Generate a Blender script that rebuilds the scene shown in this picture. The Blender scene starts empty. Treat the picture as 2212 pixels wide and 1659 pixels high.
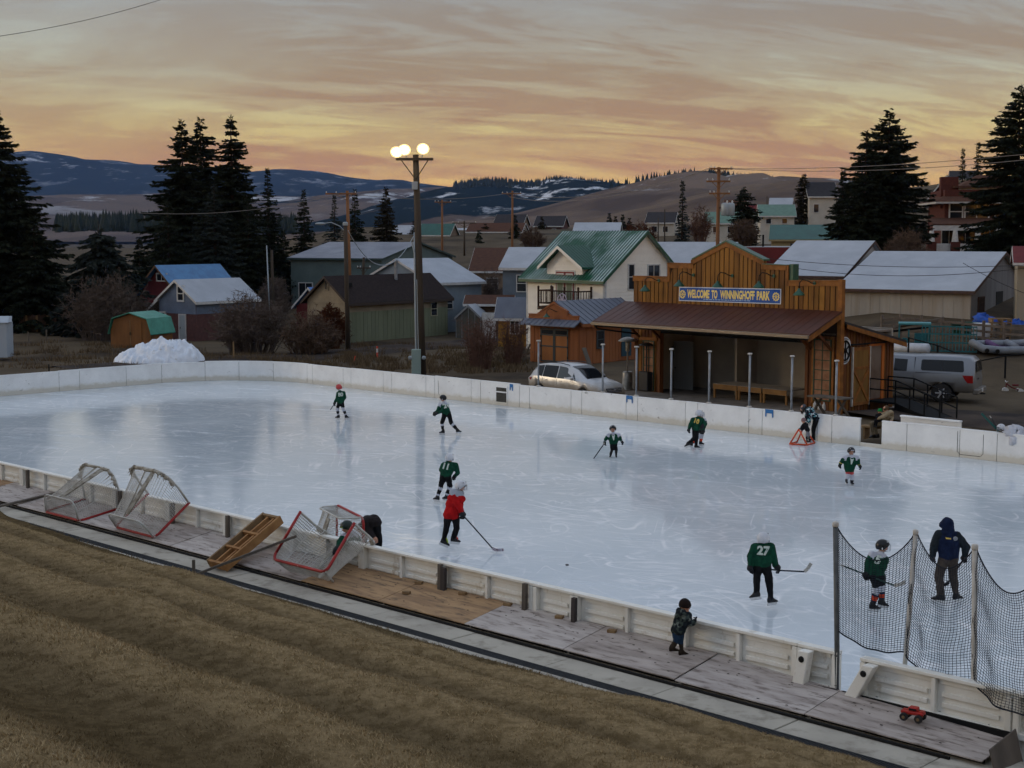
import bpy,bmesh,math,random
import numpy as np
from mathutils import Vector,Matrix
from mathutils.bvhtree import BVHTree
SC=bpy.context.scene
COL=SC.collection
PI=math.pi
rad=math.radians
random.seed(11)
RNG=np.random.default_rng(5)
FPX,CX,CY,CAMZ=3150.0,1106.0,829.5,7.6
TH=math.atan((CY -507.0)/FPX)
cam=bpy.data.cameras.new('camera')
cam.sensor_width=36.0
cam.lens=FPX/2212.0*36.0
cam.clip_start=0.1
cam.clip_end=60000.0
camo=bpy.data.objects.new('camera',cam)
COL.objects.link(camo)
camo.location=(0,0,CAMZ)
camo.rotation_euler=(PI/2 -TH,0,0)
SC.camera=camo
SUN_AZ,SUN_EL=-84.0,11.0
world=bpy.data.worlds.new('World')
SC.world=world
world.use_nodes=True
def N(nt,t,**kw):
 n=nt.nodes.new(t)
 for k,v in kw.items():
  if k.startswith('i_'):
   key=k[2:]
   key=int(key) if key.isdigit() else key
   n.inputs[key].default_value=v
  else:
   setattr(n,k,v)
 return n
def ramp(nt,stops,interp='LINEAR'):
 n=nt.nodes.new('ShaderNodeValToRGB')
 cr=n.color_ramp
 cr.interpolation=interp
 while len(cr.elements) > 1:
  cr.elements.remove(cr.elements[-1])
 for i,(p,c) in enumerate(stops):
  e=cr.elements[0] if i == 0 else cr.elements.new(p)
  e.position=p
  e.color=(c[0],c[1],c[2],1) if not isinstance(c,(int,float)) else (c,c,c,1)
 return n
def srgb(r,g,b):
 f=lambda c:(c/255/12.92) if c <= 10.31 else ((c/255+.055)/1.055)**2.4
 return (f(r),f(g),f(b))
def build_world():
 nt=world.node_tree
 nt.nodes.clear()
 L=nt.links
 out=N(nt,'ShaderNodeOutputWorld')
 bg=N(nt,'ShaderNodeBackground')
 tc=N(nt,'ShaderNodeTexCoord')
 sep=N(nt,'ShaderNodeSeparateXYZ')
 L.new(tc.outputs['Generated'],sep.inputs[0])
 sky=N(nt,'ShaderNodeTexSky',sky_type='NISHITA')
 sky.sun_disc=False
 sky.sun_elevation=rad(SUN_EL)
 sky.sun_rotation=rad(SUN_AZ)
 sky.altitude=1600
 sky.air_density=1.2
 sky.dust_density=2.0
 sks=N(nt,'ShaderNodeMixRGB',blend_type='MULTIPLY',i_Fac=1.0)
 sks.inputs['Color2'].default_value=(.05,.05,.05,1)
 L.new(sky.outputs[0],sks.inputs['Color1'])
 zc=N(nt,'ShaderNodeMath',operation='MAXIMUM',i_1=0.0)
 L.new(sep.outputs['Z'],zc.inputs[0])
 el=N(nt,'ShaderNodeMath',operation='POWER',i_1=0.5)
 L.new(zc.outputs[0],el.inputs[0])
 den=N(nt,'ShaderNodeMath',operation='ADD',i_1=0.30)
 L.new(zc.outputs[0],den.inputs[0])
 px=N(nt,'ShaderNodeMath',operation='DIVIDE')
 py=N(nt,'ShaderNodeMath',operation='DIVIDE')
 L.new(sep.outputs['X'],px.inputs[0]);L.new(den.outputs[0],px.inputs[1])
 L.new(sep.outputs['Y'],py.inputs[0]);L.new(den.outputs[0],py.inputs[1])
 pv=N(nt,'ShaderNodeCombineXYZ')
 L.new(px.outputs[0],pv.inputs[0]);L.new(py.outputs[0],pv.inputs[1])
 def cloud(rot,scl,detail,rough,dist,lac=2.2):
  mr=N(nt,'ShaderNodeMapping')
  mr.inputs['Rotation'].default_value=(0,0,rad(rot))
  mp=N(nt,'ShaderNodeMapping')
  mp.inputs['Scale'].default_value=scl
  L.new(pv.outputs[0],mr.inputs[0]);L.new(mr.outputs[0],mp.inputs[0])
  no=N(nt,'ShaderNodeTexNoise',i_Scale=1.0,i_Detail=detail,i_Roughness=rough,i_Distortion=dist)
  no.inputs['Lacunarity'].default_value=lac
  L.new(mp.outputs[0],no.inputs['Vector'])
  return no
 c1=cloud(-14,(1.1,3.4,1),7,.58,1.0)
 c2=cloud(-9,(2.6,10.0,1),6,.60,1.4)
 c3=cloud(35,(.7,1.2,1),4,.5,.5)
 m1=N(nt,'ShaderNodeMath',operation='MULTIPLY',i_1=.62)
 m2=N(nt,'ShaderNodeMath',operation='MULTIPLY_ADD',i_1=.38)
 L.new(c1.outputs['Fac'],m1.inputs[0]);L.new(c2.outputs['Fac'],m2.inputs[0]);L.new(m1.outputs[0],m2.inputs[2])
 cov=ramp(nt,[(.39,0),(.48,.55),(.56,1)],'EASE')
 L.new(m2.outputs[0],cov.inputs[0])
 clear=ramp(nt,[(0.0,srgb(255,178,66)),(.10,srgb(252,182,72)),(.15,srgb(240,182,82)),(.20,srgb(222,182,98)),(.27,srgb(198,178,116)),
 (.33,srgb(170,166,144)),(.40,srgb(150,155,156)),(.55,srgb(158,170,186)),(1,srgb(172,184,204))])
 clo=ramp(nt,[(0.0,srgb(242,158,62)),(.10,srgb(228,152,64)),(.15,srgb(206,142,70)),(.20,srgb(184,130,76)),(.27,srgb(162,124,86)),
 (.33,srgb(150,128,100)),(.40,srgb(138,130,120)),(.55,srgb(154,158,168)),(1,srgb(172,182,200))])
 L.new(el.outputs[0],clear.inputs[0]);L.new(el.outputs[0],clo.inputs[0])
 big=ramp(nt,[(.34,.45),(.54,1.0)],'EASE')
 L.new(c3.outputs['Fac'],big.inputs[0])
 cf=N(nt,'ShaderNodeMath',operation='MULTIPLY')
 L.new(cov.outputs[0],cf.inputs[0]);L.new(big.outputs[0],cf.inputs[1])
 mx=N(nt,'ShaderNodeMixRGB',blend_type='MIX')
 L.new(cf.outputs[0],mx.inputs['Fac']);L.new(clear.outputs[0],mx.inputs['Color1']);L.new(clo.outputs[0],mx.inputs['Color2'])
 fin=N(nt,'ShaderNodeMixRGB',blend_type='MIX',i_Fac=.08)
 L.new(mx.outputs[0],fin.inputs['Color1']);L.new(sks.outputs[0],fin.inputs['Color2'])
 L.new(fin.outputs[0],bg.inputs['Color'])
 bg.inputs['Strength'].default_value=1.0
 L.new(bg.outputs[0],out.inputs['Surface'])
build_world()
sun=bpy.data.lights.new('sun','SUN')
sun.energy=0.55
sun.angle=rad(18)
sun.color=(1.0,.78,.52)
suno=bpy.data.objects.new('sun',sun)
COL.objects.link(suno)
_sd=Vector((math.sin(rad(SUN_AZ))*math.cos(rad(SUN_EL)),math.cos(rad(SUN_AZ))*math.cos(rad(SUN_EL)),math.sin(rad(SUN_EL))))
suno.rotation_euler=(-_sd).to_track_quat('-Z','Y').to_euler()
SC.view_settings.view_transform='Standard'
SC.view_settings.look='None'
SC.view_settings.gamma=1.0
SC.view_settings.exposure=0.40
SC.view_settings.use_curve_mapping=False
SC.render.engine='CYCLES'
cy=SC.cycles
cy.max_bounces=5
cy.diffuse_bounces=2
cy.glossy_bounces=2
cy.transmission_bounces=4
cy.transparent_max_bounces=8
cy.volume_bounces=0
cy.caustics_reflective=False
cy.caustics_refractive=False
cy.sample_clamp_indirect=4.0
cy.use_denoising=True
try:
 cy.denoiser='OPENIMAGEDENOISE'
except Exception:
 pass
cy.use_adaptive_sampling=True
cy.adaptive_threshold=0.06
_s,_c=math.sin(TH),math.cos(TH)
def ray(x,y):
 a,b=(x -CX)/FPX,-(y -CY)/FPX
 return Vector((a,_c+_s*b,-_s+_c*b))
def G(x,y,z=0.0):
 r=ray(x,y)
 t=(z -CAMZ)/r.z
 return Vector((r.x*t,r.y*t,z))
def D(x,y,Y):
 r=ray(x,y)
 t=Y/r.y
 return Vector((r.x*t,Y,CAMZ+r.z*t))
RA=math.atan2(-.695,.719)
UD=Vector((math.cos(RA),math.sin(RA),0))
VD=Vector((-math.sin(RA),math.cos(RA),0))
def R(u,v,z=0.0):
 return UD*u+VD*v+Vector((0,0,z))
def toUV(p):
 return (p.dot(UD),p.dot(VD))
class MB:
 def __init__(s):
  s.v=[];s.f=[];s.m=[];s.mi=0
 def add(s,vs,fs):
  o=len(s.v)
  s.v+=[tuple(p) for p in vs]
  for f in fs:
   s.f.append(tuple(i+o for i in f));s.m.append(s.mi)
  return s
 def box(s,c,d,rz=0.0,rx=0.0,ry=0.0,M=None):
  hx,hy,hz=d[0]/2,d[1]/2,d[2]/2
  P=[Vector((x,y,z)) for z in (-hz,hz) for x,y in ((-hx,-hy),(hx,-hy),(hx,hy),(-hx,hy))]
  if M is None and (rz or rx or ry):
   M=Matrix.Rotation(rz,3,'Z') @ Matrix.Rotation(ry,3,'Y') @ Matrix.Rotation(rx,3,'X')
  if M is not None:
   P=[M @ p for p in P]
  c=Vector(c)
  return s.add([p+c for p in P],[(3,2,1,0),(4,5,6,7),(0,1,5,4),(1,2,6,5),(2,3,7,6),(3,0,4,7)])
 def b2(s,x0,x1,y0,y1,z0,z1):
  return s.box(((x0+x1)/2,(y0+y1)/2,(z0+z1)/2),(abs(x1 -x0),abs(y1 -y0),abs(z1 -z0)))
 def prism(s,poly,vec):
  n=len(poly)
  vec=Vector(vec)
  P=[Vector(p) for p in poly]
  return s.add(P+[p+vec for p in P],[tuple(range(n -1,-1,-1)),tuple(range(n,2*n))]+[(i,(i+1) % n,n+(i+1) % n,n+i) for i in range(n)])
 def quad(s,*p):
  return s.add(p,[tuple(range(len(p)))])
 def beam(s,a,b,w,h,up=(0,0,1)):
  a,b=Vector(a),Vector(b)
  d=(b -a)
  L=d.length
  if L < 1e-6:
   return s
  x=d/L
  upv=Vector(up)
  if abs(x.dot(upv)) > .98:
   upv=Vector((1,0,0))
  y=upv.cross(x).normalized()
  z=x.cross(y)
  M=Matrix((x,y,z)).transposed()
  return s.box((a+b)/2,(L,w,h),M=M)
 def tube(s,pts,r,n=6,cap=True,closed=False):
  pts=[Vector(p) for p in pts]
  k=len(pts)
  rs=r if isinstance(r,(list,tuple)) else [r]*k
  o=len(s.v)
  prev=None
  for i,p in enumerate(pts):
   if closed:
    t=(pts[(i+1) % k] -pts[i -1])
   else:
    t=pts[min(i+1,k -1)] -pts[max(i -1,0)]
   t=t.normalized() if t.length > 1e-9 else Vector((0,0,1))
   if prev is None:
    a=Vector((0,0,1)) if abs(t.z) < .9 else Vector((1,0,0))
    u=t.cross(a).normalized()
   else:
    u=(prev -t*prev.dot(t))
    u=u.normalized() if u.length > 1e-6 else t.orthogonal().normalized()
   prev=u
   w=t.cross(u)
   for j in range(n):
    a=2*PI*j/n
    s.v.append(tuple(p+(u*math.cos(a)+w*math.sin(a))*rs[i]))
  for i in range(k if closed else k -1):
   i2=(i+1) % k
   for j in range(n):
    s.f.append((o+i*n+j,o+i*n+(j+1) % n,o+i2*n+(j+1) % n,o+i2*n+j));s.m.append(s.mi)
  if cap and not closed:
   s.f.append(tuple(o+j for j in range(n -1,-1,-1)));s.m.append(s.mi)
   s.f.append(tuple(o+(k -1)*n+j for j in range(n)));s.m.append(s.mi)
  return s
 def sphere(s,c,r,nu=12,nv=8,M=None,v0=0.0,v1=1.0):
  r=r if isinstance(r,(list,tuple)) else (r,r,r)
  c=Vector(c)
  vs,fs=[],[]
  for i in range(nv+1):
   ph=PI*(v0+(v1 -v0)*i/nv)
   for j in range(nu):
    a=2*PI*j/nu
    p=Vector((r[0]*math.sin(ph)*math.cos(a),r[1]*math.sin(ph)*math.sin(a),r[2]*math.cos(ph)))
    if M is not None:
     p=M @ p
    vs.append(c+p)
  for i in range(nv):
   for j in range(nu):
    fs.append((i*nu+j,(i+1)*nu+j,(i+1)*nu+(j+1) % nu,i*nu+(j+1) % nu))
  return s.add(vs,fs)
 def lathe(s,prof,c=(0,0,0),n=14,M=None):
  c=Vector(c)
  vs,fs=[],[]
  for (r,z) in prof:
   for j in range(n):
    a=2*PI*j/n
    p=Vector((r*math.cos(a),r*math.sin(a),z))
    if M is not None:
     p=M @ p
    vs.append(c+p)
  for i in range(len(prof) -1):
   for j in range(n):
    fs.append((i*n+j,i*n+(j+1) % n,(i+1)*n+(j+1) % n,(i+1)*n+j))
  fs.append(tuple(range(n -1,-1,-1)))
  fs.append(tuple((len(prof) -1)*n+j for j in range(n)))
  return s.add(vs,fs)
 def mesh(s,name,mats,smooth=False):
  me=bpy.data.meshes.new(name)
  me.from_pydata(s.v,[],s.f)
  mats=mats if isinstance(mats,(list,tuple)) else [mats]
  for m in mats:
   me.materials.append(m)
  if any(s.m):
   me.polygons.foreach_set('material_index',s.m)
  if smooth:
   me.polygons.foreach_set('use_smooth',[True]*len(s.f))
  me.update()
  return me
 def build(s,name,mats,parent=None,smooth=False,bevel=0,loc=None,rot=None,seg=1):
  return link(name,s.mesh(name,mats,smooth),parent,bevel,loc,rot,seg)
def link(name,me,parent=None,bevel=0,loc=None,rot=None,seg=1):
 o=bpy.data.objects.new(name,me)
 COL.objects.link(o)
 if parent is not None:
  o.parent=parent
 if loc is not None:
  o.location=loc
 if rot is not None:
  o.rotation_euler=rot if not isinstance(rot,(int,float)) else (0,0,rot)
 if bevel:
  b=o.modifiers.new('bevel','BEVEL')
  b.width=bevel;b.segments=seg;b.limit_method='ANGLE';b.angle_limit=rad(40)
 return o
def tag(o,label=None,cat=None,group=None,kind=None):
 if label:o['label']=label
 if cat:o['category']=cat
 if group:o['group']=group
 if kind:o['kind']=kind
 return o
def thing(name,label,cat,loc=(0,0,0),rotz=0.0,group=None):
 o=bpy.data.objects.new(name,None)
 COL.objects.link(o)
 o.location=loc
 o.rotation_euler=rotz if isinstance(rotz,(tuple,list)) else (0,0,rotz)
 o.empty_display_size=.1
 return tag(o,label,cat,group)
def npmesh(name,V,Fc,mats,smooth=False):
 """numpy verts (n,3) and faces (m,k)"""
 me=bpy.data.meshes.new(name)
 V=np.asarray(V,dtype=np.float32);Fc=np.asarray(Fc,dtype=np.int32)
 k=Fc.shape[1]
 me.vertices.add(len(V));me.vertices.foreach_set('co',V.ravel())
 me.loops.add(Fc.size);me.loops.foreach_set('vertex_index',Fc.ravel())
 me.polygons.add(len(Fc))
 me.polygons.foreach_set('loop_start',np.arange(0,Fc.size,k,dtype=np.int32))
 if smooth:
  me.polygons.foreach_set('use_smooth',np.ones(len(Fc),dtype=bool))
 for m in (mats if isinstance(mats,(list,tuple)) else [mats]):
  me.materials.append(m)
 me.update(calc_edges=True)
 return me
def gridmesh(name,P,mats,smooth=True):
 """P (r,c,3)"""
 r,c=P.shape[:2]
 idx=np.arange(r*c).reshape(r,c)
 Fc=np.stack([idx[:-1,:-1],idx[:-1,1:],idx[1:,1:],idx[1:,:-1]],-1).reshape(-1,4)
 return npmesh(name,P.reshape(-1,3),Fc,mats,smooth)
_perm=np.random.default_rng(3).random((256,256))
def vnoise(x,y):
 x=np.asarray(x,float);y=np.asarray(y,float)
 xi=np.floor(x).astype(int);yi=np.floor(y).astype(int)
 fx=x -xi;fy=y -yi
 fx=fx*fx*(3 -2*fx);fy=fy*fy*(3 -2*fy)
 g=lambda a,b:_perm[a & 255,b & 255]
 return (g(xi,yi)*(1 -fx)+g(xi+1,yi)*fx)*(1 -fy)+(g(xi,yi+1)*(1 -fx)+g(xi+1,yi+1)*fx)*fy
def fbm(x,y,o=5,gain=.5):
 s=0;a=1;t=0
 for i in range(o):
  s=s+a*vnoise(x*2**i+17.3*i,y*2**i+5.1*i);t+=a;a *= gain
 return s/t
def sstep(t):
 t=np.clip(t,0,1)
 return t*t*(3 -2*t)
MATS={}
def mat(name,c1,c2=None,scale=6.0,rough=.75,bump=0.0,bscale=None,stretch=(1,1,1),rand=0.0,metal=0.0,
 lo=.35,hi=.65,detail=5,spec=.35,c3=None,s3=1.0,lo3=.55,hi3=.7,coords='pos',bdist=.02,rot=0.0,**kw):
 if name in MATS:
  return MATS[name]
 m=bpy.data.materials.new(name)
 MATS[name]=m
 m.use_nodes=True
 nt=m.node_tree
 L=nt.links
 b=nt.nodes['Principled BSDF']
 b.inputs['Roughness'].default_value=rough
 b.inputs['Metallic'].default_value=metal
 b.inputs['Specular IOR Level'].default_value=spec
 for k,v in kw.items():
  b.inputs[k].default_value=v
 b.inputs['Base Color'].default_value=(*c1,1)
 if c2 is None and not bump and not rand and c3 is None:
  return m
 if coords == 'pos':
  g=N(nt,'ShaderNodeNewGeometry').outputs['Position']
 else:
  g=N(nt,'ShaderNodeTexCoord').outputs['Object']
 mp=N(nt,'ShaderNodeMapping')
 mp.inputs['Scale'].default_value=stretch
 if rot:
  mr=N(nt,'ShaderNodeMapping')
  mr.inputs['Rotation'].default_value=(0,0,rot)
  L.new(g,mr.inputs[0])
  g=mr.outputs[0]
 L.new(g,mp.inputs[0])
 src=None
 if c2 is not None:
  no=N(nt,'ShaderNodeTexNoise',i_Scale=scale,i_Detail=detail,i_Roughness=.6)
  L.new(mp.outputs[0],no.inputs['Vector'])
  rp=ramp(nt,[(lo,c1),(hi,c2)])
  L.new(no.outputs['Fac'],rp.inputs[0])
  src=rp.outputs[0]
 if c3 is not None:
  n3=N(nt,'ShaderNodeTexNoise',i_Scale=s3,i_Detail=6,i_Roughness=.65)
  L.new(mp.outputs[0],n3.inputs['Vector'])
  r3=ramp(nt,[(lo3,0),(hi3,1)])
  L.new(n3.outputs['Fac'],r3.inputs[0])
  mx=N(nt,'ShaderNodeMixRGB')
  L.new(r3.outputs[0],mx.inputs['Fac'])
  if src is not None:
   L.new(src,mx.inputs['Color1'])
  else:
   mx.inputs['Color1'].default_value=(*c1,1)
  mx.inputs['Color2'].default_value=(*c3,1)
  src=mx.outputs[0]
 if rand:
  oi=N(nt,'ShaderNodeObjectInfo')
  mr=N(nt,'ShaderNodeMapRange',i_3=1 -rand,i_4=1+rand)
  L.new(oi.outputs['Random'],mr.inputs[0])
  hs=N(nt,'ShaderNodeHueSaturation')
  L.new(mr.outputs[0],hs.inputs['Value'])
  if src is not None:
   L.new(src,hs.inputs['Color'])
  else:
   hs.inputs['Color'].default_value=(*c1,1)
  src=hs.outputs[0]
 if src is not None:
  L.new(src,b.inputs['Base Color'])
 if bump:
  nb=N(nt,'ShaderNodeTexNoise',i_Scale=bscale or scale*4,i_Detail=6,i_Roughness=.65)
  L.new(mp.outputs[0],nb.inputs['Vector'])
  bp=N(nt,'ShaderNodeBump',i_Strength=bump,i_Distance=bdist)
  L.new(nb.outputs['Fac'],bp.inputs['Height'])
  L.new(bp.outputs[0],b.inputs['Normal'])
 return m
def nodes_of(m):
 nt=m.node_tree
 return nt,nt.links,nt.nodes['Principled BSDF']
# ================================================================== terrain
def T(x,y):
 x=np.asarray(x,float);y=np.asarray(y,float)
 t1=9.0*sstep((y -105)/170.0)*(.06+.94*sstep((x+48+(y -105)*.12)/42))
 t2=6.0*(1 -np.exp(-np.maximum(y -70,0)/28.0))*sstep((x -13.5)/9.0)*(1 -.6*sstep((y -150)/150))
 hill=9.0*sstep((x -38)/60)*sstep((y -140)/90)
 z=np.maximum(t1,t2)+.25*np.minimum(t1,t2)+hill
 z=z*(1 -.9*sstep((y -330)/420.0))
 far=sstep((y -800)/900.0)
 return z -12*far*(1 -sstep((y -2600)/4000)) -.04
def Tz(x,y):
 return float(T(x,y))
m_ground=mat('dry_lot_ground',srgb(76,66,52),srgb(94,82,66),scale=.22,rough=.95,bump=.5,bscale=3.0,bdist=.08,
 c3=srgb(56,48,40),s3=.12,lo3=.48,hi3=.62,spec=.1,detail=8)
xs=np.concatenate([-np.geomspace(8800,130,22),np.arange(-125,126,2.5),np.geomspace(130,8800,22)])
ys=np.concatenate([np.arange(-30,20,5),np.arange(20,340,3.0),np.geomspace(345,13500,26)])
XX,YY=np.meshgrid(xs,ys)
ZZ=T(XX,YY)+(fbm(XX*.15,YY*.15,4) -.5)*.22*sstep((YY -76)/10)+(fbm(XX*.02,YY*.02,3) -.5)*1.2*sstep((YY -200)/80)
VVg=XX*VD.x+YY*VD.y
ZZ=np.where((VVg < 48.2),-.30,ZZ)
tag(link('ground',gridmesh('ground',np.stack([XX,YY,ZZ],-1),m_ground)),kind='structure')
def strip(name,pts,w,m,lift=.05,kind='structure',seg=2.0,wob=.25):
 """a track laid over the terrain: pts = list of (x,y)"""
 P=[Vector((p[0],p[1],0)) for p in pts]
 path=[]
 for a,b in zip(P[:-1],P[1:]):
  n=max(1,int((b -a).length/seg))
  path+=[a.lerp(b,i/n) for i in range(n)]
 path.append(P[-1])
 rows=[]
 for i,p in enumerate(path):
  t=(path[min(i+1,len(path) -1)] -path[max(i -1,0)]).normalized()
  nn=Vector((-t.y,t.x,0))
  row=[]
  for k in range(7):
   o=(k/6 -.5)*w
   if k in (0,6):
    o+=(vnoise(p.x*.5+k,p.y*.5) -.5)*wob*2
   q=p+nn*o
   edge=-.16 if k in (0,6) else 0
   row.append((q.x,q.y,Tz(q.x,q.y)+lift+.13+edge))
  rows.append(row)
 o=link(name,gridmesh(name,np.array(rows),m))
 return tag(o,kind=kind)
m_dirt=mat('dirt_road',srgb(58,50,46),srgb(76,66,58),scale=.6,rough=.95,bump=.4,bscale=5,bdist=.05,c3=srgb(44,38,36),s3=.35,lo3=.45,hi3=.6,spec=.15)
strip('alley',[tuple(G(140,800).xy),tuple(G(480,778).xy),tuple(G(700,768).xy),tuple(G(860,752).xy),tuple(G(1060,738).xy),(14,112),(22,150)],4.6,m_dirt)
strip('road',[tuple(G(1880,905).xy),tuple(G(1990,897).xy),tuple(G(2120,905).xy),tuple(G(2300,925).xy),(38,46)],5.2,m_dirt)
# ================================================================== ice
RU0,RU1,RV0,RV1,RR=-65.0,-1.0,20.0,46.3,5.6
def rink_outline(off=0.0,n=14):
 pts=[]
 for (cu,cv,a0) in ((RU1 -RR,RV0+RR,-90),(RU1 -RR,RV1 -RR,0),(RU0+RR,RV1 -RR,90),(RU0+RR,RV0+RR,180)):
  for i in range(n+1):
   a=rad(a0+90*i/n)
   pts.append((cu+(RR+off)*math.cos(a),cv+(RR+off)*math.sin(a)))
 return pts
def ice_material():
 m=bpy.data.materials.new('rink_ice')
 m.use_nodes=True
 nt,L,b=nodes_of(m)
 g=N(nt,'ShaderNodeNewGeometry').outputs['Position']
 def streak(rot,sc,stretch,lo,hi,dist=1.2):
  mr=N(nt,'ShaderNodeMapping')
  mr.inputs['Rotation'].default_value=(0,0,rad(rot))
  mp=N(nt,'ShaderNodeMapping')
  mp.inputs['Scale'].default_value=stretch
  L.new(g,mr.inputs[0]);L.new(mr.outputs[0],mp.inputs[0])
  no=N(nt,'ShaderNodeTexNoise',i_Scale=sc,i_Detail=4,i_Roughness=.72,i_Distortion=dist)
  L.new(mp.outputs[0],no.inputs['Vector'])
  r=ramp(nt,[(lo,0),(hi,1)])
  L.new(no.outputs['Fac'],r.inputs[0])
  return r.outputs[0]
 base=N(nt,'ShaderNodeTexNoise',i_Scale=.13,i_Detail=5,i_Roughness=.55)
 L.new(g,base.inputs['Vector'])
 br=ramp(nt,[(.30,(.53,.595,.635)),(.50,(.60,.66,.695)),(.70,(.66,.715,.745))])
 L.new(base.outputs['Fac'],br.inputs[0])
 cur=br.outputs[0]
 masks=[(streak(20,1.0,(.30,2.6,1),.53,.72),.20),(streak(-38,.8,(.30,1.8,1),.55,.74),.2),
 (streak(64,1.1,(.22,3.2,1),.57,.72),.2),(streak(82,2.0,(.15,2.2,1),.60,.72),.38),(streak(105,2.6,(.12,2.6,1),.61,.72),.38),(streak(132,2.2,(.14,2.6,1),.61,.72),.38)]
 for mk,amt in masks:
  mm=N(nt,'ShaderNodeMath',operation='MULTIPLY',i_1=amt)
  L.new(mk,mm.inputs[0])
  mx=N(nt,'ShaderNodeMixRGB')
  mx.inputs['Color2'].default_value=(.86,.88,.90,1)
  L.new(mm.outputs[0],mx.inputs['Fac']);L.new(cur,mx.inputs['Color1'])
  cur=mx.outputs[0]
 for (sc,dist,w,amt,off) in ((.22,1.4,.010,.95,0),(.33,1.0,.013,.9,31),(.15,2.2,.008,.95,77),(.55,.6,.018,.75,12),(.8,.8,.022,.5,57)):
  mp=N(nt,'ShaderNodeMapping')
  mr=N(nt,'ShaderNodeMapping')
  mr.inputs['Location'].default_value=(off,off*.7,0)
  mr.inputs['Rotation'].default_value=(0,0,rad(off*3))
  mp.inputs['Scale'].default_value=(.5,1.5,1)
  L.new(g,mr.inputs[0]);L.new(mr.outputs[0],mp.inputs[0])
  no=N(nt,'ShaderNodeTexNoise',i_Scale=sc,i_Detail=2,i_Roughness=.4,i_Distortion=dist)
  L.new(mp.outputs[0],no.inputs['Vector'])
  fr=N(nt,'ShaderNodeMath',operation='PINGPONG',i_1=.06)
  L.new(no.outputs['Fac'],fr.inputs[0])
  r=ramp(nt,[(0,1),(w,0)])
  L.new(fr.outputs[0],r.inputs[0])
  brk=streak(off*5,.35,(1,1,1),.48,.62,.4)
  mm=N(nt,'ShaderNodeMath',operation='MULTIPLY')
  L.new(r.outputs[0],mm.inputs[0]);L.new(brk,mm.inputs[1])
  m2=N(nt,'ShaderNodeMath',operation='MULTIPLY',i_1=amt)
  L.new(mm.outputs[0],m2.inputs[0])
  mx=N(nt,'ShaderNodeMixRGB')
  mx.inputs['Color2'].default_value=(.93,.94,.95,1)
  L.new(m2.outputs[0],mx.inputs['Fac']);L.new(cur,mx.inputs['Color1'])
  cur=mx.outputs[0]
 L.new(cur,b.inputs['Base Color'])
 b.inputs['IOR'].default_value=1.31
 b.inputs['Specular IOR Level'].default_value=.5
 rr=N(nt,'ShaderNodeMath',operation='MULTIPLY_ADD',i_1=.25,i_2=.08)
 L.new(masks[0][0],rr.inputs[0])
 L.new(rr.outputs[0],b.inputs['Roughness'])
 nb=N(nt,'ShaderNodeTexNoise',i_Scale=.9,i_Detail=6,i_Roughness=.6)
 mp=N(nt,'ShaderNodeMapping')
 mp.inputs['Scale'].default_value=(1,1,1)
 L.new(g,mp.inputs[0]);L.new(mp.outputs[0],nb.inputs['Vector'])
 bp=N(nt,'ShaderNodeBump',i_Strength=.10,i_Distance=.012)
 L.new(nb.outputs['Fac'],bp.inputs['Height']);L.new(bp.outputs[0],b.inputs['Normal'])
 return m
m_ice=ice_material()
mb=MB()
pts=rink_outline(.06)
mb.prism([R(u,v,-.12) for u,v in pts],(0,0,.12))
tag(mb.build('ice',m_ice),'scratched blue grey ice sheet of the outdoor rink',kind='structure')
# ================================================================== near side: walkway, drain, plywood ramp level
m_conc=mat('walkway_concrete',srgb(164,157,144),srgb(184,177,162),scale=.8,rough=.9,bump=.15,bscale=40,bdist=.004,c3=srgb(128,121,108),s3=2.2,lo3=.52,hi3=.72,spec=.2)
m_dark=mat('dark_void_rubber',(.008,.008,.008),rough=.9)
m_grate=mat('drain_grate_iron',(.010,.012,.014),(.022,.024,.026),scale=9,rough=.7)
WZ=.20
def ubox(mb,u0,u1,v0,v1,z0,z1):
 mb.prism([R(u0,v0,z0),R(u1,v0,z0),R(u1,v1,z0),R(u0,v1,z0)],(0,0,z1 -z0))
 return mb
walk=tag(bpy.data.objects.new('walkway',None),kind='structure');COL.objects.link(walk)
u=-66.0
k=0
while u < -7.9:
 L_=2.35
 mb=MB();ubox(mb,u+.012,u+L_ -.012,18.02,19.35,-.25,WZ+.004*math.sin(k*2.1))
 mb.build('slab',m_conc,walk,bevel=.008)
 mb=MB();ubox(mb,u+.008,u+L_ -.008,17.34,17.74,-.25,WZ+.012+.003*math.sin(k*3.3))
 mb.build('edge_slab',m_conc,walk,bevel=.008)
 u+=L_;k+=1
mb=MB();ubox(mb,-66,-7.9,17.745,18.015,-.25,WZ -.07)
mb.build('drain_channel',m_dark,walk)
for i in range(116):
 u=-66+i*.5
 if u > -8.2:break
 if i == 0:
  g0=MB()
  for sgn in (0,.235):
   g0.b2(0,.49,sgn,sgn+.022,-.03,0)
  for kk in range(12):
   g0.b2(.004+kk*.0415,.004+kk*.0415+.024,.02,.24,-.028,-.003)
  gme=g0.mesh('grate',m_grate)
 link('grate',gme,walk,loc=R(u,17.752,WZ+.004),rot=RA)
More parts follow.
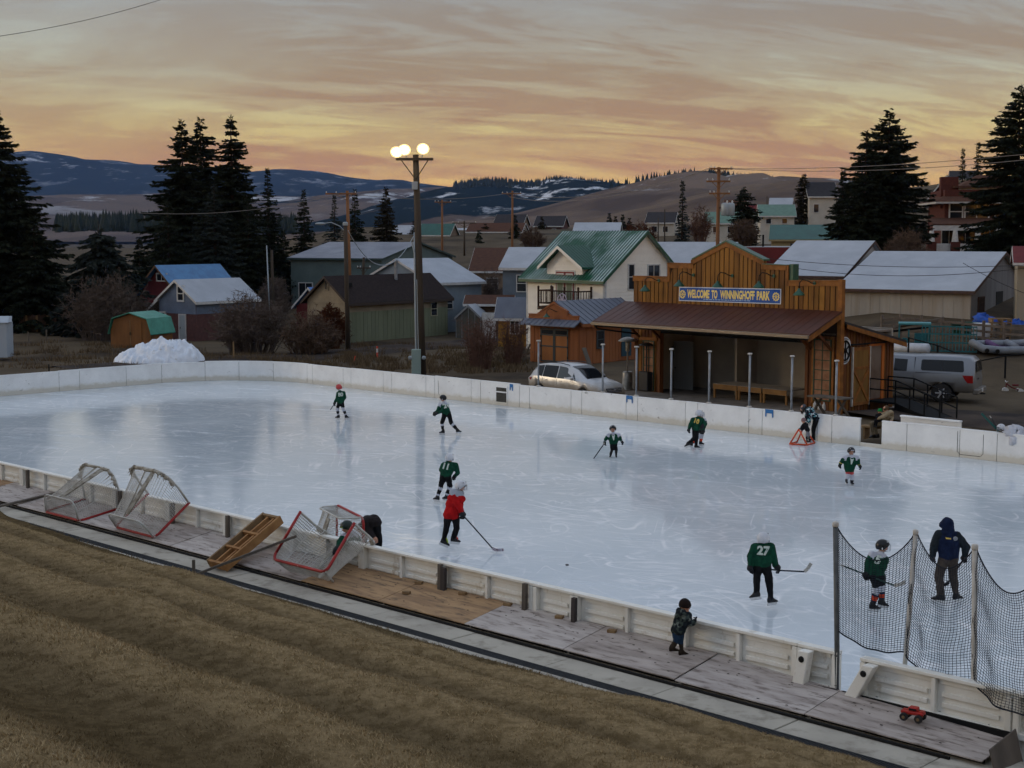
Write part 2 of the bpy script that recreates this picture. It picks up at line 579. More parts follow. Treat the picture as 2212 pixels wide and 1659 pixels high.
# ================================================================== grass slope in the foreground
GV=17.5
m_soil=mat('thatch_soil',srgb(120,103,76),srgb(138,120,90),scale=14.0,rough=1.0,bump=.8,bscale=60,bdist=.03,c3=srgb(104,88,62),s3=5.0,lo3=.45,hi3=.6,spec=.05)
def slope_z(u,v):
 s=GV -v+.14*(fbm(u*.12,v*.12+9,3) -.5)*2
 base=.21+np.clip(s,0,None)*.325
 ter=.22*np.sin(2*PI*s/3.1 -.9)*sstep(s/2.0)
 lump=(fbm(u*.8,v*.8,4) -.5)*.16*sstep(s/.8)+(fbm(u*.25+4,v*.25,3) -.5)*.3*sstep(s/2)
 lip=.07*np.exp(-((s -.25)/.3)**2)
 return base+ter+lump+lip
def edge_v(u):
 """where the turf creeps over the walkway: further out towards the far end"""
 return 17.30+1.05*sstep((-u -22)/22.0)+.22*(vnoise(u*.9,3.3) -.5)+.10*(vnoise(u*3.1,7.7) -.5)
us=np.concatenate([np.arange(-66,-40,.5),np.arange(-40,8,.22)])
ss=np.concatenate([np.array([-.02,0,.05,.12,.2,.3]),np.arange(.45,17.5,.22)])
UU,SS=np.meshgrid(us,ss)
VV=edge_v(UU) -SS
ZS=slope_z(UU,VV)
ZS=np.maximum(ZS,.24+.03*fbm(UU*2,VV*2,3))*(SS > 0)+(-.2)*(SS <= 0)
P=np.stack([UU*UD.x+VV*VD.x,UU*UD.y+VV*VD.y,ZS],-1)
tag(link('grass_slope',gridmesh('grass_slope',P,m_soil)),kind='structure')
def terrace_shade(nt,L,geo,src):
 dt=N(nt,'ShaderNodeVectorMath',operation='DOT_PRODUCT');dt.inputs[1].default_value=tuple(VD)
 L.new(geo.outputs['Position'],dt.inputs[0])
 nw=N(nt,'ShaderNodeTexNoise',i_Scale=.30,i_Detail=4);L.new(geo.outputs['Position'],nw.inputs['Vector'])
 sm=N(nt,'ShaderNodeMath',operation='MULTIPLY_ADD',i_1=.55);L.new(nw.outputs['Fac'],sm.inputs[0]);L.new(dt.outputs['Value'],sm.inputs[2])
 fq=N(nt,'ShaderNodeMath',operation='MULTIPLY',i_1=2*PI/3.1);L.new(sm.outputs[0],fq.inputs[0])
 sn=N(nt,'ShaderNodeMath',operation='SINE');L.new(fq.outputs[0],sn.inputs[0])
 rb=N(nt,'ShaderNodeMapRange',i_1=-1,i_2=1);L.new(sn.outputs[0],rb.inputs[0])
 rw=ramp(nt,[(.05,(.58,.55,.49)),(.5,(.74,.72,.68)),(.78,(.86,.84,.81)),(.97,(1.3,1.28,1.24))]);L.new(rb.outputs[0],rw.inputs[0])  # ridge light and shade put into the colour, pale crests and dark troughs
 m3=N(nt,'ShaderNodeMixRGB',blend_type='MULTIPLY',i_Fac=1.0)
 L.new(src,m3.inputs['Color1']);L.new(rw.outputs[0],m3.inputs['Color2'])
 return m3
def _soil_shade():
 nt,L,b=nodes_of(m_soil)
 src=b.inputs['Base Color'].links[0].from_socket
 m3=terrace_shade(nt,L,N(nt,'ShaderNodeNewGeometry'),src)
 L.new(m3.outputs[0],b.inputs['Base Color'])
_soil_shade()
def grass_material():
 m=bpy.data.materials.new('dry_grass_blades')
 m.use_nodes=True
 nt,L,b=nodes_of(m)
 b.inputs['Roughness'].default_value=.8
 b.inputs['Specular IOR Level'].default_value=.15
 geo=N(nt,'ShaderNodeNewGeometry')
 r1=ramp(nt,[(0,srgb(122,105,77)),(.3,srgb(136,118,88)),(.65,srgb(148,130,98)),(.92,srgb(168,150,118)),(1,srgb(126,116,84))])
 L.new(geo.outputs['Random Per Island'],r1.inputs[0])
 no=N(nt,'ShaderNodeTexNoise',i_Scale=.55,i_Detail=5,i_Roughness=.6)
 L.new(geo.outputs['Position'],no.inputs['Vector'])
 r2=ramp(nt,[(.36,(.80,.78,.72)),(.62,(1.08,1.06,1.04))])
 L.new(no.outputs['Fac'],r2.inputs[0])
 mx=N(nt,'ShaderNodeMixRGB',blend_type='MULTIPLY',i_Fac=1.0)
 L.new(r1.outputs[0],mx.inputs['Color1']);L.new(r2.outputs[0],mx.inputs['Color2'])
 m3=terrace_shade(nt,L,geo,mx.outputs[0])
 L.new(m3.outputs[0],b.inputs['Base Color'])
 return m
m_grass=grass_material()
def blades(name,U,V,Z,h,w,lean,m):
 n=len(U)
 a=RNG.random(n)*2*PI
 la=RNG.random(n)*2*PI
 base=np.stack([U*UD.x+V*VD.x,U*UD.y+V*VD.y,Z -.008],-1)
 side=np.stack([np.cos(a),np.sin(a),np.zeros(n)],-1)*(w*.5)[:,None]
 tip=base+np.stack([np.cos(la)*lean*h,np.sin(la)*lean*h,h*np.sqrt(np.clip(1 -lean**2,.05,1))],-1)
 Vt=np.stack([base -side,base+side,tip],1).reshape(-1,3)
 Fc=np.arange(3*n).reshape(n,3)
 return link(name,npmesh(name,Vt,Fc,m))
nb_=780000
az=rad(-27)+RNG.random(nb_)*rad(56)
rr=5.0+34*RNG.random(nb_)**1.55
px_=np.sin(az)*rr;py_=np.cos(az)*rr
u_=px_*UD.x+py_*UD.y;v_=px_*VD.x+py_*VD.y
s_=edge_v(u_) -v_
keep=(s_ > -.05) & (u_ < 7.5)
u_,v_,s_,rr=u_[keep],v_[keep],s_[keep],rr[keep]
n_=len(u_)
patch=fbm(u_*.7,v_*.7,4)
hh=(.018+.030*RNG.random(n_))*(.6+.9*patch)*(1+.6*np.exp(-(s_/.35)**2))
blades('grass',u_,v_,np.maximum(slope_z(u_,v_),.24),hh,.006+.0005*rr*RNG.random(n_),.45+.5*RNG.random(n_),m_grass)
tag(bpy.data.objects['grass'],'short dry brown grass matted on the bank above the rink','grass',kind='stuff')
# ================================================================== hills and mountains
def forest_hill_mat(name,grass1,grass2,forest,fscale,flo,fhi,snow,slo,shi,sscale,zlo=None,zhi=None,stretch=(1,1,1)):
 m=bpy.data.materials.new(name)
 m.use_nodes=True
 nt,L,b=nodes_of(m)
 b.inputs['Roughness'].default_value=1.0
 b.inputs['Specular IOR Level'].default_value=0.0
 geo=N(nt,'ShaderNodeNewGeometry')
 g=geo.outputs['Position']
 def nz(sc,lo,hi,det=6,st=(1,1,1),ro=.6):
  mp=N(nt,'ShaderNodeMapping')
  mp.inputs['Scale'].default_value=st
  L.new(g,mp.inputs[0])
  no=N(nt,'ShaderNodeTexNoise',i_Scale=sc,i_Detail=det,i_Roughness=ro)
  L.new(mp.outputs[0],no.inputs['Vector'])
  r=ramp(nt,[(lo,0),(hi,1)])
  L.new(no.outputs['Fac'],r.inputs[0])
  return r.outputs[0]
 a=nz(.004,.40,.60,7,(1,.6,1))
 mx=N(nt,'ShaderNodeMixRGB')
 mx.inputs['Color1'].default_value=(*grass1,1);mx.inputs['Color2'].default_value=(*grass2,1)
 L.new(a,mx.inputs['Fac'])
 cur=mx.outputs[0]
 for (msk,colr) in ((nz(fscale,flo,fhi,8,stretch),forest),(nz(sscale,slo,shi,7,(1,.45,2.2),.66),snow)):
  fac=msk
  if colr is snow and zlo is not None:
   sp=N(nt,'ShaderNodeSeparateXYZ');L.new(g,sp.inputs[0])
   mr=N(nt,'ShaderNodeMapRange',i_1=zlo,i_2=zhi)
   L.new(sp.outputs['Z'],mr.inputs[0])
   mu=N(nt,'ShaderNodeMath',operation='MULTIPLY')
   L.new(mr.outputs[0],mu.inputs[0]);L.new(msk,mu.inputs[1])
   fac=mu.outputs[0]
  x=N(nt,'ShaderNodeMixRGB')
  x.inputs['Color2'].default_value=(*colr,1)
  L.new(fac,x.inputs['Fac']);L.new(cur,x.inputs['Color1'])
  cur=x.outputs[0]
 L.new(cur,b.inputs['Base Color'])
 return m
def hill(name,sky_pts,Yr,Yf,m,folds=.10,fscale=None,dx=None,seed=0,zfoot=-6.0,label=None,jag=0.0,rows=46):
 xs_px=np.array([p[0] for p in sky_pts],float);ys_px=np.array([p[1] for p in sky_pts],float)
 X=np.linspace((xs_px[0] -CX)/FPX*Yr,(xs_px[-1] -CX)/FPX*Yr,dx or 260)
 pxx=X/Yr*FPX+CX
 H=CAMZ+(507 -np.interp(pxx,xs_px,ys_px))/FPX*Yr
 ker=np.ones(5)/5
 H=np.convolve(np.pad(H,2,mode='edge'),ker,'valid')
 if jag:
  H=H+(fbm(X/Yr*420,X*0+seed,4,.7) -.5)*jag*Yr/FPX
 s=np.concatenate([np.linspace(0,1,rows),np.array([1.06,1.2,1.5,2.0])])
 Xg,Sg=np.meshgrid(X,s)
 Hg=np.meshgrid(H,s)[0]
 Yg=Yf+(Yr -Yf)*Sg
 prof=np.where(Sg <= 1,np.sin(np.clip(Sg,0,1)*PI/2)**1.25,np.clip(1 -(Sg -1)**1.5,0,1))
 fs=fscale or (8.0/Yr)
 w=fbm(Xg*fs+seed,Yg*fs*.8,5)
 rid=np.abs(fbm(Xg*fs*1.3+40+seed+w,Yg*fs*.35,4) -.5)*2
 z=zfoot+(Hg -zfoot)*prof+(rid -.3)*folds*(Hg -zfoot)*np.clip(np.sin(np.clip(Sg,0,1)*PI),0,1)
 P=np.stack([Xg*(.55+.45*np.clip(Sg,0,1.0)) if False else Xg,Yg,z],-1)
 o=link(name,gridmesh(name,P,m))
 return tag(o,label,kind='structure')
forest=(.012,.020,.022)
m_h5=forest_hill_mat('far_forest_mountain',(.016,.026,.030),(.022,.032,.036),(.012,.02,.024),.0016,.3,.6,(.42,.45,.50),.56,.66,.006,220,480)
m_h4=forest_hill_mat('bare_foothill',srgb(112,98,88),srgb(86,76,72),forest,.0022,.60,.64,(.60,.62,.65),.55,.61,.0045,40,150)
m_h3=forest_hill_mat('wooded_hill',srgb(112,98,86),srgb(88,76,70),forest,.0030,.40,.45,(.58,.60,.63),.555,.61,.008,25,90)
m_h2=forest_hill_mat('bare_grass_hill',srgb(118,102,88),srgb(84,72,64),forest,.0045,.66,.69,(.58,.60,.62),.57,.62,.011,75,115)
m_h1=forest_hill_mat('near_grass_hill',srgb(116,100,84),srgb(80,68,60),forest,.0060,.72,.75,(.5,.5,.5),.80,.85,.011)
hill('mountains',[(-500,345),(-200,352),(0,346),(90,337),(117,334),(170,341),(212,352),(275,350),(307,358),(400,362),(470,372),(553,377),(623,369),(703,374),
 (760,385),(818,392),(865,389),(903,397),(973,406),(1100,415),(1300,420),(1700,415),(2300,405),(2700,400)],11000,7400,m_h5,.16,6/11000,420,1,jag=1.6)
hill('foothills',[(-400,430),(0,440),(120,433),(180,426),(237,421),(312,423),(420,420),(520,426),(603,424),(660,428),(718,426),(770,421),(850,415),(903,411),(960,409),
 (1020,412),(1150,430),(1300,440),(2600,440)],5600,2900,m_h4,.30,8/5600,320,7)
hill('wooded_hills',[(640,492),(760,470),(850,440),(900,424),(960,409),(1003,402),(1053,396),(1090,398),(1143,404),(1191,395),(1211,393),(1256,398),(1321,403),(1400,408),
 (1700,430),(2000,450)],4300,2500,m_h3,.25,9/4300,260,3,jag=2.2)
hill('grass_hill',[(700,505),(900,492),(1040,474),(1106,463),(1181,445),(1321,407),(1406,388),(1470,377),(1500,374),(1531,377),(1580,385),(1620,391),(1660,396),(1720,404),
 (1800,411),(1900,420),(2100,436),(2500,450)],3000,1500,m_h2,.42,10/3000,300,5)
hill('front_hill',[(900,503),(1106,494),(1250,476),(1400,446),(1500,421),(1560,407),(1631,397),(1680,400),(1719,411),(1790,434),(1900,452),(2100,470),(2500,480)],2200,1200,m_h1,.40,10/2200,260,9)
hz=MB();hz.b2(-9000,9000,-300,14200,-40,640)
m_haze=bpy.data.materials.new('evening_haze');m_haze.use_nodes=True
_nt=m_haze.node_tree;_nt.nodes.clear()
_o=N(_nt,'ShaderNodeOutputMaterial');_v=N(_nt,'ShaderNodeVolumePrincipled')
_v.inputs['Color'].default_value=(.30,.50,1.0,1);_v.inputs['Density'].default_value=2.8e-5
_nt.links.new(_v.outputs[0],_o.inputs['Volume'])
tag(hz.build('haze',m_haze),'thin blue evening haze over the valley','haze',kind='stuff')
# ================================================================== dasher boards
def board_material(name,base,dirt,scuff):
 m=bpy.data.materials.new(name)
 m.use_nodes=True
 nt,L,b=nodes_of(m)
 b.inputs['Roughness'].default_value=.5
 b.inputs['Specular IOR Level'].default_value=.3
 g=N(nt,'ShaderNodeNewGeometry').outputs['Position']
 sp=N(nt,'ShaderNodeSeparateXYZ');L.new(g,sp.inputs[0])
 n1=N(nt,'ShaderNodeTexNoise',i_Scale=.9,i_Detail=6,i_Roughness=.65);L.new(g,n1.inputs['Vector'])
 r1=ramp(nt,[(.35,base),(.75,tuple(c*.80 for c in base))]);L.new(n1.outputs['Fac'],r1.inputs[0])
 n2=N(nt,'ShaderNodeTexNoise',i_Scale=3.0,i_Detail=5,i_Roughness=.7);L.new(g,n2.inputs['Vector'])
 ad=N(nt,'ShaderNodeMath',operation='MULTIPLY_ADD',i_1=-.35);L.new(n2.outputs['Fac'],ad.inputs[0]);L.new(sp.outputs['Z'],ad.inputs[2])
 rz=ramp(nt,[(0,.75),(.06,.35),(.16,0)]);L.new(ad.outputs[0],rz.inputs[0])
 mx=N(nt,'ShaderNodeMixRGB');mx.inputs['Color2'].default_value=(*dirt,1)
 L.new(rz.outputs[0],mx.inputs['Fac']);L.new(r1.outputs[0],mx.inputs['Color1'])
 mp=N(nt,'ShaderNodeMapping');mp.inputs['Scale'].default_value=(1,1,1.6);L.new(g,mp.inputs[0])
 n3=N(nt,'ShaderNodeTexNoise',i_Scale=4.2,i_Detail=3,i_Roughness=.5,i_Distortion=.6);L.new(mp.outputs[0],n3.inputs['Vector'])
 r3=ramp(nt,[(.69,0),(.74,.62)]);L.new(n3.outputs['Fac'],r3.inputs[0])
 m2=N(nt,'ShaderNodeMixRGB');m2.inputs['Color2'].default_value=(*scuff,1)
 L.new(r3.outputs[0],m2.inputs['Fac']);L.new(mx.outputs[0],m2.inputs['Color1'])
 L.new(m2.outputs[0],b.inputs['Base Color'])
 return m
m_board=board_material('board_plastic',srgb(236,237,236),srgb(196,189,172),srgb(120,116,110))
m_nboard=mat('board_plastic_back',srgb(240,238,230),srgb(230,226,214),scale=1.6,rough=.5,c3=srgb(168,148,112),s3=2.6,lo3=.58,hi3=.76,spec=.35,stretch=(1,1,.5))
m_joint=mat('board_joint',srgb(92,86,76),rough=.9)
BH=1.0
CORN=RR*PI/2
SIDE_U=RU1 -RU0 -2*RR
SIDE_V=RV1 -RV0 -2*RR
SEGS=[('c',RU1 -RR,RV0+RR,-90,CORN),('l',RU1,RV0+RR,0,1,SIDE_V),('c',RU1 -RR,RV1 -RR,0,CORN),('l',RU1 -RR,RV1,-1,0,SIDE_U),
 ('c',RU0+RR,RV1 -RR,90,CORN),('l',RU0,RV1 -RR,0,-1,SIDE_V),('c',RU0+RR,RV0+RR,180,CORN),('l',RU0+RR,RV0,1,0,SIDE_U)]
SBEG=[0]
for sg in SEGS:SBEG.append(SBEG[-1]+sg[-1])
def bpath(s):
 for i,sg in enumerate(SEGS):
  if s <= SBEG[i+1] or i == 7:
   t=s -SBEG[i]
   if sg[0] == 'l':
    return (sg[1]+sg[3]*t,sg[2]+sg[4]*t),(sg[4],-sg[3])
   a=rad(sg[3])+t/RR
   return (sg[1]+RR*math.cos(a),sg[2]+RR*math.sin(a)),(math.cos(a),math.sin(a))
def s_far(u):return SBEG[3]+(RU1 -RR -u)
def s_near(u):return SBEG[7]+(u -RU0 -RR)
def wall_piece(mb,s0,s1,z0,z1,o0,o1,step=.6):
 n=max(1,int(math.ceil((s1 -s0)/step)))
 st=[]
 for i in range(n+1):
  (u,v),nn=bpath(s0+(s1 -s0)*i/n)
  st.append([R(u+nn[0]*o,v+nn[1]*o,z) for o,z in ((o0,z0),(o1,z0),(o1,z1),(o0,z1))])
 vs=[p for q in st for p in q]
 fs=[(3,2,1,0),(4*n,4*n+1,4*n+2,4*n+3)]
 for i in range(n):
  for k in range(4):
   a,b=4*i+k,4*i+(k+1) % 4
   fs.append((a,b,b+4,a+4))
 return mb.add(vs,fs)
def panel(parent,s0,s1,h=BH,z0=0.0):
 mb=MB()
 wall_piece(mb,s0+.008,s1 -.008,z0,h -.05,0,.045)
 wall_piece(mb,s0+.005,s1 -.005,h -.05,h,-.012,.11)
 for s in (s0+.02,s1 -.08):
  wall_piece(mb,s,s+.06,z0,h -.05,.045,.11)
 wall_piece(mb,s0+.02,s1 -.02,z0+.05,z0+.13,.045,.10)
 return mb.build('board_panel',m_board,parent,bevel=.006)
far=thing('rink_boards','long run of scuffed white rink boards in front of the wooden park building','rink boards')
def ufar(x,v=RV1):
 k=ray(x,900.0);k=k.x/k.y
 return v*(k*VD.y -VD.x)/(UD.x -k*UD.y)
u_gate0,u_gate1=ufar(1862),ufar(1905)
joints=[]
u=-38.2
ulist=[]
w=[.61,2.44]
k=0
u=-38.2
while u < u_gate0 -.3:
 nxt=min(u+w[k % 2],u_gate0 -.07)
 if u_gate0 -nxt < .35:nxt=u_gate0 -.07
 ulist.append((u,nxt));u=nxt;k+=1
u=-38.2;k=1
while u > RU0+RR+.2:
 nxt=max(u -w[k % 2],RU0+RR)
 ulist.append((nxt,u));u=nxt;k+=1
rn=random.Random(4)
for a,b in ulist:
 if not far.get('win'):
  far['win']=1
  uw0,uw1=ufar(1070),ufar(1097)
 panel(far,s_far(b),s_far(a),BH+rn.uniform(-.012,.016)+(.045 if (b > -47.5 and a < -44.3) else 0))
mb=MB();wall_piece(mb,s_far(u_gate0 -.09),SBEG[4] -.0,-.05,.93,.012,.03,2.0)
mb.build('joint_backing',m_joint,far)
wb=thing('board_window','small framed opening with dark inside, set in the far white boards','window')
for (uu0,uu1,zz0,zz1,mm,off) in ((uw0,uw1,.10,.88,m_board,-.022),):
 mb=MB()
 s0,s1=s_far(uw1),s_far(uw0)
 for (a,b,c,d) in ((s0,s1,.80,.88),(s0,s1,.08,.15),(s0,s0+.07,.15,.80),(s1 -.07,s1,.15,.80),(s0+.07,s1 -.07,.57,.63)):
  wall_piece(mb,a,b,c,d,-.025,.0)
 mb.build('window_frame',m_board,wb,bevel=.006)
 mb=MB();wall_piece(mb,s0+.07,s1 -.07,.15,.80,-.010,-.002)
 mb.build('netting',mat('window_dark',(.035,.033,.028),(.07,.066,.055),scale=9,rough=.9),wb)
def mark(parent,name,pts_uz,r,m):
 mb=MB();mb.tube([R(u,RV1 -.002,z) for u,z in pts_uz],r,4);return mb.build(name,m,parent)
m_scr=mat('board_groove',srgb(86,82,76),rough=.9)
ud=G(1330,905).dot(UD)
u1d=ufar(947)
mark(far,'door_groove',[(u1d,.82),(u1d+.03,.2),(u1d+.15,.1)],.009,m_scr)
m_tape=mat('blue_tape',srgb(48,118,178),srgb(30,92,150),scale=14,rough=.6)
for (x,y,w_,lab) in ((1105,833,.20,'blue tape tag on far boards beside the silver car'),(1360,861,.34,'blue tape tag on far boards below the stage heater'),(1662,888,.36,'blue tape tag on far boards below the right stage window')):
 uu=ufar(x)
 mb=MB()
 mb.prism([R(uu -w_/2,RV1 -.018,z) for z in ()] or [R(uu -w_/2,RV1 -.022,.72),R(uu -w_/2+.05,RV1 -.022,.72),R(uu -w_/2+.06,RV1 -.022,.86),R(uu+w_/2 -.06,RV1 -.022,.85),
 R(uu+w_/2 -.05,RV1 -.022,.70),R(uu+w_/2,RV1 -.022,.71),R(uu+w_/2,RV1 -.022,1.0),R(uu -w_/2,RV1 -.022,1.01)],VD*.009)
 tag(mb.build('tape_tag',m_tape),lab,'tape','blue tape tags on the far boards')
gate=thing('gate_sill','low rounded white sill of the open gate in the far boards','gate sill')
mb=MB();wall_piece(mb,s_far(u_gate1+.05),s_far(u_gate0 -.07),-.02,.13,0,.10)
mb.build('sill',m_board,gate,bevel=.02)
farr=thing('rink_boards','white rink boards to the right of the open gate, below the pickup','rink boards')
s=s_far(u_gate1)
tgt=SBEG[3]
k=0
prev=s
for L_ in (1.0,2.0,1.35,1.6,.9,2.44,2.44,2.44,2.44,2.44):
 nxt=prev -L_
 if nxt < tgt:break
 panel(farr,nxt,prev,BH+.02*math.sin(k*1.7));prev=nxt;k+=1
while prev > SBEG[1]+.3:
 nxt=max(prev -2.44,SBEG[1]);panel(farr,nxt,prev);prev=nxt
mb=MB();wall_piece(mb,SBEG[1],s_far(u_gate1) -.02,-.05,.93,.012,.03,2.0)
mb.build('joint_backing',m_joint,farr)
u3,u4=ufar(2070),ufar(2126)
mark(farr,'door_groove',[(u3,.9),(u3,.2),(u3+.1,.1),(u4 -.1,.1),(u4,.2),(u4,.86)],.010,m_scr)
gl=thing('gate_leaf','open white gate leaf folded flat behind the right far boards','gate')
ua,ub=ufar(1935),ufar(2068)
mb=MB()
mb.prism([R(ua,RV1+.35,.25),R(ub,RV1+.30,.25),R(ub,RV1+.30,1.20),R(ua,RV1+.35,1.20)],VD*.05)
mb.prism([R(ua,RV1+.28,1.16),R(ub,RV1+.23,1.16),R(ub,RV1+.23,1.22),R(ua,RV1+.28,1.22)],VD*.16)
gl_m=mb.build('gate_panel',m_board,gl,bevel=.008)
mb=MB()
for u_ in (ua+.1,(ua+ub)/2,ub -.1):
 mb.prism([R(u_ -.03,RV1+.34,-.05),R(u_+.03,RV1+.34,-.05),R(u_+.03,RV1+.34,.26),R(u_ -.03,RV1+.34,.26)],VD*.05)
mb.build('gate_foot',m_joint,gl)
left=thing('rink_boards','curved white rink boards at the far left end in front of the snow pile','rink boards')
prev=SBEG[4]
k=0
lens=[2.3,1.9,1.75,2.3,2.05,2.6,1.1,3.4,2.2]
while prev < SBEG[7] -.2:
 nxt=min(prev+lens[k % len(lens)],SBEG[7]);panel(left,prev,nxt,BH+rn.uniform(-.015,.03));prev=nxt;k+=1
mb=MB();wall_piece(mb,SBEG[4],SBEG[7],-.05,.93,.012,.03)
mb.build('joint_backing',m_joint,left)
def near_panel(parent,u0,u1,bays=2,label=None):
 mb=MB()
 def B(a,b,c,d,e,f):
  mb.prism([R(a,c,e),R(b,c,e),R(b,d,e),R(a,d,e)],(0,0,f -e))
 B(u0+.005,u1 -.005,19.965,20.0,0,.95)
 B(u0+.003,u1 -.003,19.85,20.015,.945,1.0)
 B(u0+.005,u1 -.005,19.86,19.965,.30,.40)
 ends=.10
 B(u0+.004,u0+ends,19.85,19.965,.38,.932)
 B(u1 -ends,u1 -.004,19.85,19.965,.38,.932)
 L_=(u1 -u0 -2*ends)
 for i in range(1,bays):
  um=u0+ends+L_*i/bays
  B(um -.035,um+.035,19.872,19.965,.38,.932)
 for i in range(bays):
  a=u0+ends+L_*i/bays+.05;b=u0+ends+L_*(i+1)/bays -.05
  a+=.05;b -= .05
  for zc in (.70,.54):
   B(a+.02,b -.02,19.925,19.965,zc -.045,zc+.03)
  B(a -.03,b+.03,19.945,19.965,.84,.93)
 return mb.build('board_panel',m_nboard,parent,bevel=.016,seg=2)
near=thing('rink_boards','cream white ribbed backs of the near rink boards along the plywood','rink boards')
nj=[-12.0,-12.75,-15.1,-17.6,-18.65,-21.2]
while nj[-1] > RU0+RR:nj.append(nj[-1] -2.5)
for a,b in zip(nj[1:],nj[:-1]):
 near_panel(near,a,b,1 if (b -a) < 1.5 else 2)
m_post=mat('grey_timber',srgb(104,96,86),srgb(82,75,68),scale=3,rough=.9,stretch=(1,1,.15),bump=.3,bscale=30)
def ytop(x):return 999+.2295*x
for i,x in enumerate((62,260,373,491,731,948,955,1130,1236)):
 u_=G(x,ytop(x),1.0).dot(UD)
 mb=MB();w_=.045 if i != 6 else .06
 dark_=i in (6,8)
 mb.prism([R(u_ -w_,19.76,.22),R(u_+w_,19.76,.22),R(u_+w_,19.835,.22),R(u_ -w_,19.835,.22)],Vector((0,0,.76 if not dark_ else .70))+UD*.02)
 mb.build('post',m_post if not dark_ else mat('dark_timber',srgb(66,60,58),rough=.9),near)
def brace(parent,u_,sgn):
 mb=MB()
 dx=.13*sgn
 mb.prism([R(u_,19.68,.945),R(u_+.20,19.68,.945),R(u_+.22 -dx,19.64,.12),R(u_ -dx,19.64,.12)],VD*.17)
 b=mb.build('brace',m_nboard,parent,bevel=.012)
 mb=MB();mb.lathe([(.052,-.01),(.052,.012),(.035,.03)],R(u_+.09 -dx*.15,19.675,.81),12,Matrix.Rotation(RA,3,'Z') @ Matrix.Rotation(rad(90),3,'X'))
 mb.build('bolt_cap',m_dark,b)
brace(near,-12.62,1)
nearr=thing('rink_boards','white ribbed board section beyond the gap, under the hanging black net','rink boards')
prev=0.0
near_panel(nearr,-11.6,-9.1,2);near_panel(nearr,-9.08,RU1 -RR,2)
brace(nearr,-11.45,3.4)
prev=0.0
while prev < SBEG[1] -.2:
 nxt=min(prev+2.2,SBEG[1]);panel(nearr,prev,nxt);prev=nxt
# ================================================================== plywood deck along the near boards
def ply_mat(name,a,b,c,rot):
 return mat(name,a,b,scale=1.1,rough=.9,stretch=(1.0,5,1),rot=rot,lo=.38,hi=.60,bump=.3,bscale=14,bdist=.006,c3=c,s3=2.2,lo3=.54,hi3=.66,spec=.15)
m_ply1=ply_mat('plywood_grey',srgb(182,171,162),srgb(154,143,135),srgb(118,107,99),-RA)
m_ply2=ply_mat('plywood_brown',srgb(176,144,108),srgb(148,120,92),srgb(118,100,82),-RA)
m_ply3=ply_mat('plywood_pale',srgb(190,181,173),srgb(164,154,147),srgb(124,113,106),-RA)
m_hole=mat('ply_hole',srgb(58,50,44),rough=1)
m_lumber=mat('lumber',srgb(142,116,82),srgb(118,94,66),scale=4,rough=.85,stretch=(1,1,1),bump=.2,bscale=24)
SHL=2.49
ordn=['first','second','third','fourth','fifth','sixth','seventh','eighth','ninth','tenth','eleventh','twelfth','thirteenth','fourteenth','fifteenth','sixteenth','seventeenth']
def ply_z(v):return .28+(v -18.73)/1.2*.18
rp=random.Random(8)
for i in range(16):
 u1=-9.4 -SHL*i+(.42 if i == 0 else 0);u0=-9.4 -SHL*i -SHL+.022
 colr={4:'tan brown',5:'grey brown',12:'pale tan',13:'pale tan'}.get(i,'weathered grey')
 sh=thing('plywood_sheet',f'{colr} plywood sheet, {ordn[i]} along the deck from the leaning end board','plywood',group='plywood sheets of the rinkside deck')
 mb=MB()
 dz=rp.uniform(-.008,.012);tw=rp.uniform(-.012,.012)
 mb.prism([R(u0,18.73+tw,.28+dz),R(u1,18.73 -tw,.28+dz),R(u1,19.93 -(.30 if i == 0 else .14 if i == 1 else 0),.46+dz -(.11 if i == 0 else .05 if i == 1 else 0)),R(u0,19.93 -(.14 if i == 0 else 0),.46+dz -(.05 if i == 0 else 0))],(0,0,.018))
 mm=m_ply2 if i in (4,5,12,13) else (m_ply3 if i % 2 else m_ply1)
 mb.build('sheet',mm,sh)
 mb=MB()
 for j in range(20 if i < 6 else 8):
  uu,vv=rp.uniform(u0+.1,u1 -.1),rp.uniform(18.82,19.85)
  if i < 4 and rp.random() < .5:vv=rp.uniform(19.3,19.85)
  r_=rp.uniform(.008,.019)
  q=[R(uu+r_*1.6*math.cos(a),vv+r_*.8*math.sin(a),0) for a in (0,1.05,2.1,3.14,4.2,5.25)]
  mb.prism([(p.x,p.y,ply_z(p.dot(VD))+dz+.0185) for p in q],(0,0,.002))
 tag(mb.build('knot_holes',m_hole,sh),kind='stuff')
 if i >= 0:
  mb=MB()
  for vv in (18.86,19.75):
   mb.prism([R(u0+.03,vv,WZ -.3 if vv > 19.4 else WZ+.002),R(u1 -.03,vv,WZ -.3 if vv > 19.4 else WZ+.002),R(u1 -.03,vv+.04,WZ -.3 if vv > 19.4 else WZ+.002),R(u0+.03,vv+.04,WZ -.3 if vv > 19.4 else WZ+.002)],(0,0,ply_z(vv)+dz -.004 -(WZ -.3 if vv > 19.4 else WZ+.002)))
  mb.build('joist',m_dark,sh)
mb=MB();ubox(mb,-50,-9.45,18.67,18.715,WZ+.002,WZ+.04)
tag(mb.build('gap_shade_strip',m_dark),'black strip darkening the shaded gap under the front edge of the plywood','dark strip')  # black strip put in to deepen the shade of the gap below the sheets
blocks=[(1100,1309,'small wood block against the near boards by the first dark post'),(1213,1336,'small wood block by the second dark post of the near boards'),(1322,1367,'wood scrap wedged at the deck edge left of the boy'),
 (878,1276,'pale wood block lying on the tan plywood sheet'),(921,1259,'small dark wood block at the back corner of the tan sheet'),(1015,1282,'wood scrap between the boards and the brown sheet')]
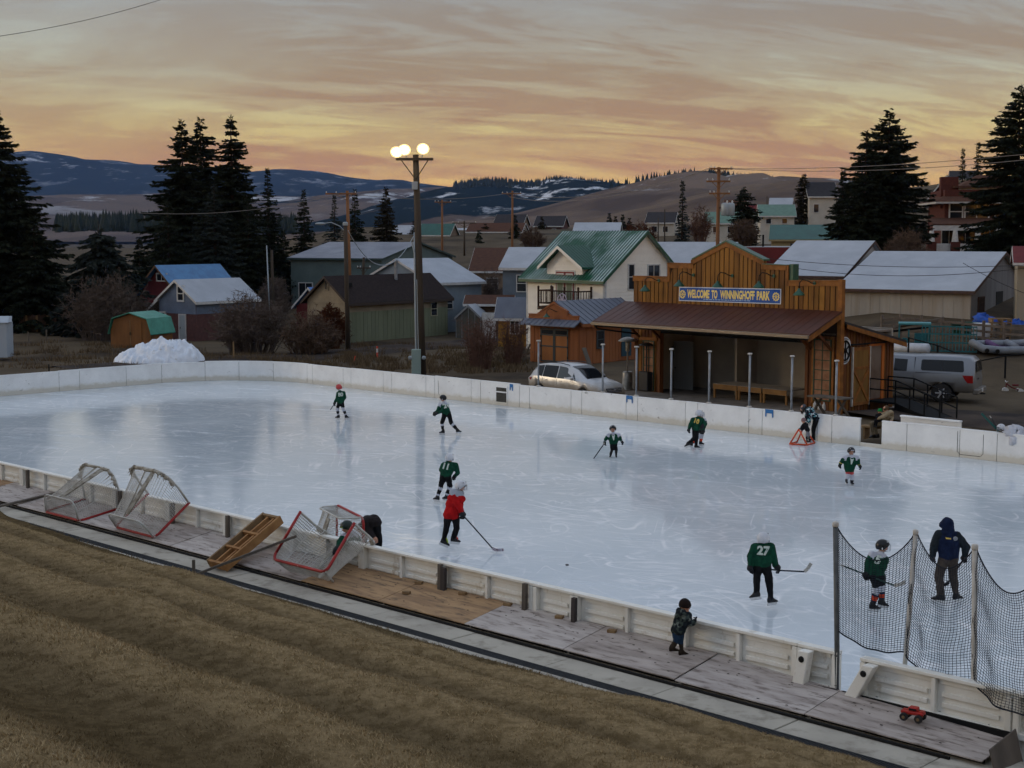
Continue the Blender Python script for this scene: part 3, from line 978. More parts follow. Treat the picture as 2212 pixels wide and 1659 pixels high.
for x,y,lab in blocks:
 p=G(x,y,.45)
 u_,v_=toUV(p);v_=min(v_,19.8)
 mb=MB();mb.box((0,0,.03),(.16,.10,.06))
 o=mb.build('wood_block',m_lumber,loc=R(u_,v_,ply_z(v_)+.02),rot=RA+.3,bevel=.006)
 tag(o,lab,'wood block','wood scraps on the deck')
lb=MB()
q0=R(-9.18,18.70,0)
lb.prism([R(-8.62,18.66,-.28),R(-8.56,19.35,-.28),R(-8.84,19.42,.62),R(-8.90,18.75,.47)],UD*.02+VD*0)
tag(lb.build('leaning_board',mat('old_board_grey',srgb(100,90,80),srgb(80,72,64),scale=3,rough=.9,stretch=(1,1,.2),bump=.3,bscale=30)),'grey weathered board leaning against the end of the plywood deck','board')
# ================================================================== goals
m_red=mat('goal_red_paint',srgb(166,40,36),srgb(140,32,30),scale=4,rough=.45,c3=srgb(196,150,140),s3=7,lo3=.66,hi3=.72)
m_wpipe=mat('goal_white_pipe',srgb(196,196,190),srgb(170,166,156),scale=6,rough=.55)
m_rag=mat('dirty_goal_padding',srgb(178,172,158),srgb(132,122,106),scale=7,rough=.95,bump=.5,bscale=30,bdist=.01)
m_net=mat('goal_net_cord',srgb(206,204,198),srgb(178,174,164),scale=4,rough=.9)
def arc(c,r,a0,a1,n,ex,ey):
 return [Vector(c)+ex*(r*math.cos(rad(a0+(a1 -a0)*i/n)))+ey*(r*math.sin(rad(a0+(a1 -a0)*i/n))) for i in range(n+1)]
def net_lines(mb,fn,ns,nt,r,sub=1):
 """fn(s,t) -> Vector, lines both ways, as thin three sided cord"""
 for i in range(ns+1):
  mb.tube([fn(i/ns,j/(nt*sub)) for j in range(nt*sub+1)],r,3,cap=False)
 for j in range(nt+1):
  mb.tube([fn(i/(ns*sub),j/nt) for i in range(ns*sub+1)],r,3,cap=False)
 return mb
GW,GH,GD,GS=.915,1.22,1.02,.5
X_,Y_,Z_=Vector((1,0,0)),Vector((0,1,0)),Vector((0,0,1))
def goal(label,M,damaged=False,black_pad=False,netr=.0055,cell=.055,rag=True,backonly=False):
 t=thing('hockey_goal',label,'hockey goal',group='hockey goals')
 t.matrix_world=M
 rc=.16
 pts=[Vector((-GW,0,0)),Vector((-GW,0,GH -rc))]+arc((-GW+rc,0,GH -rc),rc,180,90,5,X_,Z_)+arc((GW -rc,0,GH -rc),rc,90,0,5,X_,Z_)+[Vector((GW,0,0))]
 MB().tube(pts,.032,10).build('mouth_frame',m_red,t,smooth=True)
 rb=.5
 pts=[Vector((-GW,0,.02)),Vector((-GW -.02,GD -rb,.02))]+arc((-GW+rb,GD -rb,.02),rb,180,90,7,X_,Y_)[1:]+arc((GW -rb,GD -rb,.02),rb,90,0,7,X_,Y_)+[Vector((GW,0,.02))]
 mbb=MB()
 mbb.tube(pts,.03,8)
 mbb.build('base_frame',m_wpipe,t,smooth=True)
 if rag:
  mbr=MB()
  rr_=random.Random(hash(label) & 255)
  for i in range(2,len(pts) -3):
   a,b=pts[i],pts[i+1]
   n=5
   mbr.tube([a.lerp(b,k/n)+Vector((rr_.uniform(-.02,.02),rr_.uniform(-.02,.02),.03+rr_.uniform(-.02,.03))) for k in range(n+1)],[rr_.uniform(.02,.055) for k in range(n+1)],6)
  for i in range(14):
   a=pts[rr_.randrange(2,len(pts) -2)]
   mbr.tube([a,a+Vector((rr_.uniform(-.06,.06),rr_.uniform(-.12,.0),rr_.uniform(.04,.2)))],[.02,.006],5)
  mbr.build('torn_padding',m_rag,t)
 ts=[Vector((-GW+.1,0,GH)),Vector((-GW+.12,GS -.2,GH))]+arc((-GW+.34,GS -.22,GH),.22,180,90,5,X_,Y_)[1:]+arc((GW -.34,GS -.22,GH),.22,90,0,5,X_,Y_)+[Vector((GW -.1,0,GH))]
 MB().tube(ts,.022,8).build('top_shelf',m_wpipe,t,smooth=True)
 bb=MB()
 bb.tube([Vector((.0,GS,GH)),Vector((0,GS+.2,.7)),Vector((0,GD -.02,.03))],.02,6)
 bb.beam(Vector((-.35,GD -.03,.06)),Vector((-.1,GS+.05,GH -.1)),.09,.05)
 bb.build('back_brace',m_rag,t)
 nm=MB()
 def back(s,q):
  x=-GW+.12+(2*GW -.24)*s
  ed=min(1.0,min(s,1 -s)/.22)
  y0=GS*(.45+.55*ed**.6);y1=GD*(.50+.50*ed**.5)
  sag=math.sin(PI*q)
  return Vector((x*(1+.04*q),y0+(y1 -y0)*q**1.3+.02*sag,GH*(1 -q) -.07*sag*0+.03*q))
 nm_back=net_lines(MB(),back,int(1.6/cell),int(1.3/cell),netr)
 nm_back.build('back_net',m_net,t)
 for sg in (-1,1):
  sd=MB()
  def side(s,q,sg=sg):
   d0=(.42*GD)*(1 -q)*0+(GS*.45*(1 -q)+GD*.52*q)
   return Vector((sg*(GW -.02*(1 -s)+.02*s -.10*(1 -q)*s),d0*s,GH*(1 -q)+.03*q))
  net_lines(sd,side,int(.6/cell),int(1.2/cell),netr)
  sd.build('side_net',m_net,t)
 tp=MB()
 net_lines(tp,lambda s,q:Vector(((-GW+.12)+(2*GW -.24)*s,GS*(min(1,min(s,1 -s)/.22)**.5*.55+.45)*q,GH -.04*math.sin(PI*q))),int(1.6/cell),int(.45/cell),netr)
 tp.build('top_net',m_net,t)
 return t
def basis(x,y,z,o):
 M=Matrix((x,y,z)).transposed().to_4x4()
 M.translation=o
 return M
U3,V3,W3=UD,VD,Vector((0,0,1))
c=R(*toUV((G(82,1102,.4)+G(160,1120,.4))/2),0)
uc,vc=toUV(c)
vc=18.72
sl=math.atan(.15)
zdir=(-VD*math.cos(sl) -W3*math.sin(sl)).normalized()
ydir=(W3*math.cos(sl) -VD*math.sin(sl))
goal('battered hockey goal lying face down at the far left of the deck',basis(-UD,ydir,zdir,R(uc,vc+1.22*math.cos(sl),ply_z(vc+1.2)+.05)))
uc2=toUV((G(268,1137,.35)+G(348,1160,.35))/2)[0]
tl=math.atan2(.72,.98)
zdir=(-VD*math.cos(tl) -W3*math.sin(tl)).normalized()
ydir=(W3*math.cos(tl) -VD*math.sin(tl)).normalized()
goal('battered hockey goal tipped up on the near boards, second from the left',basis(-UD,ydir,zdir,R(uc2,18.82+1.22*math.cos(tl),.37+1.22*math.sin(tl))))
p3=(D(594,1218,30.8)+D(704,1255,29.8))/2
u3=toUV(p3)[0]
t3=rad(50)
zdir=(-VD*math.cos(t3) -W3*math.sin(t3)).normalized()
ydir=(VD*math.sin(t3) -W3*math.cos(t3)).normalized()
goal('big hockey goal leaning on the boards with its red mouth tipped towards the bank',basis(UD,ydir,zdir,R(u3,18.63+1.22*math.cos(t3),.64+1.22*math.sin(t3))),netr=.0095,cell=.06)
u4=toUV((D(722,1105,33.6)+D(795,1125,32.5))/2)[0]
goal('upright red framed hockey goal on the ice behind the near boards',(lambda c_,s_:basis(-UD*c_+VD*s_,-VD*c_ -UD*s_,W3,R(u4 -.12,21.25,.03)))(math.cos(rad(20)),math.sin(rad(20))),rag=False)
# ================================================================== black safety net and its posts at the right
m_pole=mat('grey_steel_post',srgb(96,98,98),srgb(76,78,78),scale=5,rough=.5,metal=.3)
m_wpole=mat('white_plastic_post',srgb(196,192,184),srgb(174,168,158),scale=5,rough=.6)
m_bnet=mat('black_net_cord',(.010,.014,.022),rough=.9)
def net_post(x0,y0,x1,y1,Y0,z_bot,m,r,label):
 a=D(x1,y1,Y0);b=D(x0,y0,Y0)
 mb=MB()
 t=thing('net_post',label,'post',a,group='posts of the black safety net')
 a_=Vector((0,0,0));b_=b -a
 base=Vector((-b_.x*.15,-b_.y*.15,z_bot -a.z))
 mb.tube([base,a_,b_],r,10)
 mb.build('pole',m,t,smooth=True)
 mc=MB()
 mc.lathe([(r*1.15,-.05),(r*1.25,-.03),(r*1.25,.01),(r*.9,.03),(r*.5,.035)],b_,10)
 mc.build('cap',m_wpole,t,smooth=True)
 return a,b
Yp1=G(1808,1398,1.07).y;Yp2=G(1957,1412,1.02).y -.1;Yp3=G(2104,1466,1.0).y
A1,B1=net_post(1805,1131,1808,1398,Yp1,-.1,m_pole,.042,'dark steel net post standing at the gap in the near boards')
A2,B2=net_post(1978,1148,1957,1412,Yp2,.85,m_wpole,.036,'leaning white net post in the middle of the black net')
A3,B3=net_post(2106,1180,2104,1466,Yp3,.3,m_wpole,.042,'white net post nearest the right end of the black net')
A4=A3+(A3 -A2)*1.15;B4=B3+(B3 -B2)*1.1
net=thing('safety_net','black knotted safety net sagging between posts above the near boards','net',(0,0,0))
def netbay(a,A,b,B,sag_top,sag_bot,droop,cell=.048,belly=.25):
 w_=((b -a).length+(B -A).length)/2
 h_=(A -a).length+.2
 ns,ntt=int(w_/cell),int(h_/cell)
 nrm=(b -a).cross(W3).normalized()
 def fn(s,q):
  lo=a.lerp(b,s) -W3*(sag_bot*math.sin(PI*s)+droop[0]*(1 -s)+droop[1]*s)
  hi=A.lerp(B,s) -W3*(sag_top*math.sin(PI*s)**.8)
  p=lo.lerp(hi,q)
  ripple=.03*math.sin(s*19+q*3)*(1 -q)+.02*math.sin(q*17+s*5)
  return p+nrm*(belly*math.sin(PI*s)*(1 -q)**1.2+ripple)
 mb=net_lines(MB(),fn,ns,ntt,.0042)
 o=mb.build('netting',m_bnet,net)
 mb=MB()
 mb.tube([fn(i/24,1) for i in range(25)],.011,5);mb.tube([fn(i/24,0) for i in range(25)],.013,5)
 mb.tube([fn(0,i/16) for i in range(17)],.009,5);mb.tube([fn(1,i/16) for i in range(17)],.009,5)
 mb.build('border_rope',m_bnet,net)
netbay(A1,B1,A2,B2,.52,.10,(-.28,-.02),belly=.10)
netbay(A2,B2,A3,B3,.45,.10,(.0,.02),belly=.22)
netbay(A3,B3,A4,B4,.55,.12,(.02,.1),belly=.25)
m_galv=mat('galvanised_post',srgb(150,154,158),srgb(126,130,134),scale=5,rough=.45,metal=.35)
gp=[(1166,735,1163,834,'in front of the silver car rear wheel'),(1301.5,743,1301.5,848,'in front of the silver car bonnet'),(1373,748,1374,855,'between the two patio heaters'),(1449,753,1449,863,'left of the white stage door'),
 (1533,758,1531,870,'right of the white stage door'),(1618.5,763,1618,878,'in front of the wooden stage benches'),(1709,768,1709,885,'left of the lattice window of the stage'),(1805,778,1805,896,'at the stage corner below the wheel sign')]
for (x0,y0,x1,y1,lab) in gp:
 b=G(x1,y1,BH)
 base=R(ufar(x1,RV1+.075),RV1+.075,.97)
 top=D(x0,y0,base.y)
 t=thing('glass_post','steel post on the far boards '+lab,'post',base,group='bare glass posts on the far boards')
 hh_=top.z -base.z
 mb=MB();mb.tube([(0,0,0),(0,0,hh_ -.04)],.042,10);mb.build('pole',m_galv,t,smooth=True)
 mb=MB();mb.lathe([(.055,hh_ -.05),(.095,hh_ -.045),(.095,hh_ -.005),(.06,hh_+.01)],(0,0,0),10)
 mb.lathe([(.10,0.03),(.10,.075),(.05,.09)],(0,0,0),10)
 mb.build('fitting',m_wpole,t,smooth=True)
# ================================================================== building kit
m_glass=mat('window_glass',(.018,.022,.028),rough=.06,spec=.6)
m_wtrim=mat('white_trim',srgb(206,206,204),srgb(184,184,182),scale=3,rough=.6)
m_snowroof=mat('frosted_metal_roof',srgb(158,164,172),srgb(150,156,165),scale=.4,rough=.5,c3=srgb(170,176,184),s3=.6,lo3=.45,hi3=.75,spec=.4)
def frame_at(x,Y,ang,z=None):
 """Empty frame on the ground where picture column x is met at distance Y; local x at angle ang"""
 X=(x -CX)/FPX*Y*1.0
 r=ray(x,640.0)
 X=r.x/r.y*Y
 z=Tz(X,Y) if z is None else z
 return Vector((X,Y,z))
def col_hit(x,O,d):
 """distance along direction d (from O) at which picture column x is met"""
 r=ray(x,650.0)
 k=r.x/r.y
 return (k*O.y -O.x)/(d.x -k*d.y)
def on_plane(x,y,O,d):
 """picture point on the vertical plane through O along d -> (s, z)"""
 r=ray(x,y)
 n=Vector((-d.y,d.x,0))
 t=(O -Vector((0,0,CAMZ))).dot(n)/r.dot(n)
 p=Vector((0,0,CAMZ))+r*t
 return ((p -O).dot(d),p.z)
class Bld:
 """building frame: local x along the front (left to right), local y into the depth"""
 def __init__(s,name,label,cat,O,ang,group=None):
  s.O=Vector(O);s.ang=ang
  s.e1=Vector((math.cos(ang),math.sin(ang),0));s.e2=Vector((-math.sin(ang),math.cos(ang),0))
  s.t=thing(name,label,cat,s.O,ang,group)
 def front(s,x,y,off=0.0):
  q=on_plane(x,y,s.O+s.e2*off,s.e1)
  return q[0],q[1] -s.O.z
 def right(s,x,y,a):
  q=on_plane(x,y,s.O+s.e1*a,s.e2)
  return q[0],q[1] -s.O.z
def face_basis(face,a,b):
 if face == 'f':return Vector((0,0,0)),Vector((1,0,0)),Vector((0,-1,0))
 if face == 'r':return Vector((a,0,0)),Vector((0,1,0)),Vector((1,0,0))
 if face == 'l':return Vector((0,b,0)),Vector((0,-1,0)),Vector((-1,0,0))
 if face == 'b':return Vector((a,b,0)),Vector((-1,0,0)),Vector((0,1,0))
def fbox(mb,fb,s0,s1,z0,z1,n0,n1):
 O,ex,n=fb
 P=[O+ex*s_+n*d+Vector((0,0,z)) for z in (z0,z1) for s_,d in ((s0,n0),(s1,n0),(s1,n1),(s0,n1))]
 mb.add(P,[(3,2,1,0),(4,5,6,7),(0,1,5,4),(1,2,6,5),(2,3,7,6),(3,0,4,7)])
 return mb
def window(par,fb,s,z,w,h,mf=None,nx=1,ny=2,proud=.085,fw=.07,glass=None,name='window',label=None):
 mf=mf or m_wtrim
 mb=MB()
 for (a,b,c,d) in ((s -w/2 -fw,s+w/2+fw,z+h/2,z+h/2+fw),(s -w/2 -fw,s+w/2+fw,z -h/2 -fw,z -h/2),(s -w/2 -fw,s -w/2,z -h/2,z+h/2),(s+w/2,s+w/2+fw,z -h/2,z+h/2)):
  fbox(mb,fb,a,b,c,d,-.02,proud)
 for i in range(1,nx):
  x=s -w/2+w*i/nx;fbox(mb,fb,x -fw*.35,x+fw*.35,z -h/2,z+h/2,-.02,proud -.008)
 for i in range(1,ny):
  q=z -h/2+h*i/ny;fbox(mb,fb,s -w/2,s+w/2,q -fw*.35,q+fw*.35,-.02,proud -.012)
 o=mb.build(name,mf,par)
 if label:o['label']=label
 for i in range(nx):
  for j in range(ny):
   mg=MB()
   fbox(mg,fb,s -w/2+w*i/nx+.005,s -w/2+w*(i+1)/nx -.005,z -h/2+h*j/ny+.005,z -h/2+h*(j+1)/ny -.005,-.02,proud -.03)
   mg.build('pane',glass or m_glass,o)
 return o
def door(par,fb,s0,s1,z0,z1,m,mf=None,proud=.05,label=None):
 mb=MB();fbox(mb,fb,s0,s1,z0,z1,-.02,proud)
 o=mb.build('door',m,par,bevel=.008)
 if label:o['label']=label
 mb=MB()
 for (a,b,c,d) in ((s0 -.09,s0,z0,z1+.09),(s1,s1+.09,z0,z1+.09),(s0,s1,z1,z1+.09)):
  fbox(mb,fb,a,b,c,d,-.02,proud+.015)
 mb.build('door_frame',mf or m_wtrim,o)
 mb=MB();fbox(mb,fb,s0+.08,s0+.14,(z0+z1)/2 -.06,(z0+z1)/2+.04,proud,proud+.05);mb.build('handle',m_joint,o)
 return o
def lap(par,fb,span,z0,z1,pitch,m,name='siding_board'):
 """horizontal lapped boards; span(z) -> (s0, s1)"""
 O,ex,n=fb
 z=z0
 while z < z1 -.01:
  zt=min(z+pitch,z1)
  a0,a1=span(z+.01);b0,b1=span(zt -.01)
  if a1 -a0 > .05:
   if b1 -b0 < .02:b0=b1=(b0+b1)/2;b1+=.02
   U=Vector((0,0,1))
   P=[O+ex*a0+U*z+n*.034,O+ex*a1+U*z+n*.034,O+ex*b1+U*(zt -.004)+n*.012,O+ex*b0+U*(zt -.004)+n*.012]
   Q=[O+ex*a0+U*z,O+ex*a1+U*z,O+ex*b1+U*(zt -.004),O+ex*b0+U*(zt -.004)]
   mb=MB();mb.add(P+Q,[(0,1,2,3),(7,6,5,4),(4,5,1,0),(3,2,6,7),(0,3,7,4),(1,5,6,2)])
   mb.build(name,m,par)
  z=zt
def boards(par,fb,s0,s1,bw,z0,top,mats,batten=.05,name='wall_board',gap=.012,rs=random.Random(2)):
 """vertical boards with battens; top(s) -> z of the upper edge"""
 O,ex,n=fb
 s=s0
 U=Vector((0,0,1))
 while s < s1 -.02:
  e=min(s+bw*rs.uniform(.85,1.15),s1)
  if s1 -e < .06:e=s1
  a,b=s+gap/2,e -gap/2
  bot=z0(s) if callable(z0) else z0
  mb=MB()
  d=rs.uniform(.020,.034)
  fbp=[O+ex*a+U*bot,O+ex*b+U*bot,O+ex*b+U*top(b),O+ex*a+U*top(a)]
  if top(a) -bot > .05:
   mb.add([p+n*d for p in fbp]+fbp,[(0,1,2,3),(7,6,5,4),(4,5,1,0),(3,2,6,7),(0,3,7,4),(1,5,6,2)])
   mb.build(name,rs.choice(mats),par)
  s=e
def gable_house(B,a,b,he,hr,m_wall,m_roof,ridge='x',over=.35,rake=.3,he2=None,rpos=.5,m_gable=None,m_fascia=None,rth=.14,z0=-.6,hip=False):
 """walls and roof. ridge 'x': runs along the front; 'y': runs into the depth. rpos: ridge position across the span. he2: eave height on the far side"""
 he2=he if he2 is None else he2
 t=B.t
 T_=.14
 m_gable=m_gable or m_wall
 m_fascia=m_fascia or m_wtrim
 U=Vector((0,0,1))
 if ridge == 'x':
  yr=b*rpos
  for f,h in (('f',he),('b',he2)):
   mb=MB();fbox(mb,face_basis(f,a,b),0,a,z0,h,-T_,0);mb.build('wall',m_wall,t)
  for x in (0,a -T_):
   mb=MB();mb.prism([(x,T_,z0),(x,b -T_,z0),(x,b -T_,he2),(x,yr,hr -.02),(x,T_,he)],(T_,0,0));mb.build('wall',m_gable,t)
  s1,s2=(hr -he)/yr,(hr -he2)/(b -yr)
  for (ya,za,yb,zb) in ((-over,he -s1*over,yr,hr),(b+over,he2 -s2*over,yr,hr)):
   mb=MB();mb.prism([(-rake,ya,za),(-rake,yb,zb),(-rake,yb,zb+rth),(-rake,ya,za+rth)],(a+2*rake,0,0));mb.build('roof',m_roof,t)
  mb=MB()
  mb.b2(-rake,a+rake,-over -.02,-over+.0,he -s1*over -.06,he -s1*over+rth -.02)
  mb.build('fascia',m_fascia,t)
  for x in (-rake -.022,a+rake):
   mb=MB();mb.prism([(x,-over,he -s1*over -.05),(x,yr,hr -.05),(x,b+over,he2 -s2*over -.05),(x,b+over,he2 -s2*over+rth -.01),(x,yr,hr+rth -.01),(x,-over,he -s1*over+rth -.01)],(.02,0,0));mb.build('rake_board',m_fascia,t)
 else:
  xr=a*rpos
  for f,h in (('l',he),('r',he2)):
   mb=MB();fbox(mb,face_basis(f,a,b),0,b,z0,h,-T_,0);mb.build('wall',m_wall,t)
  for y in (0,b -T_):
   mb=MB();mb.prism([(T_,y,z0),(a -T_,y,z0),(a -T_,y,he2),(xr,y,hr -.02),(T_,y,he)],(0,T_,0));mb.build('wall',m_gable,t)
  s1,s2=(hr -he)/xr,(hr -he2)/(a -xr)
  for (xa,za,xb,zb) in ((-over,he -s1*over,xr,hr),(a+over,he2 -s2*over,xr,hr)):
   mb=MB();mb.prism([(xa,-rake,za),(xb,-rake,zb),(xb,-rake,zb+rth),(xa,-rake,za+rth)],(0,b+2*rake,0));mb.build('roof',m_roof,t)
  mb=MB();mb.b2(a+over,a+over+.02,-rake,b+rake,he2 -s2*over -.06,he2 -s2*over+rth -.02);mb.build('fascia',m_fascia,t)
  for y in (-rake -.022,b+rake):
   mb=MB();mb.prism([(-over,y,he -s1*over -.05),(xr,y,hr -.05),(a+over,y,he2 -s2*over -.05),(a+over,y,he2 -s2*over+rth -.01),(xr,y,hr+rth -.01),(-over,y,he -s1*over+rth -.01)],(0,.02,0));mb.build('rake_board',m_fascia,t)
# ================================================================== park stage building with the banner
m_log1=mat('stained_board',srgb(144,98,36),srgb(108,69,23),scale=2.2,rough=.7,stretch=(1,1,.12),bump=.25,bscale=26,rand=.16,spec=.3)
m_log2=mat('stained_board_dark',srgb(124,80,28),srgb(92,57,18),scale=2.2,rough=.7,stretch=(1,1,.12),bump=.25,bscale=26,rand=.16,spec=.3)
m_logr=mat('stained_board_red',srgb(118,70,32),srgb(88,50,22),scale=2.2,rough=.7,stretch=(1,1,.12),bump=.25,bscale=26,rand=.16,spec=.3)
m_trimlog=mat('stained_trim',srgb(146,92,34),srgb(112,68,24),scale=3,rough=.7,bump=.2,bscale=26)
m_canopy=mat('brown_metal_canopy',srgb(76,38,24),srgb(64,31,19),scale=.8,rough=.5,spec=.4,c3=srgb(84,46,30),s3=2.5,lo3=.55,hi3=.8)
m_greenm=mat('green_metal',srgb(26,84,62),srgb(18,66,50),scale=4,rough=.4,spec=.5)
m_gutter=mat('gutter_metal',srgb(118,106,92),rough=.4,metal=.4)
m_stagein=mat('stage_inside_wall',srgb(176,166,152),srgb(160,150,138),scale=.8,rough=.9)
m_patio=mat('patio_concrete',srgb(140,130,118),srgb(122,113,103),scale=.7,rough=.92,bump=.1,bscale=40,c3=srgb(90,82,74),s3=1.6,lo3=.5,hi3=.7)
PL,PR_=G(1364,842,.12),G(1804,890,.12)
pdir=(PR_ -PL);PA=pdir.length;pang=math.atan2(pdir.y,pdir.x)
Pv=Bld('park_stage','stained wood park stage with stepped false front, brown canopy and open stage','park building',Vector((PL.x,PL.y,0)),pang)
FB=face_basis('f',PA,4.2)
prof_px=[(1364,597),(1442.6,598.5),(1442.7,568.8),(1493.7,570),(1493.8,561.6),(1567.4,522.4),(1646,561.6),(1646.1,571),(1699,573.5),(1699.1,607),(1804,607)]
prof=[Pv.front(*q) for q in prof_px]
prof[0]=(0,prof[0][1]);prof[-1]=(PA,prof[-1][1])
ps,pz=np.array([q[0] for q in prof]),np.array([q[1] for q in prof])
ptop=lambda s:float(np.interp(s,ps,pz))
zc0=4.34
mb=MB()
Pp=[(q[0],.10,q[1] -.04) for q in prof]
mb.prism([(0,.10,3.3),(PA,.10,3.3)]+Pp[::-1],(0,.12,0))
mb.build('false_front',mat('board_shadow_gap',srgb(44,28,14),rough=.9),Pv.t)
Fp=(Vector((0,.10,0)),Vector((1,0,0)),Vector((0,-1,0)))
boards(Pv.t,Fp,.02,PA -.02,.27,zc0 -.1,lambda s:ptop(s) -.22,[m_log1,m_log1,m_log2],name='facade_board',gap=.05,rs=random.Random(5))
for (q0,q1) in zip(prof[:-1],prof[1:]):
 mb=MB()
 if abs(q0[0] -q1[0]) < .03:
  mb.b2(q0[0] -.07,q0[0]+.07,.03,.24,min(q0[1],q1[1]) -.22,max(q0[1],q1[1])+.01)
 else:
  a,b=Vector((q0[0],.03,q0[1])),Vector((q1[0],.03,q1[1]))
  mb.prism([a,b,b -Vector((0,0,.22)),a -Vector((0,0,.22))],(0,.05,0))
  sn=.02
 mb.build('parapet_trim',m_trimlog,Pv.t)
for (i0,i1) in ((4,5),(5,6)):
 a,b=Vector((prof[i0][0],.0,prof[i0][1]+.004)),Vector((prof[i1][0],.0,prof[i1][1]+.004))
 if i0 == 5:b+=(b -a)*.05
 mb=MB();mb.prism([a,b,b+Vector((0,0,.07)),a+Vector((0,0,.07))],(0,.42,0));mb.build('cap_flashing',m_greenm,Pv.t)
for (i0,i1) in ((0,1),(2,3),(7,8),(9,10)):
 a,b=Vector((prof[i0][0],.0,prof[i0][1]+.003)),Vector((prof[i1][0],.0,prof[i1][1]+.003))
 mb=MB();mb.prism([a,b,b+Vector((0,0,.03)),a+Vector((0,0,.03))],(0,.30,0));mb.build('cap_flashing',m_greenm if i0 == 7 else m_trimlog,Pv.t)
s_=prof[8][0]
mb=MB();mb.b2(s_+.08,s_+.28,.10,.5,prof[9][1]+.02,prof[8][1]+.06);mb.build('cap_flashing',m_greenm,Pv.t)
mb=MB();mb.b2(PA -.02,PA+.20,.02,.26,0,prof[-1][1]+.06);mb.build('corner_post',m_trimlog,Pv.t,bevel=.01)
sL=Pv.front(1419,800)[0];sR=Pv.front(1737,850)[0]
Fl=(Vector((0,.22,0)),Vector((1,0,0)),Vector((0,-1,0)))
for (a0,a1) in ((0.0,sL),(sR,PA)):
 mb=MB();mb.b2(a0,a1,.22,.34,0,3.4);mb.build('wall',m_logr,Pv.t)
 boards(Pv.t,Fl,a0+.01,a1 -.01,.24,.04,lambda s:3.35,[m_logr,m_log1,m_logr],name='wall_board',gap=.045,rs=random.Random(9))
for s_ in (sL,sR):
 mb=MB();mb.b2(s_ -.10,s_+.06,.14,.40,0,3.35);mb.build('opening_post',m_logr,Pv.t,bevel=.01)
mb=MB();mb.b2(sL -.1,sR+.1,.16,.38,2.95,3.35);mb.build('lintel',m_dark,Pv.t)
m_lat=mat('green_window_frame',srgb(52,70,52),rough=.6)
m_cur=mat('window_curtain',srgb(158,118,92),srgb(130,90,64),scale=3,rough=.9)
sw,zw=Pv.front(1771,800)
window(Pv.t,Fl,sw,zw,.80,2.55,m_lat,2,6,proud=.09,fw=.05,glass=m_cur,label='tall small paned window with tan curtain')
for s_ in (sw -.55,sw+.50):
 mb=MB();fbox(mb,Fl,s_,s_+.10,zw -1.45,zw+1.5,0,.08);mb.build('window_trim',m_trimlog,Pv.t)
sw2,zw2=Pv.front(1396,790)
window(Pv.t,Fl,sw2,zw2,.62,2.3,m_lat,2,6,proud=.09,fw=.05,glass=m_cur,label='tall small paned window behind the patio heaters')
mb=MB();fbox(mb,Fl,sw2 -.55,sw2+.55,zw2+1.22,zw2+1.36,0,.1);mb.build('window_trim',m_trimlog,Pv.t)
cd=2.15;z_e=3.46
mb=MB();mb.prism([(-.55,.04,zc0),(PA+.22,.04,zc0),(PA+.22,-cd,z_e),(-.55,-cd,z_e)],(0,0,.06));mb.build('canopy',m_canopy,Pv.t)
for i in range(29):
 x=-.50+(PA+.68)*i/28
 mb=MB();mb.prism([(x,.03,zc0+.06),(x+.035,.03,zc0+.06),(x+.035,-cd,z_e+.06),(x,-cd,z_e+.06)],(0,0,.007));mb.build('canopy_rib',m_canopy,Pv.t)
mb=MB();mb.b2(-.57,PA+.2,-cd -.10,-cd+.0,z_e -.13,z_e+.02);mb.build('gutter',m_gutter,Pv.t,bevel=.02)
for x in (-.5,PA+.13):
 mb=MB();mb.prism([(x,.04,zc0 -.02),(x,-cd,z_e -.02),(x,-cd,z_e -.24),(x,.04,zc0 -.26)],(.06,0,0));mb.build('rafter',m_trimlog,Pv.t)
mb=MB();mb.b2(-.5,PA+.15,-cd+.1,-cd+.2,z_e -.20,z_e -.02);mb.build('header_beam',m_dark,Pv.t)
for x in (.3,sL+.0,sR+.1,PA -.4):
 mb=MB();mb.beam((x,.2,2.7),(x,-.9,3.55),.10,.10);mb.build('knee_brace',m_logr,Pv.t)
mb=MB();mb.tube([(-.35,-cd -.05,z_e -.10),(-.32,-cd+.1,z_e -.30),(.35,.05,2.85)],.045,6);mb.build('downpipe',m_dark,Pv.t)
mb=MB();mb.b2(.05,PA -.05,4.1,4.2,-.4,3.5);mb.build('back_wall',m_stagein,Pv.t)
mb=MB();mb.b2(.05,.17,.36,4.1,-.4,3.5);mb.build('wall',m_stagein,Pv.t)
mb=MB();mb.b2(.05,PA -.1,.1,4.1,3.36,3.44);mb.build('ceiling_panel',mat('stage_ceiling',srgb(120,108,96),rough=.9),Pv.t)
mb=MB();mb.b2(sL+2.6,sL+2.72,2.6,4.1,0,3.36);mb.build('partition',m_stagein,Pv.t)
rb0,rb1=3.80,2.98
mb=MB();mb.prism([(-.1,.24,rb0+.05),(PA+.30,.24,rb0+.05),(PA+.30,4.75,rb1 -.12),(-.1,4.75,rb1 -.12)],(0,0,.10));mb.build('rear_roof',mat('dark_roof_edge',srgb(44,42,42),rough=.6),Pv.t)
mb=MB();mb.prism([(PA+.31,.26,rb0 -.14),(PA+.31,4.72,rb1 -.32),(PA+.31,4.72,rb1 -.13),(PA+.31,.26,rb0+.04)],(.03,0,0));mb.build('rake_board',m_trimlog,Pv.t)
FR=(Vector((PA,0,0)),Vector((0,1,0)),Vector((1,0,0)))
mb=MB();mb.prism([(PA -.14,.3,-.3),(PA -.14,4.2,-.3),(PA -.14,4.2,rb1),(PA -.14,.3,rb0)],(.13,0,0));mb.build('wall',m_logr,Pv.t)
rtop=lambda s:rb0+(rb1 -rb0)*(s -.24)/4.5 -.02
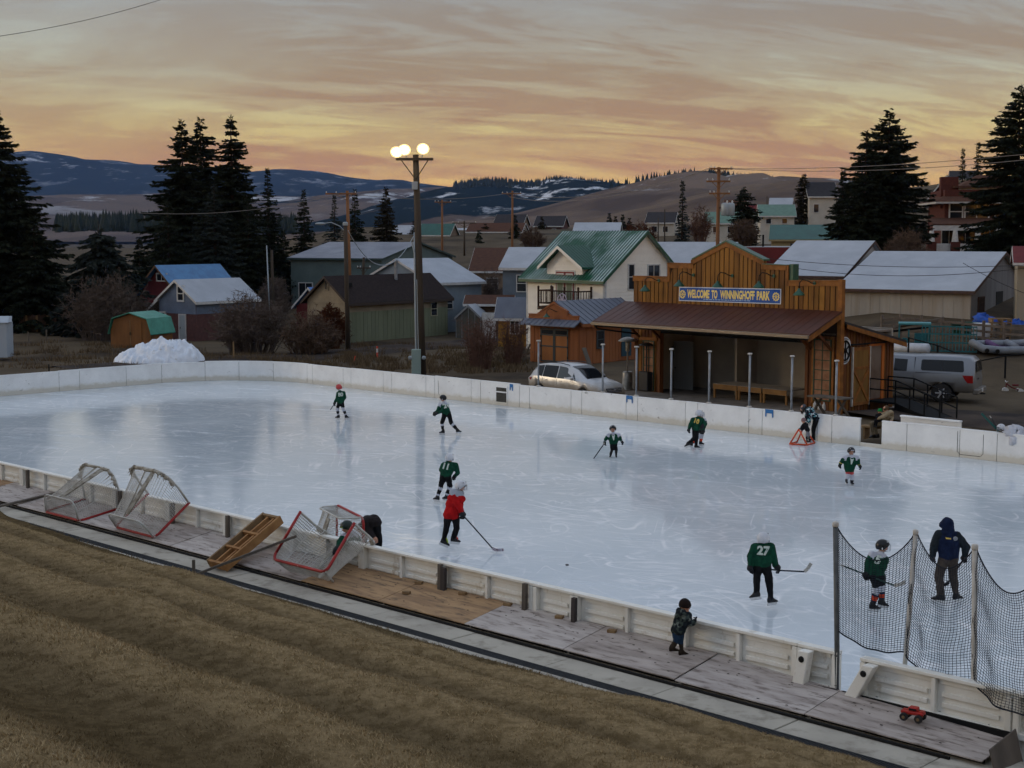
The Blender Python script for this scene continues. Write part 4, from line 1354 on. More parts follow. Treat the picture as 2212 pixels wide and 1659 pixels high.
ds0,dz1=Pv.right(1876,750,PA);ds1=Pv.right(1908,750,PA)[0]
boards(Pv.t,FR,.28,ds0 -.02,.22,.02,rtop,[m_logr,m_log2,m_logr],name='wall_board',gap=.04,rs=random.Random(3))
boards(Pv.t,FR,ds1+.02,4.2,.22,.02,rtop,[m_logr,m_log2],name='wall_board',gap=.04,rs=random.Random(4))
boards(Pv.t,FR,ds0,ds1,.22,2.86,rtop,[m_logr,m_log2],name='wall_board',gap=.04,rs=random.Random(4))
mb=MB();fbox(mb,FR,ds0,ds1,.5,2.85,0,.012);mb.build('doorway',mat('doorway_inside',srgb(120,104,92),srgb(96,78,64),scale=1,rough=.9),Pv.t)
mb=MB()
for (a,b,c,d) in ((ds0 -.02,ds0+.08,.45,2.9),(ds1 -.16,ds1+.02,.45,2.9),(ds0,ds1,2.8,2.92)):fbox(mb,FR,a,b,c,d,0,.06)
mb.build('door_casing',mat('orange_casing',srgb(176,96,34),rough=.7),Pv.t)
d0,d1=Pv.right(1838,800,PA)[0],Pv.right(1875,800,PA)[0]
sd_=MB();fbox(sd_,FR,d0,d1,.30,2.80,.045,.085)
dr=sd_.build('door',mat('sliding_door_board',srgb(134,98,44),srgb(110,78,34),scale=2,rough=.8,stretch=(1,1,.15)),Pv.t)
mb=MB()
for (a,b,c,d) in ((d0,d1,.30,.44),(d0,d1,2.66,2.80),(d0,d1,1.85,1.97),(d0,d0+.10,.44,2.66),(d1 -.10,d1,.44,2.66)):fbox(mb,FR,a,b,c,d,.085,.105)
mb.beam((PA+.10,d0+.08,.44),(PA+.10,d1 -.08,1.86),.03,.14);mb.beam((PA+.108,d1 -.08,.44),(PA+.108,d0+.08,1.86),.03,.14)
mb.build('door_brace',m_trimlog,dr)
mb=MB();fbox(mb,FR,d0 -.03,d0+.03,.28,2.82,.04,.12);fbox(mb,FR,d1 -.03,d1+.03,.28,2.82,.04,.12);mb.build('door_edge',m_wpole,dr)
mb=MB();fbox(mb,FR,d0 -.1,ds1+.1,2.90,2.96,.03,.10);mb.build('door_track',m_dark,Pv.t)
mb=MB();mb.b2(-.1,PA+.4,.0,4.4,-.4,.02);mb.build('foundation',m_patio,Pv.t)
mban=mat('banner_blue',srgb(36,88,168),srgb(30,76,152),scale=1.5,rough=.6)
mbw=mat('banner_white',srgb(206,210,214),rough=.6)
mby=mat('banner_gold',srgb(240,214,128),rough=.6)
bp=[Pv.front(x,y) for x,y in ((1465.5,619.5),(1686,624),(1685,657.5),(1464.5,650))]
ban=thing('banner','long blue welcome banner with gold lettering across the stage false front','banner',Pv.O,pang)
fy=.10 -.034
def bpt(s,t,d):
 lo=(bp[3][0]+(bp[2][0] -bp[3][0])*s,bp[3][1]+(bp[2][1] -bp[3][1])*s);hi=(bp[0][0]+(bp[1][0] -bp[0][0])*s,bp[0][1]+(bp[1][1] -bp[0][1])*s)
 w_=.012*math.sin(s*23)*(1 -t)
 return Vector((lo[0]+(hi[0] -lo[0])*t,fy -d -.012 -w_,lo[1]+(hi[1] -lo[1])*t))
def bsheet(s0,s1,t0,t1,d,n=24):
 P=np.array([[bpt(s0+(s1 -s0)*i/n,t,d) for i in range(n+1)] for t in (t0,t1)])
 return P
link('border',gridmesh('border',bsheet(0,1,0,1,.0),mbw),ban)
link('cloth',gridmesh('cloth',bsheet(.008,.992,.06,.94,.006),mban),ban)
def text_mesh(s,size,font_x=1.0,bold=.012,align='CENTER',ext=.0):
 cu=bpy.data.curves.new('txt','FONT');cu.body=s;cu.size=size;cu.align_x=align;cu.offset=bold;cu.resolution_u=3;cu.extrude=ext
 ob=bpy.data.objects.new('txt',cu);COL.objects.link(ob)
 dg=bpy.context.evaluated_depsgraph_get()
 me=bpy.data.meshes.new_from_object(ob.evaluated_get(dg))
 bpy.data.objects.remove(ob);bpy.data.curves.remove(cu)
 return me
def place_text(me,fn,m,name,parent):
 for v in me.vertices:v.co=fn(v.co.x,v.co.y)
 me.materials.clear();me.materials.append(m);me.update()
 return link(name,me,parent)
BL=bp[1][0] -bp[0][0];BHh=bp[0][1] -bp[3][1]
words=[('WELCOME',.088,.315),('TO',.335,.395),('WINNINGHOFF',.420,.755),('PARK',.775,.90)]
for wd,s0,s1 in words:
 me=text_mesh(wd,1.0,bold=.045)
 xs_=[v.co.x for v in me.vertices];ys_=[v.co.y for v in me.vertices]
 x0,x1,y0,y1=min(xs_),max(xs_),min(ys_),max(ys_)
 place_text(me,lambda x,y:bpt(s0+(s1 -s0)*(x -x0)/(x1 -x0),.23+.60*(y -y0)/(y1 -y0),.014),mby,'lettering',ban)
tl=MB()
rt=random.Random(1)
x=.255
while x < .72:
 w_=rt.uniform(.012,.035)
 a,b=bpt(x,.13,.012),bpt(x+w_,.13,.012);c,d=bpt(x+w_,.19,.012),bpt(x,.19,.012)
 tl.quad(a,b,c,d);x+=w_+.006
tag(tl.build('fine_print',mat('banner_pale_blue',srgb(150,178,214),rough=.6),ban),kind='stuff')
for sc_ in (.040,.955):
 c=bpt(sc_,.48,.012)
 rx=.20
 mb=MB()
 for i in range(24):
  a0,a1=2*PI*i/24,2*PI*(i+1)/24
  ro=rx*(1.0 if i % 2 else .88)
  mb.quad(c+Vector((math.cos(a0)*ro,0,math.sin(a0)*ro)),c+Vector((math.cos(a1)*ro,0,math.sin(a1)*ro)),c+Vector((math.cos(a1)*rx*.66,0,math.sin(a1)*rx*.66)),c+Vector((math.cos(a0)*rx*.66,0,math.sin(a0)*rx*.66)))
 for i in range(6):
  a=PI*i/3
  d=Vector((math.cos(a),0,math.sin(a)));n_=Vector((-d.z,0,d.x))*.018
  mb.quad(c+n_,c -n_,c+d*rx*.68 -n_,c+d*rx*.68+n_)
 mb.quad(*[c+Vector((.06*math.cos(k*PI/4),0,.06*math.sin(k*PI/4))) for k in range(8)])
 mb.build('gear_emblem',mby,ban)
lamp_px=[(1393,624,'left end of the stage front'),(1467,613,'left end of the banner'),(1550,615,'middle of the banner'),(1639,616,'right end of the banner'),(1726,632,'right end of the stage front')]
for x,y,lab in lamp_px:
 s_,z_=Pv.front(x,y,-.5)
 t=thing('barn_lamp','green gooseneck barn lamp above the '+lab,'lamp',Pv.O+Pv.e1*(s_)+Vector((0,0,z_)),pang,'green gooseneck lamps on the stage front')
 mb=MB();mb.lathe([(.26,-.12),(.25,-.08),(.12,.06),(.07,.10),(.06,.16),(.03,.18)],(0,-.5,0),14);mb.build('lamp_shade',m_greenm,t,smooth=True)
 mb=MB();mb.tube([(0,-.5,.15),(.02,-.5,.42),(.10,-.42,.55),(.24,-.28,.52),(.36,-.1,.40),(.40,.06,.40)],.022,6);mb.build('gooseneck',m_dark,t,smooth=True)
 mb=MB();mb.lathe([(.08,0),(.08,.04)],(.40,.04,.40),10,Matrix.Rotation(PI/2,3,'X'));mb.build('wall_plate',m_greenm,t)
ws,wz=Pv.right(1820.5,757,PA)
sg=thing('wheel_sign','white sign with a black spoked wheel on the right wall of the stage','sign',Pv.O+Pv.e1*(PA+.05)+Pv.e2*ws+Vector((0,0,wz)),pang)
Mx=Matrix.Rotation(PI/2,3,'Y')
mb=MB();pr=[]
for i in range(25):
 a=PI*i/24;pr.append((0,.41*math.cos(a),.25+.33*math.sin(a)))
for i in range(25):
 a=PI+PI*i/24;pr.append((0,.37*math.cos(a),-.28+.30*math.sin(a)))
mb.prism(pr,(.05,0,0));mb.build('sign_board',mbw,sg)
mb=MB();mb.tube([(.09,.31*math.cos(2*PI*i/24),.41*math.sin(2*PI*i/24)) for i in range(24)],.04,6,closed=True)
for i in range(6):
 a=PI/6+PI*i/3;mb.beam((.09,0,0),(.09,.31*math.cos(a),.41*math.sin(a)),.04,.04)
mb.sphere((.09,0,0),.08,8,6);mb.build('wheel',m_dark,sg)
for (zz,rr_,txt) in ((.50,0,1),(-.50,0,1)):
 mb=MB()
 for i in range(9):
  yy=-.22+.44*i/8
  z_=zz -.25*(yy/.5)**2*(1 if zz > 0 else -1)
  mb.b2(.052,.058,yy -.016,yy+.016,z_ -.03,z_+.03)
 tag(mb.build('sign_lettering',mat('sign_ink',srgb(70,76,96),rough=.8),sg),kind='stuff')
dsx,dz_=Pv.front(1474,780,2.4)
dl=thing('door_leaf','pale grey door standing open at the back of the stage','door',Pv.O+Pv.e1*dsx+Pv.e2*2.5,pang+rad(8))
mb=MB();mb.b2(-.55,.55,-.02,.02,.05,2.42);mb.build('leaf',mat('grey_door',srgb(122,124,124),rough=.6),dl,bevel=.008)
mb=MB();mb.sphere((-.45,-.06,1.1),.035,8,6);mb.build('knob',m_dark,dl)
m_bench=mat('bench_wood',srgb(150,112,66),srgb(126,92,54),scale=3,rough=.8,stretch=(.2,1,1))
for i,(x0,x1) in enumerate(((1541,1592),(1594,1645),(1648,1700))):
 s0=Pv.front(x0,840,1.1)[0];s1=Pv.front(x1,840,1.1)[0]
 bt=thing('stage_bench','wooden bench on the stage, '+('nearest the dark doorway','middle of the three','nearest the small paned window')[i],'bench',Pv.O+Pv.e1*s0+Pv.e2*1.1,pang,'wooden benches along the stage')
 L_=s1 -s0
 mb=MB();mb.b2(0,L_,0,1.5,.62,.68);mb.build('seat',m_stagein,bt)
 mb=MB();mb.b2(0,L_,-.03,.0,.44,.67);mb.build('apron',m_bench,bt)
 for xx in (.05,L_ -.05):
  mb=MB();mb.b2(xx -.045,xx+.045,0.005,.09,.02,.44);mb.build('leg',m_bench,bt)
mb=MB()
q=[R(*toUV(Pv.O+Pv.e1*-1.6+Pv.e2*.1)),R(*toUV(Pv.O+Pv.e1*(PA+.2)+Pv.e2*.1))]
u0,v0=toUV(q[0]);u1,v1=toUV(q[1])
mb.prism([R(u0+.6,RV1+.25,-.3),R(u1+.3,RV1+.25,-.3),R(u1,v1,-.3),R(u0,v0,-.3)],(0,0,.42))
tag(mb.build('patio',m_patio),kind='structure')
# ================================================================== white house with the green ribbed roof
m_wsid=mat('white_siding',srgb(242,238,228),srgb(232,228,218),scale=1.2,rough=.6,rand=.03)
m_groof=None
def green_frost():
 m=mat('green_ribbed_roof',srgb(28,92,62),srgb(22,78,54),scale=3,rough=.35,spec=.5)
 nt,L,b=nodes_of(m)
 g=N(nt,'ShaderNodeNewGeometry').outputs['Position']
 no=N(nt,'ShaderNodeTexNoise',i_Scale=.5,i_Detail=4);L.new(g,no.inputs['Vector'])
 r=ramp(nt,[(.40,0),(.56,.8)]);L.new(no.outputs['Fac'],r.inputs[0])
 mx=N(nt,'ShaderNodeMixRGB');mx.inputs['Color2'].default_value=(*srgb(176,194,194),1)
 src=b.inputs['Base Color'].links[0].from_socket
 L.new(r.outputs[0],mx.inputs['Fac']);L.new(src,mx.inputs['Color1']);L.new(mx.outputs[0],b.inputs['Base Color'])
 return m
m_gfrost=green_frost()
WY=92.0
Bp=frame_at(1306,WY,0)
we1=Vector((.667,-.745,0)).normalized();wang=math.atan2(we1.y,we1.x)
wa=-col_hit(1138,Bp,we1)
A0=Bp -we1*wa
we2=Vector((-we1.y,we1.x,0))
wb_=col_hit(1441,Bp,we2)
H=Bld('white_house','white lap sided house with green ribbed metal roof, dormer and balcony','house',(A0.x,A0.y,0),wang)
he_=on_plane(1306,604,Bp,we1)[1]+.12
pk=on_plane(1392,499,Bp,we2)
he2_=on_plane(1441,568,Bp,we2)[1]+.10
rp_=pk[0]/wb_
gable_house(H,wa,wb_,he_,pk[1] -.14,m_wsid,m_gfrost,'x',over=.45,rake=.35,he2=he2_,rpos=rp_,m_fascia=m_greenm)
hr_=pk[1] -.14
FF,FRr=face_basis('f',wa,wb_),face_basis('r',wa,wb_)
lap(H.t,FF,lambda z:(0.02,wa -.02),.1,he_ -.05,.215,m_wsid)
def gspan(z):
 y0=0 if z < he_ else (z -he_)/(hr_ -he_)*wb_*rp_
 y1=wb_ if z < he2_ else wb_ -(z -he2_)/(hr_ -he2_)*wb_*(1 -rp_)
 return (y0+.02,max(y0+.02,y1 -.02))
lap(H.t,FRr,gspan,.1,hr_ -.08,.215,m_wsid)
for fb,s_ in ((FF,.06),(FF,wa -.06),(FRr,.06),(FRr,wb_ -.06)):
 mb=MB();fbox(mb,fb,s_ -.06,s_+.06,.05,he_ -.1 if s_ < wb_ -.1 or fb is FF else he2_ -.1,0,.045);mb.build('corner_trim',m_wtrim,H.t)
sl1=(hr_ -he_)/(wb_*rp_)
for i in range(31):
 x=-.33+(wa+.66)*i/30
 mb=MB();mb.prism([(x -.028,-.45,he_ -sl1*.45+.14),(x+.028,-.45,he_ -sl1*.45+.14),(x+.028,wb_*rp_,hr_+.14),(x -.028,wb_*rp_,hr_+.14)],(0,0,.05));mb.build('roof_rib',m_greenm,H.t)
dx0,dx1=H.front(1182,570)[0],H.front(1259,570)[0]
dpk=H.front(1216,531);dxm=dpk[0];dzt=dpk[1] -.1
dze=H.front(1258,573)[1]
depth=(dzt -he_)/sl1
mb=MB();mb.prism([(dx0,-.002,he_ -.3),(dx1,-.002,he_ -.3),(dx1,-.002,dze),(dxm,-.002,dzt),(dx0,-.002,dze)],(0,1.6,0));mb.build('dormer_wall',m_wsid,H.t)
def dspan(z):
 if z < dze:return (dx0+.01,dx1 -.01)
 k=(z -dze)/(dzt -dze);return (dx0+(dxm -dx0)*k,dx1 -(dx1 -dxm)*k)
lap(H.t,(Vector((0,-.004,0)),Vector((1,0,0)),Vector((0,-1,0))),dspan,he_ -.3,dzt -.06,.215,m_wsid)
dsl=(dzt -dze)/(dx1 -dxm)
for sgn,xe in ((-1,dx0),(1,dx1)):
 ov=.42
 x_e=xe+sgn*ov;z_e2=dze -dsl*ov
 mb=MB();mb.prism([(dxm,-.5,dzt+.0),(x_e,-.5,z_e2),(x_e,(z_e2 -he_)/sl1+.9,z_e2),(dxm,depth+.6,dzt)],(0,0,.13));mb.build('dormer_roof',m_greenm,H.t)
 mb=MB();mb.prism([(dxm,-.52,dzt -.09),(x_e,-.52,z_e2 -.09),(x_e,-.52,z_e2+.12),(dxm,-.52,dzt+.12)],(0,.03,0));mb.build('rake_board',m_wsid,H.t)
 for k in range(9):
  y=-.4+k*.28
  mb=MB();mb.prism([(dxm,y,dzt+.13),(dxm,y+.04,dzt+.13),(x_e,y+.04,z_e2+.13),(x_e,y,z_e2+.13)],(0,0,.03));mb.build('roof_rib',m_greenm,H.t)
m_reddoor=mat('red_door_trim',srgb(120,30,34),rough=.5)
m_greenglass=mat('door_glass_pale',srgb(120,132,116),rough=.15)
fx0,fx1=H.front(1203,605)[0],H.front(1242,605)[0];fz1=H.front(1220,587)[1];fz0=fz1 -2.15
mb=MB();fbox(mb,FF,fx0 -.08,fx1+.08,fz0,fz1+.1,0,.06);mb.build('door_frame',m_wtrim,H.t)
for k in range(2):
 w_=(fx1 -fx0)/2
 mb=MB();fbox(mb,FF,fx0+k*w_+.03,fx0+(k+1)*w_ -.03,fz0,fz1,.05,.10);d_=mb.build('door',m_reddoor,H.t)
 mb=MB();fbox(mb,FF,fx0+k*w_+.10,fx0+(k+1)*w_ -.10,fz0+.1,fz1 -.1,.085,.115);mb.build('door_sash',m_wtrim,d_)
 mb=MB();fbox(mb,FF,fx0+k*w_+.17,fx0+(k+1)*w_ -.17,fz0+.2,fz1 -.17,.10,.122);mb.build('pane',m_greenglass,d_)
m_balc=mat('dark_log_balcony',srgb(62,42,30),srgb(46,32,24),scale=4,rough=.8)
bx0,bx1=H.front(1163,640,-1.2)[0],H.front(1249,640,-1.2)[0]
bz=fz0 -.05
mb=MB();mb.b2(bx0,bx1,-1.25,0,bz -.22,bz);mb.build('balcony_floor',m_balc,H.t)
mb=MB();mb.tube([(bx0,-1.2,bz+1.0),(bx1,-1.2,bz+1.0)],.05,6);mb.tube([(bx0,-1.2,bz+.18),(bx1,-1.2,bz+.18)],.04,6)
for x in (bx0,bx1):mb.tube([(x,-1.2,bz+1.0),(x,0,bz+1.0)],.05,6);mb.tube([(x,-1.2,bz+.18),(x,0,bz+.18)],.04,6)
mb.build('handrail',m_balc,H.t)
for x,y in ((bx0,-1.2),(bx0+(bx1 -bx0)*.36,-1.2),(bx0+(bx1 -bx0)*.66,-1.2),(bx1,-1.2),(bx0,-.05),(bx1,-.05)):
 mb=MB();mb.tube([(x,y,bz -.25),(x,y,bz+1.2)],.07,7);mb.sphere((x,y,bz+1.22),.08,8,6);mb.build('balcony_post',m_balc,H.t)
nbal=22
for k in range(1,nbal):
 x=bx0+(bx1 -bx0)*k/nbal
 mb=MB();mb.tube([(x,-1.2,bz+.18),(x,-1.2,bz+1.0)],.025,5);mb.build('baluster',m_balc,H.t)
for k in range(1,5):
 for x in (bx0,bx1):
  mb=MB();mb.tube([(x,-1.2+.24*k,bz+.18),(x,-1.2+.24*k,bz+1.0)],.025,5);mb.build('baluster',m_balc,H.t)
mb=MB();mb.beam((bx0+.5,-1.0,bz -.22),(bx0+.7,-.05,bz -1.1),.12,.12);mb.beam((bx1 -.5,-1.0,bz -.22),(bx1 -.7,-.05,bz -1.1),.12,.12);mb.build('bracket',m_balc,H.t)
sf=thing('snowflake_ornament','white snowflake ornament hanging on the balcony rail','ornament',H.O+we1*H.front(1215,645,-1.3)[0]+we2*-1.34+Vector((0,0,bz+.45)),wang)
mb=MB()
for i in range(3):
 a=PI*i/3;mb.beam((-.4*math.cos(a),0,-.4*math.sin(a)),(.4*math.cos(a),0,.4*math.sin(a)),.03,.05)
mb.tube([(.40*math.cos(2*PI*i/18),0,.40*math.sin(2*PI*i/18)) for i in range(18)],.028,5,closed=True)
mb.tube([(.2*math.cos(2*PI*i/12),0,.2*math.sin(2*PI*i/12)) for i in range(12)],.022,5,closed=True)
mb.build('snowflake',mat('ornament_lilac',srgb(186,176,196),rough=.6),sf)
s_,z_=H.right(1362.5,598,wa);window(H.t,FRr,s_,z_,.48,1.55,None,1,2)
s_,z_=H.right(1411,588,wa);window(H.t,FRr,s_,z_,1.05,.9,None,2,1)
s_,z_=H.front(1250,576);
mb=MB();mb.tube([(H.front(1166,570)[0],.9,he_+.5),(H.front(1166,570)[0],.9,he_+1.5)],.07,7);mb.build('roof_vent',m_galv,H.t)
# ================================================================== orange garage with stepped parapet
m_t111=mat('orange_siding',srgb(150,92,52),srgb(132,78,44),scale=1.5,rough=.75,rand=.06,stretch=(1,1,.2))
m_dteal=mat('slate_trim',srgb(56,66,70),rough=.6)
m_groof=mat('grey_ribbed_metal',srgb(88,94,108),srgb(76,82,96),scale=1,rough=.4,spec=.5)
ga=G(1146,781,0);gb=G(1251,788,0)
gang=RA+rad(2)
ge1=Vector((math.cos(gang),math.sin(gang),0));ge2=Vector((-ge1.y,ge1.x,0))
gL=-col_hit(1146,gb,ge1);go=gb -ge1*gL
gd=col_hit(1345,gb,ge2)
K=Bld('garage','small orange wooden garage with stepped parapet and slate metal roof','garage',go,gang)
ghe=2.45
gable_house(K,gL,gd+2.2,ghe,3.55,m_t111,m_groof,'y',over=.3,rake=.05,m_fascia=m_t111)
for k in range(13):
 y=.0+(gd+2.2)*k/12
 for sg_ in (1,):
  mb=MB();sl_=(3.55 -ghe)/(gL/2);mb.prism([(gL/2,y,3.55+.14),(gL/2,y+.04,3.55+.14),(gL+.3,y+.04,ghe -sl_*.3+.14),(gL+.3,y,ghe -sl_*.3+.14)],(0,0,.03));mb.build('roof_rib',m_groof,K.t)
gpx=[(1145,679),(1167,680),(1167.1,673.5),(1197,657),(1226,674),(1226.1,684.5),(1252,684.5)]
gp_=[K.front(*q,-.12) for q in gpx]
gp_[0]=(-.02,gp_[0][1]);gp_[-1]=(gL+.02,gp_[-1][1])
mb=MB();mb.prism([(-.02,-.14,2.5),(gL+.02,-.14,2.5)]+[(q[0],-.14,q[1]) for q in gp_[::-1]],(0,.13,0));mb.build('parapet',m_t111,K.t)
for q0,q1 in zip(gp_[:-1],gp_[1:]):
 if abs(q0[0] -q1[0]) > .05:
  mb=MB();mb.prism([(q0[0],-.18,q0[1]),(q1[0],-.18,q1[1]),(q1[0],-.18,q1[1]+.06),(q0[0],-.18,q0[1]+.06)],(0,.2,0));mb.build('parapet_cap',m_t111,K.t)
mb=MB();mb.b2(-.02,gL+.02,-.17,-.14,2.62,2.72);mb.build('parapet_trim',m_t111,K.t)
boards(K.t,(Vector((0,0,0)),Vector((1,0,0)),Vector((0,-1,0))),.0,gL,.30,.02,lambda s:2.3,[m_t111],name='wall_board',gap=.02,rs=random.Random(6))
boards(K.t,(Vector((gL,0,0)),Vector((0,1,0)),Vector((1,0,0))),.0,gd+2.2,.30,.02,lambda s:2.42,[m_t111],name='wall_board',gap=.02,rs=random.Random(6))
mb=MB();mb.prism([(-.35,-.14,2.58),(gL+.25,-.14,2.58),(gL+.25,-.75,2.22),(-.35,-.75,2.22)],(0,0,.05));mb.build('awning',m_groof,K.t)
for k in range(12):
 x=-.3+(gL+.5)*k/11
 mb=MB();mb.prism([(x,-.14,2.63),(x+.04,-.14,2.63),(x+.04,-.75,2.27),(x,-.75,2.27)],(0,0,.025));mb.build('awning_rib',m_groof,K.t)
gx0,gx1=K.front(1169,740)[0],K.front(1229,740)[0]
m_gdoor=mat('garage_door_wood',srgb(160,104,58),srgb(142,90,50),scale=1.6,rough=.75,stretch=(1,1,.2))
FK=(Vector((0,-.03,0)),Vector((1,0,0)),Vector((0,-1,0)))
for k in range(2):
 w_=(gx1 -gx0)/2;a0,a1=gx0+k*w_,gx0+(k+1)*w_
 mb=MB();fbox(mb,FK,a0+.01,a1 -.01,.08,2.05,-.02,.03);d_=mb.build('door',m_gdoor,K.t)
 mb=MB()
 for (p,q_,r_,s__) in ((a0+.01,a0+.09,.08,2.05),(a1 -.09,a1 -.01,.08,2.05),(a0,a1,1.97,2.06),(a0,a1,1.62,1.70),(a0,a1,.95,1.03),(a0,a1,.06,.14)):fbox(mb,FK,p,q_,r_,s__,.03,.055)
 mb.build('door_trim',m_dteal,d_)
 mb=MB();fbox(mb,FK,a0+.1,a1 -.1,1.71,1.96,.03,.045);mb.build('pane',m_glass,d_)
 for zz in (.3,.9,1.5):
  mb=MB();fbox(mb,FK,(a0+.01) if k == 0 else a1 -.08,(a0+.08) if k == 0 else a1 -.01,zz,zz+.12,.056,.07);mb.build('hinge',m_dark,d_)
FKr=(Vector((gL+.03,0,0)),Vector((0,1,0)),Vector((1,0,0)))
s_,z_=K.right(1295,733,gL);window(K.t,FKr,s_,z_,.55,.95,m_dteal,1,2)
s0_,_z=K.right(1341,740,gL);s1_=s0_+.95
mb=MB();fbox(mb,FKr,s0_,s1_,.25,2.15,0,.05);d_=mb.build('door',mat('teal_door',srgb(38,66,78),rough=.6),K.t)
gl_=thing('barn_lamp','small green gooseneck lamp on the orange garage parapet','lamp',K.O+ge1*K.front(1183,682,-.5)[0]+ge2*-.14+Vector((0,0,K.front(1183,682,-.5)[1])),gang,'green gooseneck lamps')
mb=MB();mb.lathe([(.22,-.08),(.2,-.05),(.09,.05),(.05,.12)],(0,-.45,0),12);mb.build('lamp_shade',m_greenm,gl_,smooth=True)
mb=MB();mb.tube([(0,-.45,.1),(0,-.43,.32),(.12,-.3,.42),(.35,-.02,.25),(.42,.0,.25)],.02,6);mb.build('gooseneck',m_dark,gl_)
pb=G(1275,792,0)
mb=MB();mb.beam((0,0,.02),(-.35,.55,1.05),.28,.05);tag(mb.build('leaning_plank',m_post,loc=pb),'short grey plank leaning on the side of the orange garage','plank')
# ================================================================== olive house
m_olive=mat('olive_siding',srgb(122,128,104),srgb(108,114,92),scale=1.2,rough=.8,stretch=(1,1,.2),rand=.03)
m_beige=mat('beige_lap',srgb(146,134,112),srgb(130,118,98),scale=1.4,rough=.75,rand=.05)
m_shing=mat('dark_shingles',srgb(54,46,44),srgb(42,36,36),scale=6,rough=.95,bump=.4,bscale=20,spec=.1)
oc=G(753,741,0)
oang=math.atan2(-.62,.78)
oe1=Vector((math.cos(oang),math.sin(oang),0));oe2=Vector((-oe1.y,oe1.x,0))
oa=-col_hit(664,oc,oe1);ob=col_hit(967,oc,oe2)
oo=oc -oe1*oa
E=Bld('olive_house','olive green low house with dark shingle roof beside the alley','house',oo,oang)
ohe=on_plane(753,651,oc,oe1)[1];ohr=on_plane(702,597,oc,oe1)[1] -.1
gable_house(E,oa,ob,ohe,ohr,m_olive,m_shing,'y',over=.35,rake=.35,m_gable=m_beige,m_fascia=mat('brown_fascia',srgb(64,54,48),rough=.8))
Ff,Fr=face_basis('f',oa,ob),face_basis('r',oa,ob)
lap(E.t,Ff,lambda z:(.02,oa -.02) if z < ohe else (oa/2*(z -ohe)/(ohr -ohe)+.02,oa -oa/2*(z -ohe)/(ohr -ohe) -.02),.9,ohr -.1,.19,m_beige)
lap(E.t,Fr,lambda z:(.02,ob -.02),2.15,ohe -.02,.19,m_beige)
boards(E.t,Fr,.02,ob -.02,.40,.0,lambda s:2.14,[m_olive],name='wall_board',gap=.02,rs=random.Random(1))
s_,z_=E.right(936.5,667,oa);window(E.t,Fr,s_,z_,.62,.95,mat('cream_trim',srgb(160,156,132),rough=.7),1,2)
s_,z_=E.front(706,616);window(E.t,Ff,s_,z_,.3,.6,m_beige,2,1)
mb=MB();mb.tube([(oa*.62,ob*.62,ohr -.3),(oa*.62,ob*.62,ohr+1.05)],.12,8);mb.lathe([(.2,ohr+1.0),(.2,ohr+1.15),(.05,ohr+1.25)],(oa*.62,ob*.62,0),8);mb.build('flue_pipe',m_galv,E.t)
mb=MB();mb.box((oa*.75,ob*.1,(ohr+ohe)/2+.3),(.4,.4,.3));mb.build('roof_vent',m_dark,E.t)
# ================================================================== blue and brick house
m_bsid=mat('blue_siding',srgb(104,118,138),srgb(92,104,124),scale=1.4,rough=.7,rand=.05)
m_brickw=mat('dull_brick',srgb(98,66,62),srgb(82,56,54),scale=5,rough=.9,bump=.2,bscale=24)
bc=G(425,737,0)
bang=math.atan2(-.60,.80)
be1=Vector((math.cos(bang),math.sin(bang),0));be2=Vector((-be1.y,be1.x,0))
ba=-col_hit(344,bc,be1);bb_=col_hit(553,bc,be2)
Bh=Bld('blue_house','blue sided house over brick with pale metal roof at the left','house',bc -be1*ba,bang)
bhe=on_plane(424,650,bc,be1)[1];bpk=Bh.front(386,605)
gable_house(Bh,ba,bb_,bhe,bpk[1] -.1,m_brickw,m_snowroof,'y',over=.3,rake=.25,m_gable=m_brickw,rpos=.5)
bhr=bpk[1] -.1
Ff,Fr=face_basis('f',ba,bb_),face_basis('r',ba,bb_)
zb_=Bh.front(400,678)[1]
lap(Bh.t,Ff,lambda z:(.02,ba -.02) if z < bhe else (ba/2*(z -bhe)/(bhr -bhe)+.02,ba -ba/2*(z -bhe)/(bhr -bhe) -.02),zb_,bhr -.1,.19,m_bsid)
lap(Bh.t,Fr,lambda z:(.02,bb_ -.02),zb_,bhe -.02,.19,m_bsid)
s_,z_=Bh.front(391,634);window(Bh.t,Ff,s_,z_,.55,.95,None,1,2,fw=.12)
s_,z_=Bh.front(352,694);window(Bh.t,Ff,s_,z_,.55,1.25,None,1,2,fw=.12)
a0,a1=Bh.right(389,700,0)[0],0
d0_,d1_=Bh.front(388.5,700)[0],Bh.front(401,700)[0]
door(Bh.t,Ff,d0_,d1_,.0,Bh.front(395,681)[1],mat('pale_door',srgb(150,160,166),rough=.6))
mb=MB();xl=Bh.front(319,675)[0]
mb.prism([(xl,-.25,Bh.front(319,674)[1]),(.1,-.25,bhe -.05),(.1,bb_,bhe -.05),(xl,bb_,Bh.front(319,674)[1])],(0,0,.12));mb.build('catslide_roof',m_snowroof,Bh.t)
mb=MB();mb.prism([(xl,-.28,Bh.front(319,674)[1] -.06),(.1,-.28,bhe -.12),(.1,-.28,bhe+.08),(xl,-.28,Bh.front(319,674)[1]+.12)],(0,.03,0));mb.build('rake_board',m_wtrim,Bh.t)
rc_=frame_at(392,118,0)
Rh=Bld('red_house','dark red house with blue metal roof behind the blue house','house',Vector((rc_.x,rc_.y,Tz(rc_.x,rc_.y))) -be1*5.2,bang)
gable_house(Rh,5.2,6,2.75,4.95,mat('red_siding',srgb(98,36,38),srgb(84,30,34),scale=2,rough=.8),mat('blue_metal_roof',srgb(74,126,172),srgb(64,108,152),scale=1.5,rough=.4),'y',over=.5,rake=.5,m_fascia=mat('tan_fascia',srgb(110,84,62),rough=.8))
